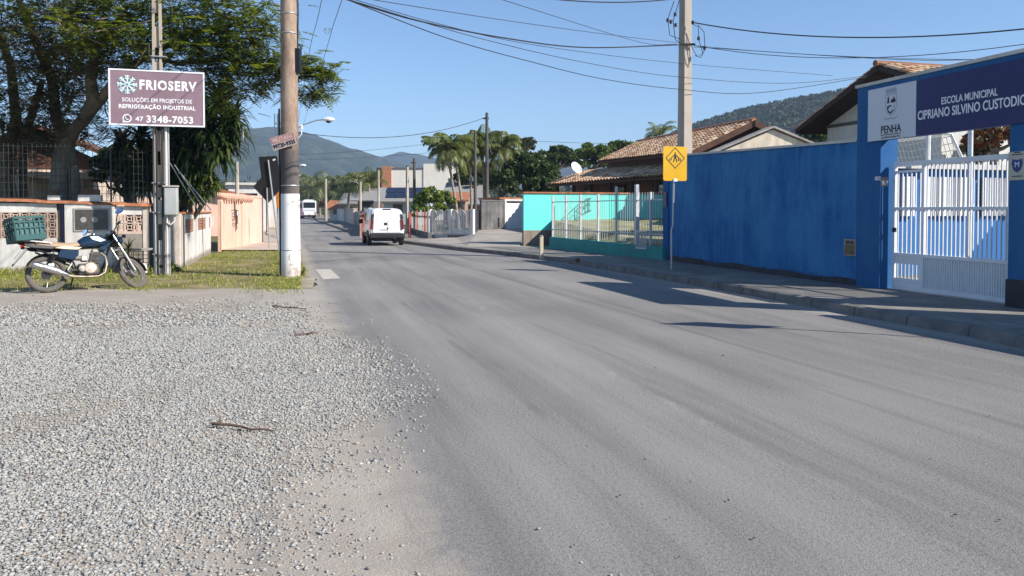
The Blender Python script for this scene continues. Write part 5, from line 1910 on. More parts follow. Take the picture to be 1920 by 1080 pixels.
# ================================================================== VEHICLES ON THE ROAD
def loft_sections(secs, n=20):
    """secs: x, half width bottom, half width top, z bottom, z top, corner"""
    rings = []
    for x, wb, wt, z0, z1 in secs:
        rg = []
        for i in range(n):
            a = 2 * math.pi * (i + .5) / n
            cy, cz = math.cos(a), math.sin(a)
            e = .32
            yy, zz = math.copysign(abs(cy) ** e, cy), math.copysign(abs(cz) ** e, cz)
            f = (zz + 1) / 2
            rg.append((x, yy * (wb + (wt - wb) * f ** 1.5), z0 + (z1 - z0) * f))
        rings.append(rg)
    return rings
def van():
    x0, y0 = G(726, 461)
    t = thing('delivery_van', 'white delivery van driving away with plain rear doors', 'van', (x0, y0, 0), ANG)
    t.scale = (.92,) * 3
    W = M_basic('van_white', (.80, .80, .80), .22, var=.03, spec=.5)
    BL = M_basic('van_black', (.02, .02, .022), .6)
    RED = M_basic('lamp_red', (.20, .008, .008), .2)
    secs = [(.03, .74, .66, .42, 1.66), (.10, .83, .72, .36, 1.74), (.6, .85, .73, .34, 1.77), (1.6, .86, .73, .34, 1.78), (2.5, .86, .72, .34, 1.76), (2.95, .86, .68, .34, 1.58), (3.25, .85, .72, .34, 1.12), (3.75, .80, .66, .36, .98), (3.9, .70, .58, .42, .86)]
    body = MB().loft(loft_sections(secs, 24)).build('body', W, t, smooth=50)
    for s_ in (-1, 1):
        m = MB()
        m.slab([(.012, s_ * .02 if s_ < 0 else .015, .62), (.012, s_ * .66, .62), (.022, s_ * .60, 1.60), (.022, s_ * .02 if s_ < 0 else .015, 1.60)], .02)
        m.build('rear_door', W, t, bevel=.008)
        m = MB()
        m.slab([(.0, s_ * .79, .78), (.0, s_ * .68, .78), (.012, s_ * .645, 1.25), (.03, s_ * .755, 1.25)], .05)
        m.build('tail_light', RED, t, bevel=.012)
        m = MB()
        m.slab([(.014, s_ * .775, 1.26), (.012, s_ * .66, 1.26), (.02, s_ * .62, 1.50), (.04, s_ * .72, 1.50)], .03)
        m.build('pillar_trim', BL, t)
    m = MB()
    m.bx(-.08, .22, -.80, .80, .36, .60)
    m.build('rear_bumper', BL, t, bevel=.05, bseg=3)
    MB().bx(-.005, .012, .0, .16, .96, 1.10).build('door_handle', BL, t, bevel=.01)
    MB().bx(-.005, .01, -.06, .42, .78, .86).build('plate_recess', BL, t)
    MB().bx(-.012, -.0055, .02, .36, .70, .80).build('number_plate', M_basic('van_plate', (.55, .55, .6), .4), t)
    MB().bx(.02, .05, -.2, .2, 1.705, 1.745).build('brake_light', M_basic('brake_dark', (.06, .03, .03), .3), t)
    m = MB()
    m.tube([(-.02, -.35, .38), (-.06, -.35, .36)], .03, 8)
    m.build('tail_pipe', STEEL, t)
    for s_ in (-1, 1):
        for x in (.72, 3.05):
            w_ = MB().lathe([(.18, -.09), (.29, -.095), (.315, -.07), (.315, .07), (.29, .095), (.18, .09)], (x, s_ * .76, .315), 'y', 26, closed=True).build('tyre', RUBBER, t, smooth=40)
            MB().lathe([(.001, -.05), (.06, -.07), (.17, -.06), (.185, -.085), (.185, .085), (.17, .06), (.06, .07), (.001, .05)], (x, s_ * .76, .315), 'y', 22).build('rim', M_basic('steel_rim', (.4, .4, .42), .4, .5), w_, smooth=40)
        m = MB()
        m.ext([(2.0, 1.12), (2.75, 1.12), (2.62, 1.52), (2.02, 1.56)], 'xz', s_ * .80 - .02, s_ * .80 + .004)
        m.build('side_window', GLASS, t)
        m = MB()
        m.bx(2.55, 2.68, s_ * .98 - .1, s_ * .98 + .1, 1.02, 1.24)
        m.build('door_mirror', BL, t, bevel=.03)
        m = MB()
        m.ext([(.30, .34), (.30, .55), (.45, .70), (.72, .74), (1.0, .70), (1.14, .55), (1.14, .34)], 'xz', s_ * .852 - .03, s_ * .852 + .012)
        m.build('wheel_arch', BL, t)
        m = MB()
        m.bx(1.2, 2.6, s_ * .862 - .01, s_ * .862 + .012, .50, .60)
        m.build('rub_strip', BL, t)
    MB().bx(.15, 3.6, -.6, .6, .22, .36).build('underbody', BL, t)
van()
def bus(px, py, Y, name, label, paint, L_=10.5, lower=None):
    p = AT(px, 400, Y)
    d = Vector((-.30, .954, 0))
    t = thing(name, label, 'bus', (p.x, Y, 0), math.atan2(d.y, d.x))
    W = M_basic(name + '_paint', paint, .3, var=.03)
    hw, hh = 1.22, 3.25
    MB().bx(0, L_, -hw, hw, .45, hh).build('body', W, t, bevel=.14, bseg=3)
    MB().bx(-.03, -.0, -1.02, 1.02, 1.95, 2.95).build('rear_window', GLASS, t, bevel=.01)
    MB().bx(-.05, .3, -hw * .98, hw * .98, .38, .68).build('bumper', lower or BLACK, t, bevel=.04)
    MB().bx(-.02, -.001, -hw * .9, hw * .9, 1.5, 1.56).build('trim_line', DSTEEL, t)
    for s_ in (-1, 1):
        MB().bx(-.035, -.001, s_ * 1.04 - .1, s_ * 1.04 + .1, .72, 1.25).build('tail_light', M_basic('bus_red', (.4, .02, .015), .2), t)
        f_ = MB().bx(.5, L_ - .4, s_ * hw - .03, s_ * hw + .004, 1.75, 2.75).build('side_windows', GLASS, t)
        for x in (2.4, L_ - 2.4):
            w_ = MB().lathe([(.25, -.14), (.47, -.14), (.5, -.1), (.5, .1), (.47, .14), (.25, .14)], (x, s_ * 1.05, .5), 'y', 22, closed=True).build('tyre', RUBBER, t, smooth=40)
            MB().lathe([(.001, -.06), (.25, -.12), (.25, .12), (.001, .06)], (x, s_ * 1.05, .5), 'y', 18).build('rim', STEEL, w_, smooth=40)
    MB().bx(-.06, .3, -.12, .12, .70, .84).build('number_plate', M_basic('bus_plate', (.5, .5, .5), .4), t)
    MB().bx(1.5, 4.0, -.8, .8, hh + .001, hh + .2).build('roof_unit', W, t, bevel=.05)
bus(580, 408, 139, 'city_bus', 'white bus with dark rear window far down the road', (.72, .73, .75))
bus(561, 405, 158, 'city_bus', 'orange bus ahead of the white bus, half hidden by the pole', (.55, .17, .08))
# ================================================================== VEGETATION
def nz_dirs(n):
    d = rng.normal(size=(n, 3))
    return d / np.linalg.norm(d, axis=1)[:, None]
def crown_points(c, r, clumps, per, shell=.55, flat=1.0):
    """leaf positions gathered in uneven clumps through an ellipsoid"""
    c, r = np.array(c, float), np.array(r, float)
    dirs = nz_dirs(clumps)
    rad = rng.uniform(shell, 1.0, clumps) ** .6
    dirs[:, 2] = np.where(dirs[:, 2] < -.45, -dirs[:, 2] * .5, dirs[:, 2])
    cc = c + dirs * rad[:, None] * r
    cr = rng.uniform(.16, .34, clumps) * r.mean()
    d = nz_dirs(clumps * per).reshape(clumps, per, 3)
    d[..., 2] = np.abs(d[..., 2]) * rng.choice([1, 1, 1, -.6], (clumps, per))
    q = rng.uniform(.35, 1.0, (clumps, per)) ** .5
    P = cc[:, None] + d * (cr[:, None] * q)[..., None] * np.array([1, 1, .75])
    return P.reshape(-1, 3), cc
def limb(m, a, b, r0, r1, wob=.12, n=5):
    a, b = Vector(a), Vector(b)
    L_ = (b - a).length
    pts = [a + (b - a) * (i / n) + Vector((random.uniform(-1, 1), random.uniform(-1, 1), random.uniform(-.5, .8))) * wob * L_ * math.sin(math.pi * i / n) * .6 for i in range(n + 1)]
    m.tube(pts, [r0 + (r1 - r0) * i / n for i in range(n + 1)], 7)
    return pts
LF_DARK = M_leaf('leaf_dark', [(.02, .042, .012), (.035, .068, .017), (.055, .09, .022), (.09, .12, .032)], .42, .35)
LF_MID = M_leaf('leaf_mid', [(.045, .08, .016), (.075, .125, .024), (.115, .165, .034), (.17, .20, .05)], .45, .4)
LF_BRIGHT = M_leaf('leaf_bright', [(.06, .11, .015), (.10, .165, .02), (.16, .21, .03), (.22, .25, .05)], .45, .4)
LF_OLIVE = M_leaf('leaf_olive', [(.05, .055, .022), (.085, .085, .035), (.12, .11, .05), (.06, .075, .025)], .55, .3)
LF_RUST = M_leaf('leaf_rust', [(.20, .05, .02), (.28, .09, .03), (.09, .08, .03), (.05, .05, .02)], .55, .3)
def tree(label, base, height, crown_c, crown_r, leafmat, clumps=70, per=60, leaf=.28, trunk_r=.18, group=None, kind='tree', limbs=7, extra=None):
    base = Vector(base)
    t = thing(kind, label, 'tree', base, 0, group)
    cl = Vector(crown_c) - base
    P, cc = crown_points(cl, crown_r, clumps, per)
    V, F = leaf_quads(P, leaf, .55)
    np_mesh('crown', V, F, leafmat, t)
    m = MB()
    fork = Vector((cl.x * .5, cl.y * .5, max(.4, cl.z - crown_r[2] * .75)))
    pts = limb(m, (0, 0, -.1), fork, trunk_r, trunk_r * .7, .06)
    for i in range(limbs):
        limb(m, fork, Vector(cc[i * (len(cc) // limbs)]), trunk_r * .5, trunk_r * .1, .15)
    m.build('trunk', BARK, t, smooth=60)
    return t

def frond(base, az, elev, L_, n, w_, droop, curl=.0, lw=.05):
    """a feather palm frond as numpy quads: arching rachis with drooping leaflets"""
    V, F = [], []
    pts = []
    p = Vector(base)
    e = elev
    st = L_ / n
    hd = Vector((math.cos(az), math.sin(az), 0))
    for i in range(n + 1):
        pts.append(p.copy())
        p = p + (hd * math.cos(e) + Vector((0, 0, math.sin(e)))) * st
        e -= droop / n * (0.5 + 1.2 * i / n)
    side = Vector((-hd.y, hd.x, 0))
    for i in range(1, n):
        f = i / n
        ll = w_ * (math.sin(math.pi * (f * .85 + .12)) ** .7)
        tng = (pts[i + 1] - pts[i - 1]).normalized()
        for s_ in (-1, 1):
            d = (side * s_ * .85 + tng * .45 + Vector((0, 0, -.30 - .25 * random.random()))).normalized()
            mid = pts[i] + d * ll * .5 + Vector((0, 0, .03))
            tip = pts[i] + d * ll + Vector((0, 0, -ll * .35))
            o = len(V)
            V += [tuple(pts[i] - tng * lw * .4), tuple(mid - tng * lw), tuple(tip), tuple(mid + tng * lw)]
            F.append((o, o + 1, o + 2, o + 3))
    for i in range(n):
        o = len(V)
        a, b = pts[i], pts[i + 1]
        r_ = .03 * (1 - i / n) + .008
        V += [tuple(a - side * r_), tuple(a + side * r_), tuple(b + side * r_), tuple(b - side * r_)]
        F.append((o, o + 1, o + 2, o + 3))
    return V, F
def palm(label, base, top, nf=16, L_=2.4, w_=.6, trunk_r=.12, mat=None, group=None, n=16, lw=.05, kind='palm_tree', bare=1.0):
    base = Vector(base)
    t = thing(kind, label, 'palm', base, 0, group)
    tp = Vector(top) - base
    V, F = [], []
    for i in range(nf):
        az = i * 2.399 + random.uniform(-.3, .3)
        el = R(random.uniform(-15, 80)) if i > 2 else R(80)
        v, f = frond(tp, az, el, L_ * random.uniform(.8, 1.1), n, w_, R(random.uniform(75, 150)), lw=lw)
        o = len(V)
        V += v
        F += [tuple(a + o for a in q) for q in f]
    np_mesh('crown', V, F, mat or LF_MID, t)
    m = MB()
    bend = Vector((random.uniform(-.2, .2), 0, 0))
    pts = [Vector((0, 0, -.1)), tp * .35 + bend, tp * .7 + bend * .6, tp * .92, tp]
    m.tube(pts, [trunk_r * 1.25, trunk_r, trunk_r * .9, trunk_r * .8, trunk_r * .55], 8)
    m.build('trunk', PALMBARK, t, smooth=60)
    return t
PALMBARK = M_basic('palm_bark', (.34, .28, .215), .9, var=.25, scale=3, stretch=(1, 1, 4), bump=.4)
LF_PALM = M_leaf('leaf_palm', [(.075, .105, .03), (.13, .165, .045), (.21, .22, .07), (.34, .32, .15), (.10, .135, .035)], .4, .4)

# ---- the big flamboyant on the left
def flamboyant():
    b = AT(122, 392, 22.2)
    b.z = 0
    t = thing('flamboyant_tree', 'big spreading feathery tree with gnarled trunk overhanging the company sign', 'tree', b)
    m = MB()
    def A(px, py, Y):
        return AT(px, py, Y) - b
    K = A(122, 268, 22.2)
    # two buttress legs merging into one gnarled bole
    m.tube([A(112, 400, 22.1), A(108, 360, 22.1), A(110, 320, 22.2), A(118, 285, 22.2), K], [.30, .24, .20, .24, .26], 9)
    m.tube([A(140, 400, 22.5), A(140, 360, 22.5), A(137, 318, 22.4), A(128, 285, 22.3), K], [.24, .19, .17, .20, .24], 9)
    m.tube([K, A(140, 243, 22.0), A(160, 222, 21.8), A(175, 190, 21.5), A(170, 150, 21.3), A(180, 90, 21), A(230, 30, 21)], [.26, .18, .17, .19, .15, .12, .09], 9)
    m.tube([A(160, 222, 21.8), A(190, 186, 21.6), A(215, 150, 21.2), A(280, 100, 20.8), A(370, 60, 20.6), A(470, 40, 20.4)], [.15, .13, .11, .09, .07, .04], 8)
    m.tube([K, A(105, 220, 22.5), A(98, 150, 22.6), A(60, 60, 22.4), A(20, -40, 22)], [.2, .16, .15, .12, .08], 8)
    m.tube([A(10, 400, 23), A(14, 300, 23), A(30, 220, 23), A(20, 120, 22.8), A(-20, 20, 22.5)], [.22, .18, .15, .12, .09], 8)
    m.tube([A(46, 400, 23.4), A(42, 300, 23.3), A(55, 230, 23.2), A(80, 150, 23)], [.15, .13, .12, .08], 8)
    m.tube([A(280, 100, 20.8), A(330, 120, 20.4), A(420, 110, 20.2), A(520, 130, 20.0), A(590, 130, 19.8)], [.07, .06, .05, .035, .02], 7)
    m.tube([A(180, 90, 21), A(120, 40, 20.6), A(40, 10, 20.4)], [.10, .07, .04], 7)
    m.build('trunk', M_wall('gnarled_bark', (.26, .215, .16), (.09, .075, .055), .95, .9, bump=.8), t, smooth=60)
    # bipinnate leaves: a rachis with paired pinnae, sprays thrown from twig tips
    V, F = [], []
    twigs = MB()
    def spray(c, n_, sp, flat=.5, len_=.42):
        c = Vector(c)
        for _ in range(n_):
            o3 = Vector((random.gauss(0, sp), random.gauss(0, sp), random.gauss(0, sp * flat)))
            p = c + o3
            az = random.uniform(0, 6.283)
            el = random.uniform(-.7, .35)
            hd = Vector((math.cos(az) * math.cos(el), math.sin(az) * math.cos(el), math.sin(el)))
            sd = hd.cross(Vector((0, 0, 1))).normalized()
            L_ = len_ * random.uniform(.7, 1.25)
            k_ = 8
            for i in range(k_):
                f = (i + 1) / k_
                q = p + hd * L_ * f + Vector((0, 0, -.25 * L_ * f * f))
                ll = L_ * .36 * math.sin(math.pi * (f * .75 + .2))
                wd = L_ * .062
                for s_ in (-1, 1):
                    d = (sd * s_ + hd * .35 + Vector((0, 0, -.18))).normalized()
                    tip = q + d * ll
                    mid = q + d * ll * .5
                    o = len(V)
                    V.extend([tuple(q), tuple(mid - hd * wd), tuple(tip), tuple(mid + hd * wd)])
                    F.append((o, o + 1, o + 2, o + 3))
    # leaf masses where the photograph shows them
    masses = [  # px, py, Y, sprays, spread
        (30, 30, 21.5, 70, .8), (110, 20, 21, 70, .75), (200, 15, 20.8, 75, .7), (60, 110, 21.8, 60, .75), (20, 190, 22.2, 40, .7),
        (120, 100, 21.8, 55, .7), (250, 20, 20.8, 60, .6), (330, 15, 20.6, 60, .6), (400, 25, 20.4, 60, .55), (460, 15, 20.3, 42, .5),
        (150, 65, 19.2, 34, .33), (215, 60, 19.3, 24, .32), (258, 75, 19.4, 34, .38), (330, 60, 19.6, 42, .42), (380, 80, 19.7, 50, .45), (430, 60, 19.8, 50, .45),
        (420, 110, 20, 46, .42), (470, 90, 20, 46, .42), (500, 45, 20, 38, .4), (510, 125, 19.9, 42, .36), (550, 120, 19.7, 36, .30), (590, 125, 19.6, 34, .26),
        (575, 165, 19.6, 26, .24), (610, 140, 19.6, 16, .18), (600, 175, 19.6, 12, .18), (440, 150, 20.2, 34, .4), (480, 165, 20.1, 22, .32), (400, 150, 20.6, 40, .45),
        (350, 110, 20.4, 34, .45), (410, 190, 21, 16, .3), (470, 120, 20.4, 30, .4), (190, 110, 21.3, 40, .5), (240, 105, 21, 30, .45), (80, 180, 22, 34, .6), (130, 160, 22.4, 30, .6),
        (-80, 60, 22, 70, 1.0), (-90, 200, 22.5, 40, .9), (60, -60, 21, 90, 1.0), (250, -60, 20.6, 90, 1.0), (430, -50, 20.2, 60, .7)]
    for px, py, Y, n_, s_ in masses:
        spray(A(px, py, Y), int(n_ * 3.1), s_ * 1.1)
    np_mesh('crown', V, F, M_leaf('flamboyant_leaf', [(.05, .075, .014), (.09, .125, .018), (.14, .185, .024), (.21, .26, .034), (.32, .34, .055), (.08, .085, .024)], .45, .6), t)
    # dry brown leaves, pods and twigs in the older left side
    V, F = [], []
    dry = [(30, 60, 21.2, 60, .8), (100, 60, 21, 55, .7), (70, 140, 21.6, 70, .8), (30, 220, 22.2, 55, .7), (130, 130, 21.4, 50, .6), (120, 200, 22, 34, .5), (200, 100, 20.9, 34, .5), (170, 30, 20.8, 50, .6), (300, 120, 20.9, 30, .5), (60, 260, 22.6, 30, .5), (90, 240, 22.4, 34, .45), (150, 235, 22.6, 24, .35), (20, 275, 22.8, 30, .5), (205, 225, 22.8, 24, .4), (-70, 120, 22, 60, 1.0)]
    for px, py, Y, n_, s_ in dry:
        spray(A(px, py, Y), int(n_ * 4.0), s_ * 1.12, .8, .4)
    np_mesh('dry_leaves', V, F, M_leaf('dry_leaf', [(.12, .085, .048), (.20, .15, .085), (.29, .23, .14), (.15, .13, .055), (.10, .10, .035)], .7, .4), t)
    m = MB()
    for px, py, Y, n_, s_ in dry + masses[:16]:
        for _ in range(5):
            a = A(px, py, Y) + Vector((random.gauss(0, s_), random.gauss(0, s_ * .6), random.gauss(0, s_ * .6)))
            d = Vector((random.gauss(0, 1), random.gauss(0, .6), random.gauss(0, .6))).normalized() * random.uniform(.4, 1.2)
            limb(m, a, a + d, .022, .006, .2, 4)
    m.build('branchwork', M_basic('twig_bark', (.23, .18, .13), .9, var=.25, scale=4), t)
flamboyant()

# ---- dark strap-leaved clump behind the service pole
def strap_clump(label, heads, mat, base, kind='dracaena', n=46, L_=.95, w_=.05):
    base = Vector(base)
    t = thing(kind, label, 'shrub', base)
    V, F = [], []
    m = MB()
    for c, s_ in heads:
        c = Vector(c) - base
        limb(m, (random.uniform(-.4, .4), random.uniform(-.3, .3), 0), c, .06, .035, .1)
        for i in range(n):
            az, el = random.uniform(0, 6.283), random.uniform(-.5, 1.4)
            p = c.copy()
            hd = Vector((math.cos(az), math.sin(az), 0))
            sd = Vector((-hd.y, hd.x, 0))
            k_ = 4
            ll = L_ * s_ * random.uniform(.7, 1.15)
            prev = None
            for j in range(k_ + 1):
                ww = w_ * s_ * (1 - (j / k_) ** 2 * .95)
                a, b = p - sd * ww, p + sd * ww
                o = len(V)
                V += [tuple(a), tuple(b)]
                if prev is not None:
                    F.append((prev, prev + 1, o + 1, o))
                prev = o
                p = p + (hd * math.cos(el) + Vector((0, 0, math.sin(el)))) * ll / k_
                el -= random.uniform(.25, .5)
    np_mesh('leaves', V, F, mat, t)
    m.build('stems', BARK, t, smooth=60)
    return t
hd = []
for px, py, Y, s_ in ((345, 235, 23.4, 1.2), (375, 215, 23, 1.25), (410, 195, 23, 1.2), (390, 250, 22.8, 1.2), (425, 245, 22.9, 1.2), (360, 275, 22.9, 1.2), (330, 265, 23.3, 1.2), (405, 290, 22.8, 1.1), (300, 260, 23.6, 1.1), (340, 305, 23, 1.1), (262, 262, 23.8, 1.1), (228, 268, 24, 1.0), (272, 305, 23.8, 1.1), (425, 275, 22.9, 1.0), (370, 330, 23, 1.1), (320, 330, 23.3, 1.1), (290, 340, 23.4, 1.1), (245, 340, 23.8, 1.1), (350, 355, 23, 1.0), (440, 225, 23, 1.0)):
    hd.append((AT(px, py, Y), s_))
b_ = AT(300, 400, 24.2)
b_.z = 0
strap_clump('dark clump of strap leaved dracaenas spilling over the white side wall', hd, M_leaf('strap_leaf', [(.014, .030, .009), (.026, .052, .014), (.045, .075, .02), (.10, .13, .036), (.018, .036, .011)], .35, .25), b_, n=85, w_=.06)
hd = [(AT(px, py, 22.6), s_) for px, py, s_ in ((365, 322, .8), (392, 330, .8), (375, 348, .75), (398, 352, .7), (350, 345, .8), (385, 368, .6), (405, 345, .6), (362, 372, .65))]
b_ = AT(300, 400, 24.0)
b_.z = 0
strap_clump('bright green bushy shrub leaning over the end of the side wall', hd, LF_MID, b_, 'garden_shrub', 110, .5, .055)
hd = [(AT(px, py, 23.0), .7) for px, py in ((5, 235), (25, 240), (45, 238))]
b_ = AT(20, 380, 23)
b_.z = 0
strap_clump('yellow green epiphyte tuft by the tree trunks at the far left', hd, LF_BRIGHT, b_, 'leafy_tuft', 30, .5, .05)
# weeds by pole
for i, (px, py, s_, lb) in enumerate(((322, 505, .5, 'fern-like weed at the foot of the corner pillar'), (272, 470, .5, 'weedy plant growing over the wire cage'), (570, 512, .35, 'tuft of grass beside the foot of the round pole'))):
    q = G(px, 508 if px < 400 else 516)
    p = V2(q)
    if i == 1:
        p = LC + N * alongF(250) - U * .7
    strap_clump(lb, [(p + Vector((0, 0, .08 if i != 1 else .62)), s_)], LF_BRIGHT, p, 'weed', 34, .8, .03)

# ---- left house behind the wall
lh = thing('left_house', 'cream house with reddish gable boards half hidden behind the feathery tree', 'house', AT(100, 394, 25.5) * 1, LR)
lh.location.z = 0
CR2 = M_wall('cream_house', (.66, .55, .45), (.40, .31, .25), .85, .5)
MB().bx(-5, 1.2, 0, 6, 0, 2.9).build('wall', CR2, lh)
m = MB()
m.add([(-3.0, -.02, 2.9), (1.2, -.02, 2.9), (1.2, -.02, 3.3), (-.4, -.02, 4.1), (-3.0, -.02, 3.0)], [(0, 1, 2, 3, 4)])
m.build('gable_boards', M_basic('red_boards', (.15, .07, .05), .8, var=.2, scale=8, stretch=(8, 1, 1)), lh)
OLDR = M_basic('old_roof', (.20, .10, .06), .9, var=.3, scale=4)
roof_slab('roof', [(-3.3, -.5, 2.95), (-.4, -.5, 4.22), (-.4, 6, 4.22), (-3.3, 6, 2.95)], OLDR, lh, -.12)
roof_slab('roof', [(-.4, -.5, 4.22), (1.9, -.5, 3.2), (1.9, 6, 3.2), (-.4, 6, 4.22)], OLDR, lh, -.12)
for a, b in ((-.9, -.45), (.55, 1.1)):
    MB().bx(a, b, -1.2, -.9, 0, 2.75).build('column', CR2, lh)
MB().bx(-5, 1.7, -1.3, -.01, 2.55, 2.75).build('porch_beam', CR2, lh)
MB().bx(-3.6, -2.2, -.03, -.001, .9, 2.2).build('window', GLASS, lh)
for a in (-3.7, -2.2):
    MB().bx(a, a + .1, -.05, -.001, .85, 2.25).build('window_frame', WOOD, lh)

# ---- houses and walls far left
p = AT(430, 394, 46)
fh = thing('left_far_house', 'pink house with dark red roof past the salmon wall', 'house', (p.x, 46, 0), LR)
MB().bx(-5, 1.0, 0, 6, 0, 2.3).build('wall', PINK, fh)
roof_slab('roof', [(-6, -.6, 3.7), (1.5, -.6, 2.25), (1.5, 6, 2.25), (-6, 6, 3.7)], TERRA, fh, -.15)
MB().bx(-.3, .4, -.02, -.001, 1.0, 2.0).build('window', GLASS, fh)
p = AT(468, 394, 62)
fh = thing('left_white_house', 'small white flat-roofed house with dark windows beyond the salmon wall', 'house', (p.x, 62, 0), LR)
MB().bx(-1.6, 2.0, 0, 6, 0, 3.55).build('wall', WHITEW, fh)
MB().bx(-.9, .6, -.03, -.001, 2.1, 2.9).build('window', GLASS, fh)
MB().bx(-1.8, 2.2, -.3, 6, 3.551, 3.75).build('roof_slab', COPING, fh)
p = AT(445, 394, 44)
t = thing('slim_post', 'pale tapering post standing behind the salmon wall', 'post', (p.x, 44, 0))
MB().tube([(0, 0, 0), (0, 0, 4.3)], [.16, .09], 8).build('shaft', POLEC, t, smooth=40)
p = AT(500, 394, 58)
t = thing('street_wall', 'pink and white front wall with dark post beyond the leaning signs', 'wall', (p.x, 58, 0), ANG)
MB().bx(-4, 14, 0, .2, 0, 1.8).build('wall', PINK, t)
MB().bx(-8, -4.001, -.05, .22, 0, 2.0).build('white_section', WHITEW, t)
MB().bx(-4.3, -4.002, -.12, -.051, 0, 2.6).build('post', DSTEEL, t)

# ================================================================== FAR RIGHT SIDE OF THE STREET
def house_box(name, label, px0, px1, ytop, Y, depth, mat, cat='house'):
    a, b = AT(px0, ytop, Y), AT(px1, ytop, Y)
    t = thing(name, label, cat, (a.x, Y, 0), 0)
    w_ = b.x - a.x
    MB().bx(0, w_, 0, depth, 0, a.z).build('wall', mat, t)
    return t, w_, a.z
# white apartment block
BWHITE = M_wall('block_white', (.80, .74, .66), (.62, .56, .49), .85, .4)
t, w_, z_ = house_box('apartment_block', 'large cream apartment block with an orange brick stripe and stepped top', 734, 862, 318, 112, 16, BWHITE, 'building')
s_ = 112 / FOC
BRK = M_basic('brick_orange', (.46, .20, .11), .85, var=.15, scale=3)
zb = AT(700, 312, 112).z
MB().bx(-18 * s_, -.001, -.25, 15.9, 0, zb).build('brick_tower', BRK, t)
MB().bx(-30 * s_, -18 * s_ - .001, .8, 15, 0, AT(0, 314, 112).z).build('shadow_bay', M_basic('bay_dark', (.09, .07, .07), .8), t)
MB().bx(-52 * s_, -30.5 * s_, 3, 14, 0, AT(0, 322, 112).z).build('rear_wing', BRK, t)
zt = AT(0, 307, 112).z
MB().bx(60 * s_, 108 * s_, -.12, 12, z_ - 4.8, zt).build('step_block', BWHITE, t)
MB().bx(-.05, 59.9 * s_, -.06, 16.05, z_ + .001, z_ + .3).build('parapet', M_basic('parapet_dark', (.13, .13, .14), .8), t)
f_ = MB().bx(107.0 * s_, 119 * s_, -.16, -.121, AT(0, 345, 112).z, AT(0, 334, 112).z).build('window', GLASS, t)
MB().bx(106.5 * s_, 119.5 * s_, -.2, -.161, AT(0, 346.2, 112).z, AT(0, 345, 112).z).build('sill', COPING, f_)
for q in (20, 40):
    MB().bx(q * s_, (q + 6) * s_, -.03, -.001, 1.5, 3.2).build('window', GLASS, t)
# house with solar panels
Y = 76
a = AT(714, 378, Y)
s_ = Y / FOC
t = thing('solar_house', 'pale teal house with dark solar panels on its grey roof', 'house', (a.x, Y, 0), R(4))
TEALW = M_wall('teal_pale', (.42, .52, .52), (.3, .36, .36), .85, .4)
MB().bx(.3, 92 * s_, 0, 7, 0, a.z - .12).build('wall', TEALW, t)
zr_ = AT(0, 354, Y + 3.5).z
RG = M_basic('roof_grey', (.27, .265, .255), .85, var=.12)
roof_slab('roof', [(-.6, -.7, a.z - .1), (94 * s_, -.7, a.z - .1), (94 * s_, 3.6, zr_), (-.6, 3.6, zr_)], RG, t, -.14)
roof_slab('roof', [(-.6, 3.6, zr_), (94 * s_, 3.6, zr_), (94 * s_, 7.6, a.z - .1), (-.6, 7.6, a.z - .1)], RG, t, -.14)
SOL = M_basic('solar_glass', (.012, .014, .03), .25, var=.1, spec=.4)
sl = (zr_ - a.z + .1) / 4.3
for r_ in range(2):
    for c_ in range(5):
        x0 = .35 + c_ * .98 + .1 * r_
        y0 = .15 + (1 - r_) * 1.65
        def RZ(y):
            return a.z - .1 + (y + .7) * sl + .22
        pn = MB().slab([(x0, y0, RZ(y0)), (x0 + .92, y0, RZ(y0)), (x0 + .92, y0 + 1.55, RZ(y0 + 1.55)), (x0, y0 + 1.55, RZ(y0 + 1.55))], .04).build('solar_panel', SOL, t)
for q in (1.2, 3.2):
    MB().bx(q, q + .9, -.04, -.001, 1.0, 2.1).build('window', GLASS, t)
# grey-roofed house
Y = 66
s_ = Y / FOC
a = AT(822, 386, Y)
t = thing('grey_roof_house', 'low house with broad grey roof behind the palms', 'house', (a.x, Y, 0), 0)
MB().bx(.5, 95 * s_, .3, 8, 0, a.z).build('wall', M_wall('greyish', (.36, .32, .28), (.2, .17, .15), .9, .6), t)
roof_slab('roof', [(0, -.6, a.z), (98 * s_, -.6, a.z), (78 * s_, 4, AT(0, 345, Y + 4).z), (8 * s_, 4, AT(0, 345, Y + 4).z)], RG, t, -.15)
MB().slab([(98 * s_, -.6, a.z), (98 * s_, 8, a.z), (78 * s_, 4, AT(0, 345, Y + 4).z)], -.15).build('roof_hip', RG, t)
MB().bx(16 * s_, 36 * s_, -.9, -.61, a.z - .35, a.z + .12).build('porch_eave', TERRA, t)
t2, w2_, z2_ = house_box('brick_annex', 'small terracotta tiled annex behind the slatted white fence', 838, 872, 378, 60, 4, M_wall('annex', (.34, .24, .19), (.2, .14, .11), .9, .6))
roof_slab('roof', [(-.3, -.5, z2_), (w2_ + .3, -.5, z2_), (w2_ + .3, 3, z2_ + .7), (-.3, 3, z2_ + .7)], TERRA, t2, -.1)
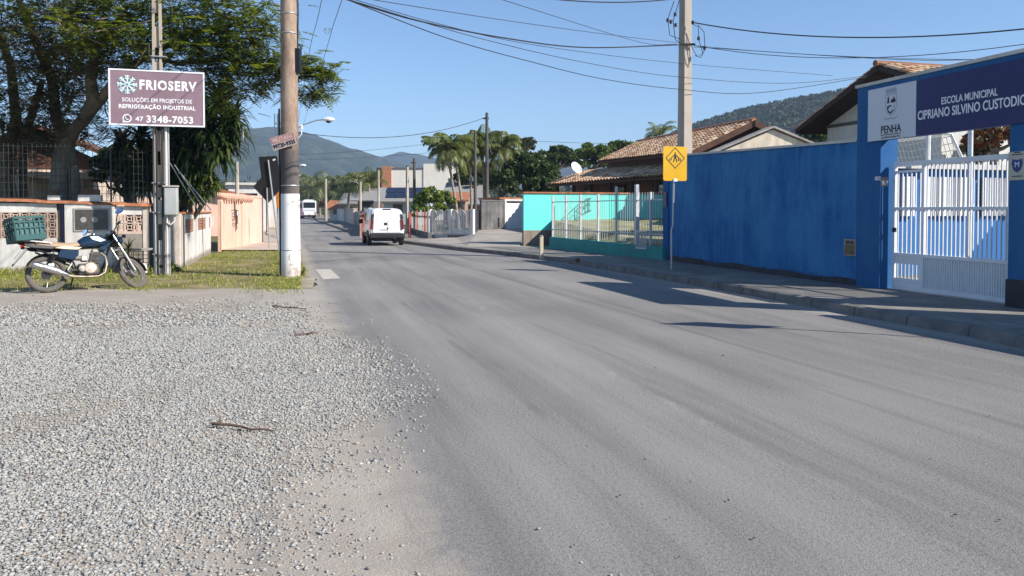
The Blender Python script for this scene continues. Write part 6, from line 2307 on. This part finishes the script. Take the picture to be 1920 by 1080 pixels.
# small houses under the trees far down the road
for (x0, x1, yt, Y, mt, nm, lb) in ((618, 640, 392, 120, WHITEW, 'cottage', 'small white cottage with tiled roof far down the road'), (646, 672, 383, 92, CR2, 'cottage', 'cream cottage with grey roof behind low street walls'), (672, 700, 376, 84, M_wall('dark_shed', (.10, .09, .10), (.06, .06, .06), .9, .5), 'dark_shed', 'dark shed left of the solar panel house')):
    t, w_, z_ = house_box(nm, lb, x0, x1, yt, Y, 6, mt)
    roof_slab('roof', [(-.7, -.8, z_ - .1), (w_ + .5, -.8, z_ - .1), (w_ + .5, 3, z_ + 1.3), (-.7, 3, z_ + 1.3)], RG if 'grey' in lb or 'dark' in lb else TERRA, t, -.12)
    MB().bx(w_ * .3, w_ * .6, -.03, -.001, .9, 1.9).build('window', GLASS, t)

# front walls along the right pavement (property line follows the kerb)
def pline(px0, py0, px1, py1):
    a, b = V2(G(px0, py0, PZ)), V2(G(px1, py1, PZ))
    return a, (b - a).normalized(), (b - a).length
def wall_thing(name, label, px0, py0, px1, py1, cat='wall'):
    a, d, l_ = pline(px0, py0, px1, py1)
    t = thing(name, label, cat, a, math.atan2(d.y, d.x))
    return t, l_, a, d
# white arched fence
t, l_, a, d = wall_thing('arched_fence', 'white metal fence with round arch tops on a grey base', 886, 448, 806, 446, 'fence')
MB().bx(0, l_ * .55, -.1, .1, -.1, .33).build('base_wall', CONCD, t)
na = 6
for i in range(na):
    x0, x1 = l_ * i / na, l_ * (i + 1) / na
    m = MB()
    r_ = (x1 - x0) / 2 - .03
    cx = (x0 + x1) / 2
    zb_ = .34 if i < 3 else .05
    m.tube([(cx + r_ * math.cos(a_ * math.pi / 10), 0, 1.35 + r_ * 1.1 * math.sin(a_ * math.pi / 10)) for a_ in range(11)], .02, 5)
    for q in (-1, -.5, 0, .5, 1):
        m.tube([(cx + r_ * q, 0, zb_), (cx + r_ * q, 0, 1.35 + r_ * 1.1 * math.sqrt(max(0, 1 - q * q)))], .022, 5)
    for z in (.5, 1.0, 1.35):
        m.tube([(cx - r_, 0, z), (cx + r_, 0, z)], .018, 5)
    m.bx(cx - r_, cx + r_, -.02, .02, zb_, zb_ + .25)
    m.build('arched_bay', RAIL, t)
for i in (0, 3, 6):
    MB().bx(l_ * i / na - .09, l_ * i / na + .09, -.09, .09, -.1, 1.6).build('post', WHITEW, t)
t, l_, a, d = wall_thing('dark_gate_wall', 'dark metal gate section right of the arched fence', 905, 440, 888, 446, 'gate')
MB().bx(0, l_, 0, .1, 0, 1.55).build('panel', M_basic('dark_panel', (.05, .045, .06), .6, var=.2), t)
MB().bx(-.04, .0, -.03, .13, 0, 1.65).build('frame', DSTEEL, t)
# red and white picket fence
t, l_, a, d = wall_thing('picket_fence', 'red and white picket fence on a dark low wall behind the van', 806, 447, 766, 434, 'fence')
MB().bx(0, l_, -.1, .1, -.1, .42).build('base_wall', CONCD, t)
RDW = M_basic('faded_red', (.45, .12, .09), .7, var=.2)
npk = 18
for i in range(npk):
    x = l_ * (i + .5) / npk
    if i % 3 == 0:
        MB().bx(x - .05, x + .05, -.03, .03, .42, 1.55).build('picket', RDW if i % 2 else RAIL, t)
    else:
        MB().bx(x - .03, x + .03, -.02, .02, .42, 1.45).build('picket', RAIL if i % 2 else PINK, t)
MB().bx(0, l_, -.045, -.021, 1.18, 1.26).build('rail', RDW, t)
# grey slab wall
def wall_at(name, label, px0, Y0, px1, Y1, cat='wall'):
    a, b = AT(px0, 394, Y0), AT(px1, 394, Y1)
    a.z = b.z = PZ
    d = (b - a).normalized()
    return thing(name, label, cat, a, math.atan2(d.y, d.x)), (b - a).length, a, d
t, l_, a, d = wall_at('slab_wall', 'weathered grey concrete slab wall with black mould streaks', 903, 41.2, 945, 42.4)
GREYM = M_wall('mouldy_grey', (.22, .21, .205), (.055, .052, .05), .9, 1.0)
z_ = AT(925, 377, (a + d * l_ / 2).y).z - PZ
MB().bx(0, l_, 0, .15, .3, z_).build('wall', GREYM, t)
MB().bx(-.05, l_ + .05, -.08, .2, -.2, .299).build('base', CONCD, t)
MB().bx(-.02, l_ + .02, -.03, .18, z_ + .001, z_ + .06).build('coping', CONCD, t)
MB().bx(l_ * .72, l_ * .78, -.02, -.001, .5, 1.0).build('slot', BLACK, t)
# white gate wall
t, l_, a, d = wall_at('white_gate_wall', 'plain white gate panel between grey slabs and turquoise wall', 946, 42.6, 981, 43.4)
z_ = AT(960, 377, (a + d * l_ / 2).y).z - PZ
MB().bx(l_ * .12, l_ * .97, 0, .12, .12, z_ - .12).build('panel', WHITE, t)
MB().bx(0, l_ * .1, -.03, .15, -.1, z_).build('pier', WHITEW, t)
MB().bx(-.02, l_, -.05, .17, z_ + .001, z_ + .1).build('lintel', WHITEW, t)
MB().bx(l_ * .1 + .002, l_ * .12 - .002, .0, .13, 0, z_ - .1).build('gate_edge', BLACK, t)
MB().bx(-.1, l_ + .4, .3, 2.4, z_ + .1, z_ + .2).build('porch_roof', TERRA, t)
m = MB()
m.add([(-4.45, 35.9, .136), (-1.75, 29.75, .136), (.3, 29.9, .136), (.42, 34, .22), (.62, 43.5, .55), (-1.75, 41.4, .5), (-3.0, 40.6, .2)], [(0, 1, 2, 3, 4, 5, 6)])
struct(m.build('driveway', M_basic('driveway_concrete', (.34, .305, .265), .95, var=.2, scale=.8, bump=.3)))
# rail post dark by slab wall and walls further away
for (x0, y0, x1, y1, zt, mt, nm, lb) in ((677, 440, 661, 428, 1.75, M_wall('slate_wall', (.12, .13, .16), (.07, .07, .08), .9, .5), 'slate_wall', 'dark slate wall with green panel left of the van'),
                                         (660, 429, 654, 425, 1.9, WHITE, 'white_pier_wall', 'bright white pier wall left of the slate wall'),
                                         (653, 426, 640, 420, 1.6, M_wall('grey_far', (.33, .32, .31), (.2, .2, .2), .9, .4), 'grey_wall', 'grey front wall further down the street'),
                                         (638, 421, 626, 416, 1.9, CR2, 'cream_wall', 'cream front wall with dark opening near the street bend'),
                                         (625, 416, 615, 413, 1.9, WHITEW, 'pale_wall', 'pale front wall farthest down the street')):
    t, l_, a, d = wall_thing(nm, lb, x0, y0, x1, y1)
    t.location = t.location + N * 1.5
    zt -= .25
    MB().bx(0, l_, 0, .2, -.1, zt).build('wall', mt, t)
    MB().bx(-.05, l_ + .05, -.05, .25, zt + .001, zt + .08).build('coping', COPING, t)
    MB().bx(l_ * .3, l_ * .6, -.02, -.001, .8, zt - .2).build('panel', DSTEEL if nm != 'slate_wall' else M_basic('green_panel', (.03, .07, .065), .5), t)
t, l_, a, d = wall_thing('red_gate', 'red painted gate and posts just left of the van', 692, 446, 678, 441, 'gate')
m = MB()
for i in range(6):
    m.bx(l_ * i / 6, l_ * i / 6 + .12, 0, .06, .1, 1.4)
m.build('slats', RDW, t)
MB().bx(0, l_, -.02, -.001, 1.2, 1.35).build('rail', RAIL, t)
MB().bx(l_ - .05, l_ + .12, -.05, .1, -.1, 1.35).build('pier', M_basic('pier_tan', (.4, .28, .2), .8), t)
t, l_, a, d = wall_thing('red_pier', 'red and white painted gate piers at the right of the van', 771, 446, 759, 443, 'pier')
MB().bx(0, .12, 0, .1, -.1, 1.35).build('pier', RDW, t)
MB().bx(.30, .40, 0, .1, -.1, 1.45).build('pier', RDW, t)
MB().bx(.121, .299, .03, .07, .1, 1.2).build('panel', WHITEW, t)

# ---- trees on the right, each its own
def T(label, px, py, Y, rpx, rpy, mat, **kw):
    c = AT(px, py, Y)
    s_ = Y / FOC
    return tree(label, (c.x + kw.pop('dx', 0), Y + kw.pop('dy', 0), 0), 0, c, (rpx * s_, rpx * s_ * .9, rpy * s_), mat, **kw)
T('bright leafy round tree left of the palms above the picket fence', 812, 385, 50, 36, 32, LF_BRIGHT, clumps=46, per=70, leaf=.26)
T('pale yellow green shrub behind the arched fence', 800, 402, 47, 24, 14, LF_BRIGHT, clumps=22, per=60, leaf=.2, trunk_r=.06, kind='garden_shrub')
T('large dark tree right of the palms', 985, 330, 56, 58, 45, LF_DARK, clumps=90, per=90, leaf=.34, trunk_r=.3)
T('dark low tree behind the grey slab wall', 940, 350, 52, 30, 30, LF_DARK, clumps=44, per=70, leaf=.3)
T('open crowned tree rising behind the large dark tree', 985, 278, 74, 26, 18, LF_OLIVE, clumps=26, per=45, leaf=.34)
T('dark spreading tree over the satellite dish', 1045, 300, 66, 36, 26, LF_DARK, clumps=50, per=70, leaf=.36, trunk_r=.25)
T('mid green tree behind the veranda roof', 1110, 300, 74, 42, 28, LF_MID, clumps=60, per=75, leaf=.4, trunk_r=.25)
T('round green tree above the ridge of the tiled house', 1165, 288, 80, 36, 22, LF_MID, clumps=50, per=70, leaf=.4, trunk_r=.25)
T('dark mango tree left of the tiled house', 1015, 352, 46, 30, 18, LF_DARK, clumps=40, per=70, leaf=.26)
T('dark bushy tree between palms and grey roof', 895, 335, 70, 42, 32, LF_DARK, clumps=60, per=70, leaf=.36)
T('green tree on the low ground left of the gabled shed', 1330, 262, 90, 40, 18, LF_MID, clumps=30, per=60, leaf=.4)
T('dark tree in the gap below the school house eave', 1525, 268, 60, 26, 22, LF_DARK, clumps=34, per=60, leaf=.35)
T('autumn red tree seen over the school gate', 1865, 262, 24, 48, 30, LF_RUST, clumps=44, per=70, leaf=.16)
T('dark green tree behind the goal net in the school yard', 1765, 282, 27, 60, 36, LF_DARK, clumps=60, per=70, leaf=.2)
T('dense dark shrub behind the mesh fence left of the service pole', 240, 325, 25.2, 62, 62, LF_DARK, clumps=60, per=80, leaf=.2, kind='garden_shrub')
T('grey green shrub left of the red tree in the school yard', 1835, 285, 25, 30, 28, LF_OLIVE, clumps=34, per=60, leaf=.15)
palm('palm behind the ridge of the tiled house at right', (AT(1236, 300, 72).x, 72, 0), AT(1236, 254, 72), 18, 2.3, .6, mat=LF_PALM)
# palm cluster
for i, (px, py, Y, lb) in enumerate(((838, 290, 52, 'leftmost tall palm of the street clump, pale trunk leaning left'), (850, 282, 53, 'tall palm standing close beside the leftmost one'), (880, 288, 55, 'dark thin palm in the middle of the clump'), (905, 278, 56, 'palm behind the two wooden poles'), (940, 280, 55, 'rightmost tall palm of the street clump'))):
    bx0 = {0: 862, 1: 868, 2: 880, 3: 903, 4: 925}[i]
    b0 = AT(bx0, 394, Y)
    palm(lb, (b0.x, Y, 0), AT(px, py - 4, Y), 16, 2.15, .7, .09, LF_PALM, 'palms along the street', 24, .065)
for px, py, Y, lb in ((655, 350, 90, 'low palm left of the street lamp pole'), (672, 347, 88, 'palm just behind the street lamp arm'), (692, 345, 86, 'palm leaning against the apartment block'), (600, 350, 170, 'far palm above the white bus'), (578, 352, 175, 'far palm left of the white bus')):
    b0 = AT(px, 394, Y)
    palm(lb, (b0.x, Y, 0), AT(px, py, Y), 16, 3.0 * Y / 90, .9 * Y / 90, .15, LF_PALM, 'distant palms', 14, .07 * Y / 90)
# far trees at the end of the road
i = 0
for px, py, Y, rx_, ry_, mt in ((575, 372, 190, 26, 16, LF_OLIVE), (600, 375, 180, 22, 16, LF_DARK), (620, 362, 200, 28, 18, LF_OLIVE), (640, 352, 150, 22, 22, LF_OLIVE), (655, 362, 130, 20, 18, LF_MID), (672, 372, 110, 16, 16, LF_DARK), (640, 378, 125, 18, 12, LF_OLIVE), (690, 370, 100, 16, 18, LF_DARK), (545, 365, 230, 30, 18, LF_MID), (480, 362, 120, 20, 14, LF_DARK), (610, 385, 165, 12, 8, LF_RUST), (505, 360, 140, 24, 16, LF_MID)):
    names = ['olive tree over the bus', 'dark tree right of the bus', 'hazy olive tree at the road end', 'rounded olive tree left of the palms', 'mid green tree beside the slim pole', 'dark tree behind the cream cottage', 'dry olive bush by the street bend', 'dark tree left of the apartment block', 'far green tree behind the round pole', 'dark tree above the salmon wall', 'reddish bush right of the bus', 'far tree behind the leaning road signs']
    T(names[i], px, py, Y, rx_, ry_, mt, clumps=34, per=46, leaf=.0045 * Y, trunk_r=.3, limbs=4, group='far trees')
    i += 1
struct_rows = 0
# wood at the hill's foot
n = 260
px = rng.uniform(380, 1320, n)
Yv = rng.uniform(260, 480, n)
hz = rng.uniform(4, 9, n)
cs = np.stack([(px - 960) / FOC * Yv, Yv, hz], 1)
d = nz_dirs(n * 40).reshape(n, 40, 3)
P = (cs[:, None] + d * rng.uniform(4, 8, n)[:, None, None] * np.array([1, 1, .7])).reshape(-1, 3)
V, F = leaf_quads(P, 2.2, .7)
struct(np_mesh('distant_wood', V, F, M_leaf('far_foliage', [(.025, .04, .015), (.045, .06, .02), (.07, .075, .03), (.09, .08, .04)], .7, .2)), 'stuff')

# ================================================================== POLES, LAMPS AND WIRES
def pole(px, top, base_py, Y, w_px, label, mat=None, sq=False, name='street_pole', cross=False):
    b = AT(px, 394, Y)
    z = AT(px, top, Y).z
    t = thing(name, label, 'pole', (b.x, Y, 0))
    r_ = w_px * Y / FOC / 2
    MB().tube([(0, 0, -.1), (0, 0, z)], [r_ * 1.15, r_ * .8], 4 if sq else 10).build('shaft', mat or POLEC, t, smooth=40)
    if cross:
        MB().bx(-.24, .12, -.05, .05, z - .32, z - .24).build('bracket', DSTEEL, t)
    MB().tube([(0, 0, z), (0, 0, z + .06)], [r_ * .9, r_ * .5], 8).build('cap', DSTEEL, t)
    return t
DKW = M_wall('dark_pole', (.13, .115, .10), (.06, .05, .045), .9, .6)
pole(913, 213, 375, 45, 7, 'tall pole carrying a wire in front of the palms', DKW, cross=True)
pole(891, 246, 400, 46, 6, 'dark thinner pole left of the tall wire pole', DKW)
pole(777, 298, 400, 56, 6, 'dark pole with small cross arm at the picket fence', DKW, cross=True)
pole(764, 312, 440, 47, 7, 'square pale pole just right of the van', None, True)
pole(710, 319, 400, 62, 5, 'grey pole rising behind the van roof')
pole(676, 340, 430, 66, 5, 'pale pole left of the van with a bent lamp arm')
pole(611, 335, 410, 100, 5, 'pale pole right of the white bus')
def lamp(px, py, Y, label, polepx):
    h_ = AT(px, py, Y)
    p_ = AT(polepx, 394, Y)
    t = thing('street_lamp', label, 'street lamp', (p_.x, Y, 0), 0, 'street lamps on the left')
    dx = h_.x - p_.x
    s_ = Y / FOC
    MB().tube([(0, 0, 0), (0, 0, h_.z + .3)], [.16, .11], 10).build('pole', POLEC, t, smooth=40)
    MB().tube([(.05, 0, h_.z - .6), (dx * .35, 0, h_.z - .25), (dx * .7, 0, h_.z - .04), (dx - .1, 0, h_.z)], .03, 7).build('arm', STEEL, t, smooth=50)
    hd_ = MB().lathe([(.001, -.16), (.09, -.14), (.15, -.02), (.15, .05), (.10, .14), (.001, .20)], (0, 0, 0), 'x', 14)
    hd_.xf(Matrix.Translation((dx + .05, 0, h_.z)) @ Matrix.Diagonal((1.5, 1, .8, 1)))
    hd_.build('lamp_head', WHITE, t, smooth=50)
    MB().lathe([(.13, 0), (.13, -.03), (.09, -.09), (.001, -.11)], (dx + .05, 0, h_.z - .06), 'z', 14).build('lens', DSTEEL, t, smooth=50)
lamp(614, 224, 36, 'nearest street lamp, head right of the round pole against the sky', 545)
lamp(567, 310, 70, 'second street lamp, head low beside the round pole', 548)
lamp(557, 329, 96, 'farthest street lamp peeping past the round pole', 549)
a = AT(676, 341, 66)
t = thing('lamp_arm', 'thin bent lamp arm fixed to the pale pole left of the van', 'lamp arm', (a.x, 66, a.z))
MB().tube([(0, 0, -.3), (-.4, 0, .0), (-1.0, 0, .05)], .03, 6).build('arm', STEEL, t)
MB().bx(-1.3, -.95, -.08, .08, .0, .1).build('lamp_head', DSTEEL, t, bevel=.03)

# concrete pole standing inside the school wall
p = AT(1283, 394, 23.6)
cp = thing('concrete_pole', 'tall square concrete pole behind the blue wall and yellow sign', 'utility pole', (p.x, 23.6, 0), R(22))
PC2 = M_wall('square_pole', (.47, .41, .34), (.27, .23, .185), .9, .6, bump=.4)
m = MB()
m.loft([[(-w_, -d_, z), (w_, -d_, z), (w_, d_, z), (-w_, d_, z)] for z, w_, d_ in ((-.1, .17, .20), (9.8, .115, .135))])
m.build('shaft', PC2, cp, bevel=.015)
def cab(label, pts, r=.012, sag=0.0, n=18, mat=None, name='overhead_cable'):
    r *= .78
    P = []
    if len(pts) > 2:                      # one smooth hanging curve through all the points
        q = [Vector(v) for v in pts]
        q = [q[0] * 2 - q[1]] + q + [q[-1] * 2 - q[-2]]
        for k_ in range(1, len(q) - 2):
            p0, p1, p2, p3 = q[k_ - 1:k_ + 3]
            for i in range(n):
                f = i / n
                P.append(.5 * (2 * p1 + (p2 - p0) * f + (2 * p0 - 5 * p1 + 4 * p2 - p3) * f * f + (3 * p1 - p0 - 3 * p2 + p3) * f ** 3))
        P.append(q[-2])
        pts = []
    for (a, b) in zip(pts, pts[1:]):
        a, b = Vector(a), Vector(b)
        for i in range(n + 1):
            f = i / n
            P.append(a + (b - a) * f - Vector((0, 0, 4 * sag * f * (1 - f))))
    o = MB().tube(P, r, 5).build(name, mat or CABLE)
    tag(o, label, 'cable')
    return o
def W3(px, py, Y):
    return AT(px, py, Y)
P0 = W3(1277, 84, 23.4)
m = MB()
for (x, y0, y1) in ((1258, 2, 70), (1268, 0, 78)):
    a, b, c = W3(x + 6, y0, 23.3), W3(x - 6, (y0 + y1) / 2, 23.3), W3(1276, y1 + 4, 23.3)
    m.tube([v - Vector((p.x, 23.6, 0)) for v in (a, b, W3(x - 2, y1 - 4, 23.3), c)], .012, 5)
for (x, y) in ((1252, 38), (1258, 41), (1266, 27), (1267, 47), (1310, 72), (1321, 90), (1299, 42)):
    q = W3(x, y, 23.3) - Vector((p.x, 23.6, 0))
    m.tube([q - Vector((0, 0, .05)), q + Vector((0, 0, .05))], .045, 6)
for pts in (((1300, 46), (1309, 50), (1311, 78), (1318, 100), (1307, 106), (1296, 86)), ((1308, 46), (1320, 60), (1322, 92), (1314, 108), (1303, 104))):
    m.tube([W3(x, y, 23.3) - Vector((p.x, 23.6, 0)) for x, y in pts], .012, 5)
m.bx(-.2, .25, -.24, -.2, 6.5, 6.56)
m.xf(Matrix.Rotation(R(-22), 4, 'Z'))
m.build('jumper_wires', CABLE, cp)
L0 = W3(640, -4, 14)
cab('thick black bundle dipping from the top left to the square pole', [W3(628, -8, 13.5), W3(780, 38, 15.6), W3(950, 72, 18), W3(1100, 89, 20.6), P0], .022, .02)
cab('thin wire just above the thick bundle to the square pole', [W3(690, -2, 14), W3(1270, 80, 23.3)], .009, .05)
cab('wire passing left of the pole ending at white house eave, second from bottom', [W3(645, -3, 13.5), W3(900, 72, 17.5), W3(1100, 118, 20.5), W3(1270, 144, 23), W3(1480, 156, 25), W3(1660, 138, 26.8)], .010, .05)
cab('lowest wire sagging from top left past the pole to the eave', [W3(642, -4, 13.3), W3(840, 72, 16.5), W3(1000, 117, 18.9), W3(1130, 148, 20.8), W3(1270, 167, 23), W3(1420, 174, 24.6), W3(1640, 142, 26.6)], .013, .16)
cab('middle thin wire fanning from the top left to the pole shaft', [W3(660, -2, 13.6), W3(820, 44, 16.2), W3(1000, 84, 19), W3(1268, 118, 23.2), W3(1560, 142, 26.6)], .009, .05)
cab('straight thin wire dropping from the top centre to the pole', [W3(930, -4, 15), W3(1200, 79, 22.4), W3(1268, 83, 23.3)], .009, .0)
cab('spiral cable along the very top edge left of the pole', [W3(1000, -6, 20), W3(1262, -2, 23.2)], .022, .12)
cab('thick cable from the pole insulator to the upper right', [W3(1299, 42, 23.2), W3(1960, 50, 16.5)], .022, .33)
cab('upper thin cable from the pole towards the right edge', [W3(1296, 84, 23.2), W3(1960, 77, 17)], .012, .38)
cab('lower thin cable from the pole towards the right edge', [W3(1300, 88, 23.2), W3(1700, 112, 20), W3(1960, 105, 17.5)], .012, .08)
cab('faint third cable right of the pole', [W3(1310, 86, 23.2), W3(1960, 112, 18)], .008, .12)
cab('left one of two wires running down the road beside the round pole', [(2.0, -2, 8.3), W3(603, 0, 24), W3(578, 110, 36.5), W3(556, 250, 75)], .014, .0)
cab('right one of two wires running down the road beside the round pole', [(3.2, -2, 8.6), W3(641, 0, 24), W3(606, 112, 36), W3(560, 262, 80)], .014, .0)
cab('wire hanging between the tall palm pole and the round pole', [W3(556, 248, 34), W3(910, 220, 45)], .02, .62)
cab('thin wire crossing behind the palms to the left', [W3(560, 290, 60), W3(860, 262, 50)], .014, .15)
cab('lower faint wire crossing towards the palms', [W3(560, 300, 62), W3(860, 282, 52)], .012, .1)
cab('faint wire right of the tall palm pole', [W3(915, 258, 45), W3(1270, 268, 40)], .012, .15)

# ---- twigs and litter on the gravel and road
def twig(px, py, px2, py2, label, r=.008):
    a, b = V2(G(px, py), .03), V2(G(px2, py2), .02)
    m = MB()
    limb(m, a, b, r, r * .5, .06, 6)
    d = b - a
    limb(m, a + d * .5, a + d * .75 + Vector((d.y * .2, -d.x * .2, .03)), r * .6, r * .3, .1, 3)
    limb(m, a + d * .15, a + d * .02 + Vector((-d.y * .15, d.x * .15, .04)), r * .6, r * .3, .1, 3)
    o = m.build('twig', M_basic('twig', (.15, .095, .07), .9, var=.25, scale=20), None, smooth=60)
    tag(o, label, 'twig')
twig(398, 802, 512, 813, 'longest dry twig lying on the gravel near its middle', .012)
twig(510, 577, 575, 581, 'dry twig on the far gravel closest to the verge', .012)
twig(552, 632, 595, 627, 'short dry twig on the gravel left of the asphalt', .012)
n = 26
m = MB()
for i in range(n):
    px, py = random.uniform(980, 1900), random.uniform(640, 1060)
    x, y = G(px, py)
    a = random.uniform(0, 6.28)
    s_ = random.uniform(.006, .016)
    dx, dy = math.cos(a) * s_, math.sin(a) * s_
    m.add([(x - dx, y - dy, .008), (x + dy * .5, y - dx * .5, .014), (x + dx, y + dy, .01), (x - dy * .5, y + dx * .5, .016)], [(0, 1, 2, 3)])
struct(m.build('leaf_litter', M_basic('dead_leaf', (.07, .055, .04), .9, var=.3), fix=False), 'stuff')

# ================================================================== AIR
m = MB()
m.bx(-1300, 1500, -30, 3050, -7.5, 262)
hz = m.build('haze', bpy.data.materials.new('haze_air'))
hm = hz.data.materials[0]
hm.use_nodes = True
hn = hm.node_tree
for nd in list(hn.nodes):
    if nd.type == 'BSDF_PRINCIPLED':
        hn.nodes.remove(nd)
pv = hn.nodes.new('ShaderNodeVolumePrincipled')
pv.inputs['Color'].default_value = (.50, .67, .92, 1)
pv.inputs['Density'].default_value = 0.00028
hn.links.new(pv.outputs[0], hn.nodes['Material Output'].inputs['Volume'])
struct(hz, 'stuff')
